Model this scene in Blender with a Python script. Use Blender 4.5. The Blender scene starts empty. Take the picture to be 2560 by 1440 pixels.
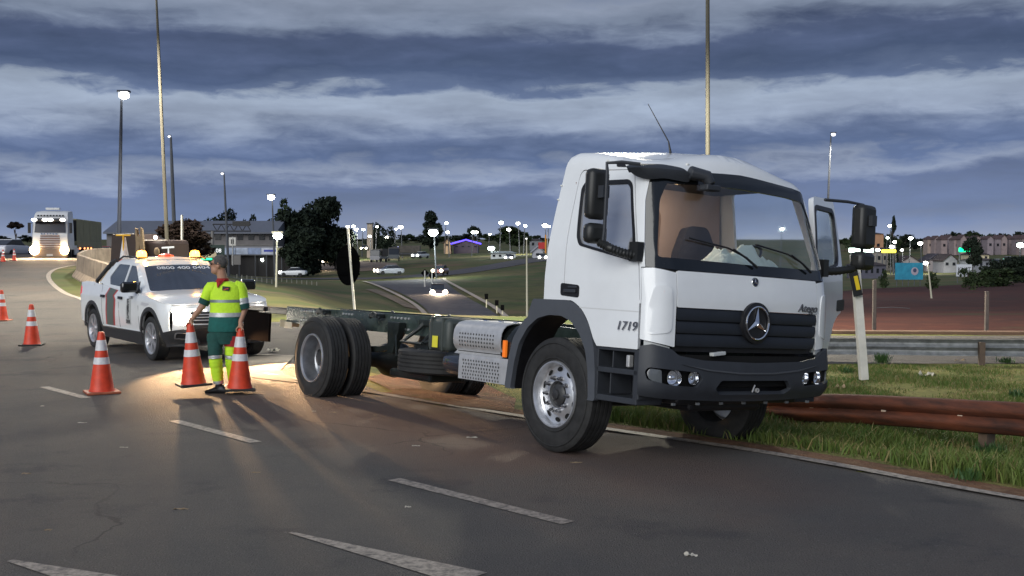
import bpy, bmesh, math, random
import numpy as np
from mathutils import Vector, Matrix, noise
from mathutils.geometry import delaunay_2d_cdt
random.seed(7)
S = bpy.context.scene
COL = S.collection
R = math.radians
# ------------------------------------------------------------------ camera
H, FPX, PIT = 1.82, 2777.0, 0.0357
cd = bpy.data.cameras.new('camera'); cam = bpy.data.objects.new('camera', cd); COL.objects.link(cam)
cam.location = (0, 0, H); cam.rotation_euler = (math.pi/2-PIT, 0, 0)
cd.sensor_width = 36; cd.lens = FPX/2560*36; cd.clip_start = .1; cd.clip_end = 6000
S.camera = cam
# ------------------------------------------------------------------ light
EXPO = 0.62
SUN_DIR = Vector((-.42, -.74, .36)).normalized()      # towards the brighter dusk side behind the camera; broad fill added for the cab
SUN_E = 1.5
S.view_settings.view_transform = 'Standard'; S.view_settings.look = 'None'
S.view_settings.exposure = EXPO; S.view_settings.gamma = 1; S.view_settings.use_curve_mapping = False
sl = bpy.data.lights.new('sun', 'SUN'); so = bpy.data.objects.new('sun', sl); COL.objects.link(so)
sl.energy = SUN_E; sl.angle = R(50); sl.color = (1, 1.0, .97)
so.rotation_euler = SUN_DIR.to_track_quat('Z', 'Y').to_euler()

def build_world():
    w = bpy.data.worlds.new('World'); S.world = w; w.use_nodes = True
    nt = w.node_tree; N = nt.nodes; L = nt.links
    for n in list(N): N.remove(n)
    def nd(t, **k):
        n = N.new(t)
        for a, b in k.items(): setattr(n, a, b)
        return n
    def mth(op, a, b=None, c=None):
        n = nd('ShaderNodeMath', operation=op)
        for i, v in enumerate((a, b, c)):
            if v is None: continue
            if isinstance(v, (int, float)): n.inputs[i].default_value = v
            else: L.new(v, n.inputs[i])
        return n.outputs[0]
    tc = nd('ShaderNodeTexCoord'); sx = nd('ShaderNodeSeparateXYZ'); L.new(tc.outputs['Generated'], sx.inputs[0])
    az = mth('ARCTAN2', sx.outputs[0], sx.outputs[1]); el = mth('ARCSINE', sx.outputs[2])
    def ns(ka, ke, scale, det, off, rough=.55, dist=0):
        c = nd('ShaderNodeCombineXYZ')
        L.new(mth('ADD', mth('MULTIPLY', az, ka), off), c.inputs[0]); L.new(mth('MULTIPLY', el, ke), c.inputs[1])
        c.inputs[2].default_value = off*.37
        n = nd('ShaderNodeTexNoise'); n.inputs['Scale'].default_value = scale; n.inputs['Detail'].default_value = det
        n.inputs['Roughness'].default_value = rough; n.inputs['Distortion'].default_value = dist
        L.new(c.outputs[0], n.inputs['Vector']); return n.outputs['Fac']
    n1 = ns(3.6, 16, 1.0, 3, 3.1)            # slow waviness of the layers
    n2 = ns(9, 46, 1.0, 6, 11.7, .50, .25)    # streaks
    n3 = ns(34, 90, 1.0, 9, 5.3, .62, .8)    # fine break-up
    # layer heights in radians, wavy and slightly tilted
    e2 = mth('ADD', el, mth('MULTIPLY', mth('SUBTRACT', n1, .5), .05))
    e2 = mth('ADD', e2, mth('MULTIPLY', mth('SUBTRACT', n2, .5), .055))
    e2 = mth('ADD', e2, mth('MULTIPLY', mth('SUBTRACT', n3, .5), .018))
    e2 = mth('ADD', e2, mth('MULTIPLY', az, -.012))
    cr = nd('ShaderNodeValToRGB'); L.new(mth('MULTIPLY', e2, 2.5), cr.inputs[0])
    def c(r, g, b): return tuple((x/255)**2.2*k for x, k in zip((r, g, b), (1.10, 1.21, 1.13))) + (1,)
    st = [(0, c(148,150,172)), (.035, c(126,132,162)), (.085, c(104,114,148)), (.14, c(96,106,142)), (.172, c(128,134,162)), (.205, c(84,96,132)),
          (.235, c(96,106,140)), (.285, c(136,142,168)), (.345, c(142,148,172)), (.366, c(88,98,130)), (.40, c(68,78,108)), (.455, c(74,82,112)),
          (.50, c(112,118,142)), (.56, c(120,124,146)), (.62, c(84,92,122)), (.72, c(110,116,142)), (.85, c(86,94,122)), (1, c(112,118,144))]
    e = cr.color_ramp.elements
    e[0].position, e[0].color = st[0]; e[1].position, e[1].color = st[-1]
    for p, q in st[1:-1]:
        x = e.new(p); x.color = q
    # mottling inside the layers
    m = mth('ADD', .42, mth('MULTIPLY', n2, .90)); m = mth('ADD', m, mth('MULTIPLY', n3, .20))
    mm = nd('ShaderNodeMix', data_type='RGBA', blend_type='MULTIPLY'); mm.inputs[0].default_value = 1
    cc = nd('ShaderNodeCombineColor'); L.new(m, cc.inputs[0]); L.new(m, cc.inputs[1]); L.new(m, cc.inputs[2])
    L.new(cr.outputs[0], mm.inputs[6]); L.new(cc.outputs[0], mm.inputs[7])
    sky = nd('ShaderNodeTexSky', sky_type='NISHITA', sun_disc=False)
    sky.sun_elevation = R(2); sky.sun_rotation = math.atan2(SUN_DIR.x, SUN_DIR.y)
    b1 = nd('ShaderNodeBackground'); b1.inputs[1].default_value = .73*1.0; L.new(mm.outputs[2], b1.inputs[0])
    b2 = nd('ShaderNodeBackground'); b2.inputs[1].default_value = .002; L.new(sky.outputs[0], b2.inputs[0])
    ad = nd('ShaderNodeAddShader'); L.new(b1.outputs[0], ad.inputs[0]); L.new(b2.outputs[0], ad.inputs[1])
    o = nd('ShaderNodeOutputWorld'); L.new(ad.outputs[0], o.inputs[0])
build_world()

# ------------------------------------------------------------------ helpers
def P(px, py, Y):
    """world point seen at photograph pixel (px,py) at depth Y in front of the camera"""
    c, s = math.cos(PIT), math.sin(PIT)
    X = (px-1280)/FPX; Z = -(py-720)/FPX
    d = Vector((X, c+Z*s, -s+Z*c)); return Vector((0, 0, H)) + d*(Y/d.y)
def Gd(px, py, z=0.0):
    c, s = math.cos(PIT), math.sin(PIT)
    X = (px-1280)/FPX; Z = -(py-720)/FPX
    d = Vector((X, c+Z*s, -s+Z*c)); return Vector((0, 0, H)) + d*((z-H)/d.z)

_M = {}
def mat(name, col, rough=.6, metal=0, var=0.0, vscale=8, bump=0.0, bscale=40, col2=None, emit=None, es=0, trans=0, alpha=1, coat=0, spec=.5, ior=1.45, stretch=None, dirt=None):
    if name in _M: return _M[name]
    m = bpy.data.materials.new(name); m.use_nodes = True; nt = m.node_tree; b = nt.nodes['Principled BSDF']; L = nt.links
    b.inputs['Base Color'].default_value = (*col, 1); b.inputs['Roughness'].default_value = rough; b.inputs['Metallic'].default_value = metal
    b.inputs['Specular IOR Level'].default_value = spec; b.inputs['IOR'].default_value = ior
    b.inputs['Transmission Weight'].default_value = trans; b.inputs['Coat Weight'].default_value = coat; b.inputs['Alpha'].default_value = alpha
    if emit: b.inputs['Emission Color'].default_value = (*emit, 1); b.inputs['Emission Strength'].default_value = es
    tc = nt.nodes.new('ShaderNodeTexCoord'); src = tc.outputs['Object']
    if stretch:
        mp = nt.nodes.new('ShaderNodeMapping'); mp.inputs['Scale'].default_value = stretch; L.new(src, mp.inputs[0]); src = mp.outputs[0]
    if var or col2:
        n = nt.nodes.new('ShaderNodeTexNoise'); n.inputs['Scale'].default_value = vscale; n.inputs['Detail'].default_value = 7; n.inputs['Roughness'].default_value = .62
        L.new(src, n.inputs['Vector'])
        mr = nt.nodes.new('ShaderNodeMapRange'); mr.inputs[1].default_value = .32; mr.inputs[2].default_value = .68; L.new(n.outputs['Fac'], mr.inputs[0])
        mx = nt.nodes.new('ShaderNodeMix'); mx.data_type = 'RGBA'
        a = col if col2 else tuple(x*(1-var) for x in col); z = col2 if col2 else tuple(min(1, x*(1+var)) for x in col)
        mx.inputs[6].default_value = (*a, 1); mx.inputs[7].default_value = (*z, 1)
        L.new(mr.outputs[0], mx.inputs[0]); L.new(mx.outputs[2], b.inputs['Base Color'])
        if not emit:
            r2 = nt.nodes.new('ShaderNodeMapRange'); r2.inputs[3].default_value = max(0.02, rough*.85); r2.inputs[4].default_value = min(1, rough*1.2)
            L.new(n.outputs['Fac'], r2.inputs[0]); L.new(r2.outputs[0], b.inputs['Roughness'])
    if bump:
        n2 = nt.nodes.new('ShaderNodeTexNoise'); n2.inputs['Scale'].default_value = bscale; n2.inputs['Detail'].default_value = 6; L.new(src, n2.inputs['Vector'])
        bp = nt.nodes.new('ShaderNodeBump'); bp.inputs['Strength'].default_value = min(1, bump); bp.inputs['Distance'].default_value = .02
        L.new(n2.outputs['Fac'], bp.inputs['Height']); L.new(bp.outputs[0], b.inputs['Normal'])
    _M[name] = m; return m

def tag(o, label=None, cat=None, group=None, kind=None):
    for k, v in (('label', label), ('category', cat), ('group', group), ('kind', kind)):
        if v: o[k] = v
    return o
def empty(name, loc=(0, 0, 0), rz=0, rot=None, **k):
    o = bpy.data.objects.new(name, None); COL.objects.link(o); o.location = loc; o.rotation_euler = rot or (0, 0, rz); o.empty_display_size = .2
    return tag(o, **k)

class MB:
    def __init__(s): s.v = []; s.f = []; s.m = []
    def add(s, v, f, mi=0):
        n = len(s.v); s.v += [tuple(a) for a in v]; s.f += [tuple(n+i for i in q) for q in f]; s.m += [mi]*len(f); return s
    def box(s, c, d, rot=None, mi=0, taper=(1, 1)):
        x, y, z = (a/2 for a in d); tx, ty = taper
        v = [Vector((a*x*(tx if q > 0 else 1), b*y*(ty if q > 0 else 1), q*z)) for q in (-1, 1) for a, b in ((-1, -1), (1, -1), (1, 1), (-1, 1))]
        if rot is not None: v = [rot @ a for a in v]
        v = [a+Vector(c) for a in v]
        return s.add(v, [(3, 2, 1, 0), (4, 5, 6, 7), (0, 1, 5, 4), (1, 2, 6, 5), (2, 3, 7, 6), (3, 0, 4, 7)], mi)
    def tube(s, pts, r, n=8, mi=0, cap=True, sq=1.0):
        pts = [Vector(p) for p in pts]; rs = r if isinstance(r, (list, tuple)) else [r]*len(pts)
        rings = []; up = None
        for i, p in enumerate(pts):
            t = ((pts[min(i+1, len(pts)-1)]-p).normalized() + (p-pts[max(i-1, 0)]).normalized())
            if t.length < 1e-6: t = Vector((0, 0, 1))
            t.normalize()
            if up is None:
                up = Vector((0, 0, 1)) if abs(t.z) < .9 else Vector((1, 0, 0))
            a = t.cross(up).normalized(); b = a.cross(t).normalized(); up = b
            rings.append([p + (a*math.cos(q)*sq+b*math.sin(q))*rs[i] for q in (2*math.pi*k/n for k in range(n))])
        v = [a for rg in rings for a in rg]; f = []
        for i in range(len(rings)-1):
            for k in range(n): f.append((i*n+k, i*n+(k+1) % n, (i+1)*n+(k+1) % n, (i+1)*n+k))
        if cap: f.append(tuple(range(n))[::-1]); f.append(tuple((len(rings)-1)*n+k for k in range(n)))
        return s.add(v, f, mi)
    def cyl(s, p0, p1, r0, r1=None, n=12, mi=0): return s.tube([p0, p1], [r0, r0 if r1 is None else r1], n, mi)
    def lathe(s, prof, n=32, axis='y', c=(0, 0, 0), mi=0, closed=False, mis=None):
        """prof: list of (axial, radius)"""
        v = []; c = Vector(c)
        for a, r in prof:
            for k in range(n):
                q = 2*math.pi*k/n; x, y = r*math.cos(q), r*math.sin(q)
                v.append(c + Vector({'y': (x, a, y), 'z': (x, y, a), 'x': (a, x, y)}[axis]))
        m = len(prof); base = len(s.v); s.v += [tuple(a) for a in v]
        for i in range(m if closed else m-1):
            j = (i+1) % m
            for k in range(n):
                s.f.append((base+i*n+k, base+i*n+(k+1) % n, base+j*n+(k+1) % n, base+j*n+k)); s.m.append(mis[i] if mis else mi)
        return s
    def prism(s, poly, a0, a1, axis='y', mi=0):
        """poly of 2D points extruded along axis from a0 to a1"""
        def q(p, a): return {'y': (p[0], a, p[1]), 'z': (p[0], p[1], a), 'x': (a, p[0], p[1])}[axis]
        n = len(poly); v = [q(p, a0) for p in poly]+[q(p, a1) for p in poly]
        f = [tuple(range(n)), tuple(range(2*n-1, n-1, -1))]+[(i, i+n, (i+1) % n+n, (i+1) % n) for i in range(n)]
        return s.add(v, f, mi)
    def xf(s, M):
        s.v = [tuple(M @ Vector(a)) for a in s.v]; return s
    def ob(s, name, mats, parent=None, smooth=False, bevel=0, loc=None, fix=True, subd=0, **k):
        me = bpy.data.meshes.new(name); me.from_pydata(s.v, [], s.f)
        for m in (mats if isinstance(mats, (list, tuple)) else [mats]): me.materials.append(m)
        if any(s.m): me.polygons.foreach_set('material_index', s.m)
        if fix:
            b = bmesh.new(); b.from_mesh(me); bmesh.ops.recalc_face_normals(b, faces=b.faces); b.to_mesh(me); b.free()
        o = bpy.data.objects.new(name, me); COL.objects.link(o)
        if parent: o.parent = parent
        if loc is not None: o.location = loc
        if bevel:
            md = o.modifiers.new('bevel', 'BEVEL'); md.width = bevel; md.segments = 2; md.limit_method = 'ANGLE'; md.angle_limit = R(35)
        if subd:
            md = o.modifiers.new('sub', 'SUBSURF'); md.levels = md.render_levels = subd
        if smooth:
            me.polygons.foreach_set('use_smooth', [True]*len(me.polygons))
            try: me.set_sharp_from_angle(angle=R(38 if smooth is True else smooth))
            except Exception: pass
        return tag(o, **k)

def inpoly(x, y, poly):
    c = False; n = len(poly); j = n-1
    for i in range(n):
        xi, yi = poly[i]; xj, yj = poly[j]
        if (yi > y) != (yj > y) and x < (xj-xi)*(y-yi)/(yj-yi)+xi: c = not c
        j = i
    return c
def dens(loop, step):
    out = []; n = len(loop)
    for i in range(n):
        a = Vector(loop[i]); b = Vector(loop[(i+1) % n]); k = max(1, int((b-a).length/step+.5))
        out += [tuple(a.lerp(b, t/k)) for t in range(k)]
    return out
def rnd(loop, r=.03, seg=4):
    """round the corners of a polygon; r can be a list"""
    out = []; n = len(loop)
    for i in range(n):
        p = Vector(loop[i]); a = Vector(loop[i-1])-p; b = Vector(loop[(i+1) % n])-p
        rr = r[i] if isinstance(r, (list, tuple)) else r
        rr = min(rr, a.length*.45, b.length*.45)
        if rr < 1e-4: out.append(tuple(p)); continue
        p0 = p+a.normalized()*rr; p1 = p+b.normalized()*rr
        for k in range(seg+1):
            t = k/seg; out.append(tuple(p0*(1-t)**2+p*2*t*(1-t)+p1*t*t))
    return out
def panel(name, outer, fn, m, parent, holes=(), res=.06, th=.02, off=0.0, smooth=30, **k):
    """sheet-metal panel: 2D outline (with holes) triangulated and bent onto the surface fn(u,v)->Vector; thickness inwards"""
    outer = dens(outer, res); hs = [dens(h, res) for h in holes]
    pts = [Vector(p) for p in outer]; edges = [(i, (i+1) % len(outer)) for i in range(len(outer))]
    for h in hs:
        b = len(pts); pts += [Vector(p) for p in h]; edges += [(b+i, b+(i+1) % len(h)) for i in range(len(h))]
    us = [p[0] for p in outer]; vs = [p[1] for p in outer]
    ep = [Vector(p) for p in pts]
    u = min(us)+res*.5
    while u < max(us):
        v = min(vs)+res*.5
        while v < max(vs):
            if inpoly(u, v, outer) and not any(inpoly(u, v, h) for h in hs):
                q = Vector((u, v))
                if all((q-e).length_squared > (res*.45)**2 for e in ep): pts.append(q)
            v += res
        u += res
    V, _, F, *_r = delaunay_2d_cdt(pts, edges, [], 1, 1e-6)
    fs = []
    for f in F:
        cx = sum(V[i].x for i in f)/len(f); cy = sum(V[i].y for i in f)/len(f)
        if inpoly(cx, cy, outer) and not any(inpoly(cx, cy, h) for h in hs): fs.append(tuple(f))
    e = 1e-3; front = []; back = []
    for q in V:
        p = Vector(fn(q.x, q.y))
        n = (Vector(fn(q.x+e, q.y))-p).cross(Vector(fn(q.x, q.y+e))-p)
        if n.length < 1e-12: n = Vector((0, 0, 1))
        n.normalize(); front.append(p+n*off); back.append(p+n*(off-th))
    n = len(V); used = {}
    for f in fs:
        for i in range(3):
            a, b = f[i], f[(i+1) % 3]
            used[(a, b)] = 1
    fa = list(fs)+[tuple(i+n for i in f[::-1]) for f in fs]
    for (a, b) in used:
        if (b, a) not in used: fa.append((b, a, a+n, b+n))
    mb = MB(); mb.add(front+back, fa)
    return mb.ob(name, m, parent, smooth=smooth, fix=False, **k)

def text(name, s, size, m, parent=None, M=None, depth=.003, align='CENTER', shear=0, xs=1.0, space=1.0):
    cu = bpy.data.curves.new(name, 'FONT'); cu.body = s; cu.size = size; cu.extrude = depth; cu.align_x = align; cu.align_y = 'CENTER'; cu.shear = shear; cu.space_character = space
    t = bpy.data.objects.new('tmp', cu); me = bpy.data.meshes.new_from_object(t); bpy.data.objects.remove(t)
    me.transform(Matrix.Diagonal((xs, 1, 1, 1)))
    if M is not None: me.transform(M)
    me.name = name; me.materials.clear(); me.materials.append(m)
    o = bpy.data.objects.new(name, me); COL.objects.link(o)
    if parent: o.parent = parent
    return o
def frame(o, x, y):
    """matrix whose x,y axes are given (text plane), z = x cross y"""
    x = Vector(x).normalized(); y = Vector(y).normalized(); z = x.cross(y)
    return Matrix(((x.x, y.x, z.x, o[0]), (x.y, y.y, z.y, o[1]), (x.z, y.z, z.z, o[2]), (0, 0, 0, 1)))
def copytree(o, parent=None, keep=True):
    c = o.copy(); COL.objects.link(c)
    if parent: c.parent = parent
    for ch in [q for q in bpy.data.objects if q.parent == o]: copytree(ch, c)
    return c
def lerp(a, b, t): return a+(b-a)*t
def sm(a, b, x):
    t = max(0, min(1, (x-a)/(b-a))); return t*t*(3-2*t)
def table(tb, x):
    if x <= tb[0][0]: return tb[0][1]
    for (a, p), (b, q) in zip(tb, tb[1:]):
        if x <= b: return p+(q-p)*(x-a)/(b-a)
    return tb[-1][1]
def lamp(name, kind, loc, energy, col, parent=None, size=.05, spot=None, aim=None, blend=.5):
    l = bpy.data.lights.new(name, kind); l.energy = energy; l.color = col
    if kind != 'SUN': l.shadow_soft_size = size
    if kind == 'SPOT': l.spot_size = spot; l.spot_blend = blend
    o = bpy.data.objects.new(name, l); COL.objects.link(o); o.location = loc
    if parent: o.parent = parent
    if aim is not None: o.rotation_euler = Vector(aim).to_track_quat('-Z', 'Y').to_euler()
    return o
# ------------------------------------------------------------------ common materials
WHITE = mat('white_paint', (.80, .82, .83), .22, var=.05, vscale=1.6, coat=.6)
PLAST = mat('grey_plastic', (.034, .038, .046), .5, var=.12, vscale=6, bump=.05, bscale=400)
BLACK = mat('black_plastic', (.012, .012, .014), .45, var=.2, vscale=12)
RUBBER = mat('tyre_rubber', (.022, .022, .022), .72, var=.35, vscale=14, bump=.15, bscale=90)
CHASS = mat('chassis_paint', (.014, .018, .017), .32, var=.4, vscale=9, bump=.1, bscale=30)
ALU = mat('polished_aluminium', (.72, .73, .75), .36, .85, var=.12, vscale=10)
STEEL = mat('brushed_steel', (.60, .60, .60), .42, .55, var=.1, vscale=16)
CHROME = mat('chrome', (.85, .86, .88), .08, 1)
GALV = mat('galvanised_steel', (.22, .23, .235), .55, .5, var=.3, vscale=7, bump=.15, bscale=20)
DARKIN = mat('black_void', (.004, .004, .004), .9)
CONC = mat('concrete', (.33, .30, .26), .85, var=.25, vscale=3, bump=.5, bscale=22)
# ------------------------------------------------------------------ terrain
_cols = [-900, 60, 300, 430, 600, 700, 900, 1100, 1350, 1700, 2060, 2320, 2600, 3600]
_rows = [28, 34, 45, 60, 77, 100, 150, 210, 300, 430, 620, 1000, 2500]
_z = {
 28:  [0, 0, 0, 0, 0, 0, 0, 0, -.05, -.2, -.33, -.35, -.35, -.35],
 34:  [.12, .12, .12, .1, 0, 0, -.06, -.10, -.15, -.35, -.5, -.5, -.5, -.5],
 45:  [.5, .5, .5, .4, .0, -.1, -.9, -1.5, -1.5, -1.2, -.9, -.9, -.8, -.8],
 60:  [.85, .85, .8, .7, -.1, -.4, -1.6, -2.7, -2.7, -1.3, -1.3, -1.2, -1.1, -1.1],
 77:  [1.1, 1.1, 1.05, .9, -.3, -.7, -2.0, -3.2, -3.2, -1.8, -1.7, -1.55, -1.4, -1.4],
 100: [1.35, 1.35, 1.3, 1.0, -.95, -1.5, -2.3, -2.8, -2.8, -2.5, -2.2, -2.0, -1.8, -1.8],
 150: [1.8, 1.8, 1.6, .6, -2.2, -2.7, -2.9, -2.6, -2.0, -2.8, -3.5, -3.2, -2.6, -2.4],
 210: [2.2, 2.2, 2.0, 0, -3.3, -3.4, -2.8, -1.9, -.8, -2.5, -4.6, -4.4, -3.4, -3],
 300: [3, 3, 2.6, .8, -3.0, -2.8, -1.4, -.6, .5, -1.5, -5.2, -5.0, -4, -3],
 430: [4, 4, 3.5, 2, -1.5, -1, .6, 1.6, 1.8, -.5, -4.2, -4.0, -3, -2],
 620: [5.5, 5.5, 5, 4, 1.5, 2, 4, 5, 4.0, 2.5, .5, .5, .5, .5],
 1000:[9, 9, 8.5, 8, 7.5, 8, 9, 9, 9, 8.5, 8.5, 8.5, 8.5, 8],
 2500:[20]*14,
}
_ZT = np.array([_z[r] for r in _rows])
_LR = [math.log(r) for r in _rows]
# edge of the carriageway (white line), from lower right to the island nose on the left
EDGE = [(16, -5.8), (3.66, 7.92), (2.49, 9.58), (1.24, 10.78), (.04, 11.97), (-1.75, 13.88), (-3.75, 16.2), (-6.0, 19.3), (-8.5, 23.5)]
def edge_s(x, y):
    """signed distance to the right of the carriageway edge (positive on the verge)"""
    best = 1e9; sg = 1
    for (ax, ay), (bx, by) in zip(EDGE, EDGE[1:]):
        dx, dy = bx-ax, by-ay; L2 = dx*dx+dy*dy
        t = max(0, min(1, ((x-ax)*dx+(y-ay)*dy)/L2)); qx, qy = ax+dx*t, ay+dy*t
        d = math.hypot(x-qx, y-qy)
        if d < best: best = d; sg = 1 if (dx*(y-ay)-dy*(x-ax)) < 0 else -1
    return best*sg
def height(x, y):
    az = math.atan2(x, y); a = max(-.95, min(.95, az)); r = math.hypot(x, y)
    d = r*math.cos(a); u = 1280+FPX*math.tan(a)
    z = 0.0
    if d > 28:
        l = math.log(d); j = 0
        while j < len(_LR)-2 and l > _LR[j+1]: j += 1
        t = min(1, (l-_LR[j])/(_LR[j+1]-_LR[j]))
        i = 0
        while i < len(_cols)-2 and u > _cols[i+1]: i += 1
        s = max(0, min(1, (u-_cols[i])/(_cols[i+1]-_cols[i])))
        s = s*s*(3-2*s)*.5+s*.5
        z = (_ZT[j, i]*(1-s)+_ZT[j, i+1]*s)*(1-t)+(_ZT[j+1, i]*(1-s)+_ZT[j+1, i+1]*s)*t
        if d > 120: z += .006*min(d-120, 200)*(noise.noise(Vector((x*.012, y*.012, 0)))-.0)*.5
    if d < 45:
        s = edge_s(x, y) if (x > -9 and y < 40) else -1
        if s > 0:
            f = sm(-4.5, -1.2, x)
            near = -.02*sm(.05, .2, s)-.20*sm(.3, 2.2, s)-.11*sm(2.5, 6, s)
            z += f*near*(1-sm(28, 45, d))*(1.0 if d < 28 else (1-sm(28, 40, d)))
            if d > 22 and d <= 28: pass
    return z
def gmat(name, layers, rough=.95, bump=.6, bscale=12, scale=1.0):
    """layered noise ground colours: layers = [(colour, noise scale, threshold, width)], the first is the base"""
    m = bpy.data.materials.new(name); m.use_nodes = True; nt = m.node_tree; L = nt.links; b = nt.nodes['Principled BSDF']
    b.inputs['Roughness'].default_value = rough; b.inputs['Specular IOR Level'].default_value = .25
    tc = nt.nodes.new('ShaderNodeTexCoord'); cur = None
    for i, ly in enumerate(layers):
        if i == 0: cur = (*ly[0], 1); continue
        n = nt.nodes.new('ShaderNodeTexNoise'); n.inputs['Scale'].default_value = ly[1]*scale; n.inputs['Detail'].default_value = 8; n.inputs['Roughness'].default_value = .65
        L.new(tc.outputs['Object'], n.inputs['Vector'])
        mr = nt.nodes.new('ShaderNodeMapRange'); mr.inputs[1].default_value = ly[2]-ly[3]; mr.inputs[2].default_value = ly[2]+ly[3]; L.new(n.outputs['Fac'], mr.inputs[0])
        if len(ly) > 4: mr.inputs[4].default_value = ly[4]
        mx = nt.nodes.new('ShaderNodeMix'); mx.data_type = 'RGBA'; L.new(mr.outputs[0], mx.inputs[0])
        if isinstance(cur, tuple): mx.inputs[6].default_value = cur
        else: L.new(cur, mx.inputs[6])
        mx.inputs[7].default_value = (*ly[0], 1); cur = mx.outputs[2]
    L.new(cur, b.inputs['Base Color'])
    n = nt.nodes.new('ShaderNodeTexNoise'); n.inputs['Scale'].default_value = bscale; n.inputs['Detail'].default_value = 8; L.new(tc.outputs['Object'], n.inputs['Vector'])
    bp = nt.nodes.new('ShaderNodeBump'); bp.inputs['Strength'].default_value = bump; bp.inputs['Distance'].default_value = .05
    L.new(n.outputs['Fac'], bp.inputs['Height']); L.new(bp.outputs[0], b.inputs['Normal'])
    return m
GRASS = gmat('verge_grass', [((.15, .155, .032),), ((.09, .125, .025), 1.3, .55, .1), ((.26, .225, .07), .55, .52, .08), ((.16, .10, .05), 2.6, .66, .05), ((.03, .045, .01), 14, .55, .12, .6)], bscale=30)
FIELD = gmat('field_grass', [((.105, .10, .034),), ((.055, .08, .022), .05, .5, .06), ((.13, .10, .05), .11, .56, .05), ((.05, .05, .02), .5, .55, .1, .6), ((.14, .085, .05), .03, .63, .03)], bump=.4, bscale=1.5)
ASPH = gmat('asphalt', [((.098, .090, .083),), ((.135, .118, .102), .35, .52, .09, .8), ((.13, .095, .075), .16, .58, .07, .4), ((.052, .050, .052), .8, .6, .05, .7), ((.17, .16, .15), 55, .62, .05, .75), ((.028, .028, .028), 80, .58, .05, .6)], rough=.82, bump=.7, bscale=90)
ASPH.node_tree.nodes['Principled BSDF'].inputs['Specular IOR Level'].default_value = .4
ASPH2 = gmat('far_asphalt', [((.08, .075, .08),), ((.11, .10, .10), .2, .5, .1), ((.06, .055, .06), 1.5, .55, .1)], rough=.8, bump=.1)
REDEARTH = gmat('red_earth', [((.065, .020, .013),), ((.042, .015, .011), .25, .5, .1), ((.10, .036, .02), 1.2, .6, .06, .6), ((.035, .05, .02), .07, .62, .05, .7)], bump=.5, bscale=3)
DIRT = gmat('dry_dirt', [((.19, .095, .05),), ((.12, .06, .035), 1.8, .5, .1), ((.24, .15, .085), 5, .58, .06, .7), ((.06, .06, .02), 2.3, .62, .05, .8)], bump=.8, bscale=25)
def dust_light_stain(m, c, r, col):
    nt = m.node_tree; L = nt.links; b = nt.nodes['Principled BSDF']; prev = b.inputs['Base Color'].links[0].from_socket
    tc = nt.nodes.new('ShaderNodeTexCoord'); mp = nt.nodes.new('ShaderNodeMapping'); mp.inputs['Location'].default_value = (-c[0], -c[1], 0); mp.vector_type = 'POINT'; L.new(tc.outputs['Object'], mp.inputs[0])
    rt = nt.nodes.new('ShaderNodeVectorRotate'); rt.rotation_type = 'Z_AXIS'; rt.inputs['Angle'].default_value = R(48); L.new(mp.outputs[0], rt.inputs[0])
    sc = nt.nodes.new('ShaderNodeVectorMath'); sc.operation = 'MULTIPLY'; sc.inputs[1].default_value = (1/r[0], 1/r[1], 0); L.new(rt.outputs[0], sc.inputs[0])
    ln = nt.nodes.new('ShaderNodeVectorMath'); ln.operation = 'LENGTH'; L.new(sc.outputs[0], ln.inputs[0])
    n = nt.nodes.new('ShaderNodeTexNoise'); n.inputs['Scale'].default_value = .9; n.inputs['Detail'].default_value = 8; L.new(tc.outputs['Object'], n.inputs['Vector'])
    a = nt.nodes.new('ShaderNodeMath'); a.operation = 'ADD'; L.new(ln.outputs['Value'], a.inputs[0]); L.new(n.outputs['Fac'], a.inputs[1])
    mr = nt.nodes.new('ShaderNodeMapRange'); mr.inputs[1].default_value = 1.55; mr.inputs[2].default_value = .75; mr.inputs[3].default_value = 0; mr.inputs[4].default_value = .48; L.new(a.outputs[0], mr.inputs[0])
    mx = nt.nodes.new('ShaderNodeMix'); mx.data_type = 'RGBA'; L.new(mr.outputs[0], mx.inputs[0]); L.new(prev, mx.inputs[6]); mx.inputs[7].default_value = (*col, 1); L.new(mx.outputs[2], b.inputs['Base Color'])
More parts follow.
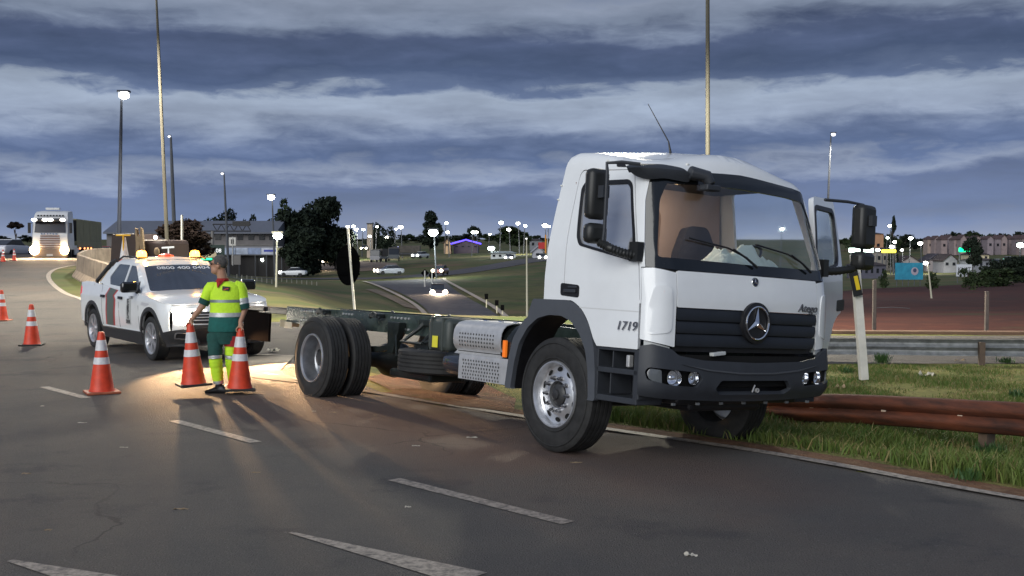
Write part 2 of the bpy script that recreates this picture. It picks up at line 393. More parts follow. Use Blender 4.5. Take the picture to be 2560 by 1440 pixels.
def cracks(m):
    nt = m.node_tree; L = nt.links; b = nt.nodes['Principled BSDF']; prev = b.inputs['Base Color'].links[0].from_socket
    tc = nt.nodes.new('ShaderNodeTexCoord'); n = nt.nodes.new('ShaderNodeTexNoise'); n.inputs['Scale'].default_value = 1.3; n.inputs['Detail'].default_value = 5; L.new(tc.outputs['Object'], n.inputs['Vector'])
    ad = nt.nodes.new('ShaderNodeVectorMath'); ad.operation = 'MULTIPLY_ADD'; ad.inputs[1].default_value = (.9, .9, 0); L.new(n.outputs['Color'], ad.inputs[0]); L.new(tc.outputs['Object'], ad.inputs[2])
    v = nt.nodes.new('ShaderNodeTexVoronoi'); v.feature = 'DISTANCE_TO_EDGE'; v.inputs['Scale'].default_value = .28; L.new(ad.outputs[0], v.inputs['Vector'])
    mr = nt.nodes.new('ShaderNodeMapRange'); mr.inputs[1].default_value = .0015; mr.inputs[2].default_value = .0045; mr.inputs[3].default_value = .55; mr.inputs[4].default_value = 0; L.new(v.outputs['Distance'], mr.inputs[0])
    n2 = nt.nodes.new('ShaderNodeTexNoise'); n2.inputs['Scale'].default_value = .35; L.new(tc.outputs['Object'], n2.inputs['Vector']); m2 = nt.nodes.new('ShaderNodeMapRange'); m2.inputs[1].default_value = .5; m2.inputs[2].default_value = .6; L.new(n2.outputs['Fac'], m2.inputs[0])
    mu = nt.nodes.new('ShaderNodeMath'); mu.operation = 'MULTIPLY'; L.new(mr.outputs[0], mu.inputs[0]); L.new(m2.outputs[0], mu.inputs[1])
    mx = nt.nodes.new('ShaderNodeMix'); mx.data_type = 'RGBA'; L.new(mu.outputs[0], mx.inputs[0]); L.new(prev, mx.inputs[6]); mx.inputs[7].default_value = (.02, .018, .016, 1); L.new(mx.outputs[2], b.inputs['Base Color'])
dust_light_stain(ASPH, (-1.2, 11.6), (5.5, 1.7), (.17, .085, .055)); cracks(ASPH)  # reddish dust and the headlamps' warm strip, painted into the asphalt beside the truck
def paintmat(name, col, wear=.5, w=.1):
    m = mat(name, col, .7); nt = m.node_tree; L = nt.links; b = nt.nodes['Principled BSDF']
    tc = nt.nodes.new('ShaderNodeTexCoord'); n = nt.nodes.new('ShaderNodeTexNoise'); n.inputs['Scale'].default_value = 22; n.inputs['Detail'].default_value = 8; n.inputs['Roughness'].default_value = .7
    L.new(tc.outputs['Object'], n.inputs['Vector'])
    mr = nt.nodes.new('ShaderNodeMapRange'); mr.inputs[1].default_value = wear-w; mr.inputs[2].default_value = wear+w; L.new(n.outputs['Fac'], mr.inputs[0])
    mx = nt.nodes.new('ShaderNodeMix'); mx.data_type = 'RGBA'; mx.inputs[6].default_value = (*col, 1); mx.inputs[7].default_value = (.09, .08, .075, 1)
    L.new(mr.outputs[0], mx.inputs[0]); L.new(mx.outputs[2], b.inputs['Base Color']); return m
RPAINT = paintmat('worn_road_paint', (.36, .31, .26), .53, .12)

def build_ground():
    # polar sheet round the camera out past the horizon
    angs = []; a = -math.pi
    while a < math.pi-1e-6:
        angs.append(a); a += (R(.28) if abs(a) < R(31) else R(1.5) if abs(a) < R(60) else R(6))
    rs = [0.6]
    while rs[-1] < 3500:
        r = rs[-1]; rs.append(r+(.35 if 4 < r < 34 else max(.6, r*.022)))
    n = len(angs); v = [(0, 0, 0)]; f = []
    for r in rs:
        for a in angs:
            x, y = r*math.sin(a), r*math.cos(a); v.append((x, y, height(x, y)))
    for k in range(n): f.append((0, 1+(k+1) % n, 1+k))
    mi = [0]*n
    for i in range(len(rs)-1):
        for k in range(n):
            f.append((1+i*n+k, 1+i*n+(k+1) % n, 1+(i+1)*n+(k+1) % n, 1+(i+1)*n+k)); mi.append(0 if rs[i] < 29.5 else 1)
    me = bpy.data.meshes.new('ground'); me.from_pydata(v, [], f); me.materials.append(GRASS); me.materials.append(FIELD)
    me.polygons.foreach_set('material_index', mi); me.polygons.foreach_set('use_smooth', [True]*len(f)); me.update()
    b = bmesh.new(); b.from_mesh(me)
    bmesh.ops.recalc_face_normals(b, faces=b.faces)
    b.to_mesh(me); b.free()
    if me.polygons[len(f)//2].normal.z < 0: me.flip_normals()
    o = bpy.data.objects.new('ground', me); COL.objects.link(o); tag(o, 'grass verge and rolling fields reaching to the horizon', 'ground', kind='structure')
build_ground()

def sheet(name, outline, m, dz, step=.5, label=None, cat=None, kind='structure', parent=None, skirt=0, off_fn=None):
    """flat patch draped over the ground dz above it"""
    outer = dens(outline, step); pts = [Vector(p) for p in outer]; ed = [(i, (i+1) % len(outer)) for i in range(len(outer))]
    us = [p[0] for p in outer]; vs = [p[1] for p in outer]; u = min(us)+step/2
    while u < max(us):
        w = min(vs)+step/2
        while w < max(vs):
            if inpoly(u, w, outer): pts.append(Vector((u, w)))
            w += step
        u += step
    V, _, F, *_r = delaunay_2d_cdt(pts, ed, [], 1, 1e-6)
    fs = [tuple(q) for q in F if inpoly(sum(V[i].x for i in q)/3, sum(V[i].y for i in q)/3, outer)]
    mb = MB(); mb.add([(q.x, q.y, height(q.x, q.y)+dz) for q in V], fs)
    o = mb.ob(name, m, parent, smooth=60, fix=False)
    if o.data.polygons[0].normal.z < 0: o.data.flip_normals()
    return tag(o, label, cat, kind=kind)
def strip(name, line, w, m, dz, label=None, cat=None, kind='structure', step=.5, parent=None, wf=None):
    """ribbon of width w (or wf(t)) along a polyline, draped"""
    pts = []
    for a, b in zip(line, line[1:]):
        a = Vector(a[:2]); b = Vector(b[:2]); k = max(1, int((b-a).length/step))
        pts += [a.lerp(b, t/k) for t in range(k)]
    pts.append(Vector(line[-1][:2])); v = []; f = []; n = len(pts)
    na = 2 if w < 1 else 7
    for i, p in enumerate(pts):
        t = (pts[min(i+1, n-1)]-pts[max(i-1, 0)]).normalized(); nrm = Vector((-t.y, t.x)); ww = wf(i/(n-1)) if wf else w
        for k in range(na):
            q = p+nrm*ww*(k/(na-1)-.5); v.append((q.x, q.y, height(q.x, q.y)+dz))
    for i in range(n-1):
        for k in range(na-1): f.append((i*na+k, (i+1)*na+k, (i+1)*na+k+1, i*na+k+1))
    mb = MB(); mb.add(v, f); o = mb.ob(name, m, parent, smooth=60, fix=False)
    if o.data.polygons[0].normal.z < 0: o.data.flip_normals()
    return tag(o, label, cat, kind=kind)
def smooth_line(l, k=3):
    l = [Vector(p[:2]) for p in l]
    for _ in range(k):
        o = [l[0]]
        for a, b in zip(l, l[1:]): o += [a.lerp(b, .25), a.lerp(b, .75)]
        o.append(l[-1]); l = o
    return l
def GP(px, py):
    """point where the ray through a photograph pixel meets the ground"""
    c, s = math.cos(PIT), math.sin(PIT); X = (px-1280)/FPX; Z = -(py-720)/FPX
    d = Vector((X, c+Z*s, -s+Z*c)); t = 2.0; o = Vector((0, 0, H))
    while t < 2500:
        p = o+d*t
        if p.z < height(p.x, p.y):
            lo, hi = t*.985-.05, t
            for _ in range(20):
                mi = (lo+hi)/2; q = o+d*mi
                if q.z < height(q.x, q.y): hi = mi
                else: lo = mi
            return o+d*hi
        t = t*1.015+.05
    return o+d*t
# main carriageway
nose = [GP(*p) for p in ((215, 750), (168, 738), (138, 718), (122, 700), (120, 686), (135, 674), (165, 667), (200, 662))]
line_isl = [(-8.9, 26.0), (-10.6, 28.6)]+[(p.x, p.y) for p in nose]
road = [(30, -21.5), (4.0, 7.75)]+[(p[0]+.12, p[1]+.1) for p in EDGE[2:6]]+[(-2.6, 16.2), (-2.2, 20.0), (1.5, 20.4), (9.5, 20.6), (26, 19.2), (34, 26), (9.5, 27.2), (2, 27.0), (-3, 27.6), (-6.3, 27.2), (-8.6, 26.2)]+[(p[0]+.12, p[1]) for p in line_isl[1:-1]]
far_l = [(-27, 80), (-28, 100), (-30, 140), (-72, 150), (-60, 75), (-60, -20)]
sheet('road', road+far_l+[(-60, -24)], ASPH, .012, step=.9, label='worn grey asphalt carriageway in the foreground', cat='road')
strip('edge_line', smooth_line(EDGE[:7]), .13, RPAINT, .017, 'worn white edge line between the carriageway and the verge', 'road marking', step=.4)
strip('island_line', smooth_line(line_isl, 2), .18, RPAINT, .017, 'white line curving round the nose of the grass island', 'road marking', step=.4)
strip('shoulder', [(q[0]+.24*.74, q[1]+.24*.67) for q in smooth_line(EDGE[:6], 1)], .42, DIRT, .008, 'reddish dirt shoulder beside the edge line', 'shoulder')
for a, b in (((110, 970), (215, 998)), ((435, 1055), (640, 1110)), ((985, 1203), (1420, 1313)), ((-320, 870), (-60, 925))):
    p, q = Gd(*a), Gd(*b); strip('lane_dash', [p, q], .12, RPAINT, .017, None, 'road marking')
for o in [o for o in bpy.data.objects if o.name.startswith('lane_dash')]: tag(o, 'worn white lane dash painted on the carriageway', 'road marking', 'lane dashes on the carriageway')
def arrow(a, b, w0, w1, nm, label):
    p, q = Gd(*a), Gd(*b); strip(nm, [p, q], w1, RPAINT, .017, label, 'road marking', wf=lambda t: lerp(w0, w1, t), step=.1)
arrow((725, 1337), (1180, 1452), .03, .26, 'painted_chevron', 'tapering white painted stripe at the bottom centre of the carriageway')
arrow((25, 1408), (260, 1462), .04, .24, 'painted_chevron', 'tapering white painted stripe at the lower left corner of the carriageway')
# pale concrete wedge at the merge and patches
sheet('concrete_apron', [tuple(GP(*p)[:2]) for p in ((560, 905), (640, 893), (735, 893), (700, 930), (745, 960), (640, 948), (575, 930))], gmat('apron_concrete', [((.26, .235, .20),), ((.19, .165, .14), .8, .5, .12)], bump=.2), .02, label='pale concrete wedge between the carriageway and the side road', cat='pavement')
strip('merge_line', [GP(640, 890)[:2], GP(740, 893)[:2], GP(860, 900)[:2]], .12, RPAINT, .026, 'white line along the side road behind the man', 'road marking')
sheet('dirt_patch', [tuple(GP(*p)[:2]) for p in ((905, 945), (1010, 918), (1150, 930), (1235, 975), (1290, 1000), (1285, 1036), (1150, 1020), (1000, 992))], DIRT, .022, step=.3, label='bare orange dirt beside the rear wheels of the truck', cat='dirt')
# second road behind the truck
strip('far_edge_line', smooth_line([(40, 25.5), (20, 26.4), (9.5, 26.7), (2, 26.6), (-3, 27.1), (-6, 26.8)], 2), .12, RPAINT, .018, 'white line on the far edge of the side road', 'road marking')
# concrete gutter lip beyond the side road
def lip():
    mb = MB(); l = smooth_line([(46, 25.6), (24, 27.0), (9.5, 27.9), (7, 28.1), (4, 28.6)], 2)
    for a, b in zip(l, l[1:]):
        d = (b-a); c = (a+b)/2; mb.box((c.x, c.y, height(c.x, c.y)+.03), (d.length+.02, .4, .10), Matrix.Rotation(math.atan2(d.y, d.x), 3, 'Z'))
    mb.ob('concrete_gutter', mat('orange_concrete', (.16, .095, .06), .9, var=.2, vscale=2, bump=.4, bscale=20), bevel=.02, label='low orange stained concrete gutter edge beyond the guardrail', cat='gutter', kind='structure')
lip()
# red earth field to the right
sheet('red_field', [(5.8, 29), (10, 28.7), (25, 28), (60, 26), (85, 60), (90, 150), (62, 150), (40, 128), (28, 100), (16, 66)], REDEARTH, .03, step=2.2, label='bare dark red earth field beyond the guardrail', cat='field')
# valley road
vl = [GP(*p) for p in ((1255, 812), (1190, 772), (1120, 735), (1040, 704), (990, 690), (960, 680))]
def zl(px, Y): x = (px-1280)/FPX*Y; return (x, Y)
VR = smooth_line([zl(1215, 62), zl(1180, 74), zl(1145, 87), zl(1092, 102), zl(1045, 128), zl(1010, 156)], 2)
strip('valley_road', VR, 7.5, ASPH2, .05, 'asphalt road running down into the valley with an oncoming car', 'road', step=2, wf=lambda t: lerp(4.6, 11, t**2))
strip('cross_road', smooth_line([zl(600, 176), zl(800, 172), zl(960, 168), zl(1100, 172), zl(1300, 215), zl(1400, 250), zl(1700, 300)], 2), 9, ASPH2, .06, 'road crossing the valley with cars on it', 'road', step=3)
for s_, nm in ((-1, 0), (1, 1)):
    l = []
    for i, p in enumerate(VR):
        t = (VR[min(i+1, len(VR)-1)]-VR[max(i-1, 0)]).normalized(); n_ = Vector((-t.y, t.x)); l.append(p+n_*s_*(lerp(4.6, 11, (i/(len(VR)-1))**2)/2+.25))
    strip('valley_kerb', l, .45, mat('pale_kerb', (.42, .35, .28), .85, var=.2, vscale=1), .12, 'pale concrete gutter along the %s side of the valley road' % ('left' if s_ > 0 else 'right'), 'kerb', step=2)
strip('footpath', smooth_line([zl(925, 118), zl(955, 104), zl(985, 94), zl(1030, 84)], 2), 1.2, gmat('path_dirt', [((.2, .15, .11),), ((.13, .11, .07), 1, .55, .1)], bump=.2), .06, 'pale dirt track on the grass slope left of the valley road', 'path', step=1.5)
sheet('dirt_yard', [zl(800, 230), zl(905, 215), zl(1000, 225), zl(990, 262), zl(860, 300), zl(790, 280)], gmat('yard_dirt', [((.22, .16, .12),), ((.15, .11, .08), .2, .5, .1)], bump=.2), .06, step=5, label='pale dirt yard where vehicles are parked in the distance', cat='yard')
# ------------------------------------------------------------------ chassis truck
GLASS = mat('windscreen_glass', (.93, .97, .97), .02, trans=1, ior=1.5, spec=.5)
GLASS_SIDE = mat('side_glass', (.5, .53, .58), .03, trans=.35, metal=.55, ior=1.5) if False else mat('side_glass2', (.72, .74, .78), .03, trans=.3, metal=.6, ior=1.5)
BEIGE = mat('beige_cab_lining', (.42, .32, .27), .8, var=.06, vscale=4)
ORANGE = mat('amber_marker', (.75, .14, .01), .3, emit=(1, .25, .03), es=.25)
LENS = mat('lamp_lens', (.75, .78, .8), .05, metal=.7)

def make_tyre(name, r, w, rim, parent, groove=True, n=72):
    """tyre lathe about local y, centre at origin"""
    h = w/2; pr = [(-h*.80, rim), (-h*.93, rim+.02), (-h*1.0, rim+(r-rim)*.35), (-h*1.0, rim+(r-rim)*.55), (-h*.95, rim+(r-rim)*.80), (-h*.90, r-.018), (-h*.82, r-.004)]
    if groove:
        tread = []
        for k in range(5):
            a = -h*.80+k*(h*1.6/5); b = a+h*1.6/5
            if k > 0: tread += [(a-.002, r-.0), (a+.001, r-.014), (a+.009, r-.014), (a+.012, r)]
            else: tread += [(a, r)]
        pr += tread+[(h*.80, r)]
    pr += [(h*.82, r-.004), (h*.90, r-.018), (h*.95, rim+(r-rim)*.80), (h*1.0, rim+(r-rim)*.55), (h*1.0, rim+(r-rim)*.35), (h*.93, rim+.02), (h*.80, rim)]
    mb = MB(); mb.lathe(pr, n, closed=True)
    o = mb.ob(name, RUBBER, parent, smooth=40)
    return o
def wheel_front(parent, c, side):
    w = empty('wheel', c); w.parent = parent; s = side      # s=-1: outer face towards -y
    make_tyre('tyre', .505, .285, .29, w)
    # sidewall ribs
    mb = MB()
    for rr in (.325, .455): mb.lathe([(s*.1425, rr-.006), (s*.1475, rr), (s*.1425, rr+.006)], 72)
    mb.ob('sidewall_rib', RUBBER, w, smooth=True)
    mb = MB()
    mb.lathe([(s*.125, .300), (s*.142, .293), (s*.142, .283), (s*.118, .272), (s*.080, .262), (s*.066, .248), (s*.080, .198), (s*.092, .176), (s*.092, .120), (s*.060, .118)], 60)
    mb.lathe([(s*.125, .300), (-s*.1, .30)], 60)
    mb.ob('rim', ALU, w, smooth=30)
    mb = MB()
    for k in range(10):
        q = 2*math.pi*(k+.5)/10; d = Vector((math.cos(q), 0, math.sin(q))); t = Vector((-d.z, 0, d.x))
        # hand holes: dark ovals set in the disc
        v = [];
        for j in range(10):
            a = 2*math.pi*j/10; rr = .224+.022*math.cos(a); p = d*rr+t*.036*math.sin(a); yy = s*(.060+(.226-rr)*-.62+.0)
            v.append((p.x, s*(lerp(.080, .066, (rr-.198)/.050)+.004), p.z))
        mb.add(v, [tuple(range(10))])
    mb.ob('hand_hole', DARKIN, w)['kind'] = 'stuff'
    nut = None
    for k in range(10):
        q = 2*math.pi*k/10; x, z = .148*math.cos(q), .148*math.sin(q)
        if nut is None:
            mb = MB(); mb.cyl((0, s*.086, 0), (0, s*.098, 0), .021, n=12); mb.cyl((0, s*.098, 0), (0, s*.125, 0), .0165, .015, n=6); mb.cyl((0, s*.125, 0), (0, s*.137, 0), .009, n=8)
            nut = mb.ob('wheel_nut', mat('wheel_nut_steel', (.28, .28, .29), .35, 1), w, smooth=True); o = nut
        else: o = bpy.data.objects.new('wheel_nut', nut.data); COL.objects.link(o); o.parent = w
        o.location = (x, s*.006, z)
    mb = MB(); mb.lathe([(s*.06, .118), (s*.055, .10), (s*.085, .095), (s*.10, .075), (s*.105, .045), (s*.125, .04), (s*.13, .02), (s*.13, 0.0001)], 32)
    mb.ob('hub', mat('hub_iron', (.06, .06, .062), .45, .5, var=.3, vscale=20), w, smooth=35)
    return w
def wheel_rear(parent, c, s):
    w = empty('wheel', c); w.parent = parent
    for y in (0, -s*.315):
        t = make_tyre('tyre', .505, .27, .29, w); t.location = (0, y, 0)
    mb = MB()
    for rr in (.455,): mb.lathe([(s*.135, rr-.006), (s*.1395, rr), (s*.135, rr+.006)], 72)
    mb.ob('sidewall_rib', RUBBER, w, smooth=True)
    # deep dish
    mb = MB(); mb.lathe([(s*.12, .300), (s*.136, .295), (s*.136, .285), (s*.11, .275), (s*.03, .262), (-s*.04, .250), (-s*.06, .232), (-s*.066, .19), (-s*.055, .165), (-s*.055, .10)], 60)
    mb.lathe([(-s*.18, .262), (-s*.435, .275), (-s*.45, .295)], 60)
    mb.ob('rim', mat('dish_steel', (.30, .31, .33), .34, .8, var=.2, vscale=8), w, smooth=30)
    mb = MB(); mb.lathe([(s*.12, .301), (s*.1375, .296), (s*.1375, .284), (s*.112, .276)], 60); mb.ob('rim_lip', ALU, w, smooth=30)
    mb = MB()
    for k in range(10):
        q = 2*math.pi*(k+.5)/10; d = Vector((math.cos(q), 0, math.sin(q))); t = Vector((-d.z, 0, d.x)); v = []
        for j in range(10):
            a = 2*math.pi*j/10; rr = .212+.018*math.cos(a); p = d*rr+t*.028*math.sin(a); v.append((p.x, -s*.056, p.z))
        mb.add(v, [tuple(range(10))])
        q = 2*math.pi*k/10; x, z = .148*math.cos(q), .148*math.sin(q)
        mb.cyl((x, -s*.055, z), (x, -s*.025, z), .0165, n=6)
    mb.ob('wheel_nut', mat('wheel_nut_dark', (.05, .05, .05), .4, .8), w, smooth=True)['kind'] = 'stuff'
    mb = MB(); mb.lathe([(-s*.055, .115), (-s*.01, .11), (s*.0, .085), (s*.03, .08), (s*.035, .03), (s*.035, .0001)], 28)
    mb.ob('hub', mat('hub_iron', (.06, .06, .062), .45), w, smooth=35)
    return w

TW = [(0, 1.10), (1.0, 1.135), (1.55, 1.135), (1.8, 1.115), (2.1, 1.065), (2.45, 1.0), (2.55, .985), (2.615, .97), (2.66, .94), (2.68, .90)]
TF = [(0, 1.27), (1.45, 1.27), (1.62, 1.245), (1.75, 1.215), (2.45, 1.05), (2.54, 1.02), (2.61, .985), (2.66, .93), (2.68, .87)]
TR_ = [(0, -.21), (1.9, -.21), (2.4, -.18), (2.55, -.165), (2.61, -.15), (2.655, -.115), (2.68, -.07)]
CR, CB = .2, .055
S0 = 1.015; SA = CR*math.pi/2; SF = 1.135-CR; SC = S0+SA+SF
def cabM(s, z):
    p = cabM0(s, z)
    if z > 2.45: p.z = 2.45+(z-2.45)*(1-.62*sm(.05, 1.05, abs(p.y))*sm(-.1, 1.0, p.x))
    return p
def cabM0(s, z):
    """cab skin: s runs forward along the right side, round the corner and across the front"""
    W, F, B = table(TW, z), table(TF, z), table(TR_, z); sg = -1
    if s > SC: s = 2*SC-s; sg = 1
    xe = F-CB-CR
    if s <= S0: return Vector((B+(s+.21)/(S0+.21)*(xe-B), sg*W, z))
    if s <= S0+SA:
        q = (s-S0)/SA*math.pi/2; return Vector((xe+CR*math.sin(q), sg*(W-CR+CR*math.cos(q)), z))
    t = 1-(s-S0-SA)/SF; y = t*(W-CR); return Vector((F-CB*t*t, sg*y, z))
def sy(y):
    y = abs(y)                                                  # s of a point at -y on the front or corner
    return SC-SF*y/(1.135-CR) if y <= 1.135-CR else S0+SA*math.acos(min(1, (y-1.135+CR)/CR))/(math.pi/2)
def build_truck():
    T = empty('chassis_truck', (1.2588, 10.4346, -.0534), rot=(-.0687, -.0115, -.9377), label='white cab-chassis truck with bare black frame stranded across the verge', cat='truck')

    FR = sy(-.90); FL = 2*SC-FR
    # ---- door outline in (s,z)
    door = rnd([(.13, 1.352), (.075, 1.50), (.065, 2.0), (.085, 2.46), (.13, 2.505), (.93, 2.485), (.99, 2.42), (1.035, 1.85), (1.045, 1.66), (1.055, .965), (.545, .965), (.50, 1.02), (.42, 1.17), (.33, 1.27), (.22, 1.33)], [.01, .02, .1, .08, .05, .08, .08, .05, .02, .01, .01, .05, .08, .08, .05])
    win = rnd([(.215, 1.90), (.20, 2.0), (.165, 2.33), (.22, 2.385), (.90, 2.37), (.955, 2.33), (1.005, 1.90), (1.01, 1.72), (.96, 1.695), (.34, 1.815), (.26, 1.83)], .06)
    def grow(l, g):
        cx = sum(p[0] for p in l)/len(l); cz = sum(p[1] for p in l)/len(l); xs = [p[0] for p in l]; zs = [p[1] for p in l]
        kx = 1+g/((max(xs)-min(xs))/2); kz = 1+g/((max(zs)-min(zs))/2)
        return [(cx+(p[0]-cx)*kx, cz+(p[1]-cz)*kz) for p in l]
    dcut = grow(door, .006)
    # cab body: both sides and roof shoulder to z=2.70, pillars, everything but doors/windscreen/front
    body_r = [(-.21, 1.345), (-.21, 1.9), (-.21, 2.45), (-.21, 2.68), (SC, 2.68), (SC, 2.50), (sy(-.86), 2.475), (S0+SA*.80, 2.44), (S0+SA*.42, 2.40), (S0+SA*.30, 2.2), (S0+SA*.28, 1.64), (S0+.05, 1.64), (S0+.045, 1.34)]
    # one closed outline for right half (door hole cut to the lower edge)
    panel('cab_body', body_r, cabM, WHITE, T, holes=[[p for p in dcut if p[1] > 1.3452] if False else rnd([(.125, 1.36), (.069, 1.50), (.058, 2.0), (.078, 2.465), (.125, 2.512), (.93, 2.492), (.997, 2.43), (1.042, 1.85), (1.05, 1.66), (1.05, 1.36)], [.02, .02, .1, .08, .05, .08, .08, .05, .02, .02])], th=.03, res=.05)
    mir = lambda s, z: Vector((cabM(s, z).x, -cabM(s, z).y, z))
    hole_l = rnd([(.10, 1.36), (.069, 1.50), (.058, 2.0), (.078, 2.465), (.125, 2.512), (.93, 2.492), (.997, 2.43), (1.042, 1.85), (1.05, 1.66), (1.05, 1.36)], [.02, .02, .1, .08, .05, .08, .08, .05, .02, .02])
    def flip(o):
        me = o.data
        for v in me.vertices: v.co.y = -v.co.y
        me.flip_normals(); return o
    flip(panel('cab_body', body_r, cabM, WHITE, T, holes=[hole_l], th=.03, res=.05))
    # roof
    rf = []
    for i in range(24):
        s = -.21+(SC+.21)*i/23; rf.append(cabM(s, 2.68))
    ring = rf+[Vector((p.x, -p.y, p.z)) for p in rf[::-1]]
    mb = MB(); c = Vector((.33, 0, 2.715)); n = len(ring); v = list(ring)
    for k in (.85, .6, .3): v += [c.lerp(p, k)+Vector((0, 0, (1-k*k)*0.0)) for p in ring]
    v.append(c); f = []
    for a in range(3):
        for i in range(n): f.append((a*n+i, a*n+(i+1) % n, (a+1)*n+(i+1) % n, (a+1)*n+i))
    f += [(3*n+i, 3*n+(i+1) % n, 4*n) for i in range(n)]
    for k, a in enumerate((.85, .6, .3)):
        for i in range(n):
            p = v[(k+1)*n+i]; v[(k+1)*n+i] = Vector((p.x, p.y, 2.68-(2.68-ring[i].z)*a**3+.035*(1-a*a)))
    mb.add(v, f); mb.ob('roof', WHITE, T, smooth=60)
    # roof ribs and rivet lights
    # rear wall
    mb = MB(); prof = [(z, table(TW, z), table(TR_, z)) for z in (1.345, 1.9, 2.2, 2.4, 2.55, 2.62, 2.67, 2.68)]
    v = []; f = []
    for z, w, b in prof: v += [(b+.004, -w+.012, z), (b+.004, w-.012, z)]
    for i in range(len(prof)-1): f.append((2*i, 2*i+1, 2*i+3, 2*i+2))
    mb.add(v, f); mb.ob('rear_wall', WHITE, T)
    # right door
    dr = empty('door'); dr.parent = T
    panel('door_panel', grow(door, -.004), cabM, WHITE, dr, holes=[win], th=.035, res=.05, off=.001)
    panel('window_seal', grow(win, .012), cabM, BLACK, dr, holes=[grow(win, -.022)], th=.012, off=.006, res=.05)
    panel('door_window', grow(win, -.01), cabM, GLASS_SIDE, dr, th=.004, off=-.012, res=.08)
    # crease below the belt, its shade drawn as a greyer strip
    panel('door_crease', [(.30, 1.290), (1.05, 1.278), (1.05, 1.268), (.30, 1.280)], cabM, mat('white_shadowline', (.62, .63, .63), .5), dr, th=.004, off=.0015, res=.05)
    # rain gutter shapes on window top corner
    hb = rnd([(.03, 1.385), (.03, 1.495), (.285, 1.478), (.285, 1.368)], .03)
    panel('door_handle_recess', hb, cabM, BLACK, dr, th=.008, off=.006, res=.05)
    mb = MB(); mb.box((.17, -1.150, 1.425), (.16, .02, .03)); mb.box((.20, -1.146, 1.46), (.12, .012, .02)); mb.ob('door_handle', PLAST, dr, bevel=.006)
    text('badge_lettering', '1719', .105, mat('dark_chrome', (.22, .22, .24), .35, .8), dr, frame((.92, -1.151, 1.150), (1, 0, 0), (0, 0, 1)), depth=.004, xs=1.2, shear=.25)
    # corner panel in front of the door, wraps to the front
    cp = rnd([(S0+.052, 1.055), (S0+.052, 1.63), (S0+SA*.5, 1.635), (FR+.012, 1.605), (FR+.012, 1.0), (S0+SA*.8, 1.02)], .012)
    panel('corner_panel', cp, cabM, WHITE, T, th=.02, off=.002, res=.05)
    flip(panel('corner_panel', cp, cabM, WHITE, T, th=.02, off=.002, res=.05))
    # raised wind deflector on corner
    cd_ = rnd([(S0+.11, 1.09), (S0+.11, 1.30), (S0+.16, 1.50), (S0+SA*.95, 1.50), (FR-.03, 1.40), (FR-.025, 1.12)], .06)
    for mirr in (0, 1):
        o = panel('corner_deflector', cd_, cabM, WHITE, T, th=.02, off=.010, res=.05)
        if mirr: flip(o)
    # lower corner trim, pale strip
    for mirr in (0, 1):
        o = panel('corner_trim', [(S0+.08, .985), (S0+.08, 1.045), (FR-.02, 1.0), (FR-.02, .96)], cabM, mat('trim_pale', (.5, .52, .52), .4), T, th=.02, off=-.02, res=.06)
        if mirr: flip(o)
    # hood panel
    hd = rnd([(FR+.02, 1.325), (FR+.02, 1.622), (FL-.02, 1.622), (FL-.02, 1.325)], .015)
    panel('front_hood', hd, cabM, WHITE, T, th=.02, off=.004, res=.07)
    def front(y, z, off=0): 
        s = sy(-abs(y)); p = cabM(s, z); p.y = y; p.x += off; return p
    # grille
    GR = mat('grille_plastic', (.014, .017, .023), .5, var=.15, vscale=5)
    panel('grille_back', [(FR+.02, .965), (FR+.02, 1.322), (FL-.02, 1.322), (FL-.05, .965)], lambda s, z: cabM(s, z), BLACK, T, th=.02, off=-.035, res=.09)
    def gslat(z0, z1):
        def fn(s, z):
            p = cabM(s, z); t = (z-z0)/(z1-z0); p.x += .009*math.sin(t*math.pi)+.012*(1-t)-.006; return p
        panel('grille_slat', rnd([(FR+.022+(1.32-z0)*.02, z0), (FR+.022, z1), (FL-.022, z1), (FL-.022-(1.32-z0)*.16, z0)], .01), fn, GR, T, th=.02, res=.05)
    gslat(1.222, 1.318); gslat(1.118, 1.212); gslat(1.010, 1.108)
    # star emblem
    E_ = empty('emblem'); E_.parent = T
    cx = front(0, 1.223).x+.02
    mb = MB(); mb.lathe([(cx-.03, .178), (cx+.012, .176), (cx+.016, .150), (cx+.006, .140), (cx+.004, .0001)], 48, 'x', (0, 0, 1.223)); mb.ob('emblem_disc', BLACK, E_, smooth=True)
    mb = MB(); mb.lathe([(cx+.012, .148), (cx+.024, .146), (cx+.028, .139), (cx+.022, .132), (cx+.012, .131)], 48, 'x', (0, 0, 1.223)); mb.ob('emblem_ring', CHROME, E_, smooth=True)
    mb = MB()
    for k in range(3):
        q = math.pi/2+2*math.pi*k/3; d = Vector((0, math.cos(q), math.sin(q))); t = Vector((0, -d.z, d.y)); o = Vector((cx+.012, 0, 1.223))
        tip = o+d*.138; L_ = o+t*.026+d*.012; R__ = o-t*.026+d*.012; top = o+Vector((.024, 0, 0)); tt = tip+Vector((.008, 0, 0))
        mb.add([L_, tip, R__, top, o, tt], [(0, 1, 5, 3), (3, 5, 1, 2), (0, 3, 4), (4, 3, 2)])
    mb.ob('emblem_star', CHROME, E_)
    E2 = empty('emblem'); E2.parent = T; x2 = front(0, 1.575).x+.006
    mb = MB(); mb.lathe([(x2-.01, .040), (x2+.004, .038), (x2+.005, .0001)], 28, 'x', (0, 0, 1.572)); mb.ob('emblem_disc', mat('emblem_navy', (.02, .025, .06), .3), E2, smooth=True)
    mb = MB(); mb.lathe([(x2, .040), (x2+.007, .038), (x2+.007, .033), (x2, .032)], 28, 'x', (0, 0, 1.572))
    for k in range(3):
        q = math.pi/2+2*math.pi*k/3; mb.cyl((x2+.006, 0, 1.572), (x2+.006, .032*math.cos(q), 1.572+.032*math.sin(q)), .004, .001, n=5)
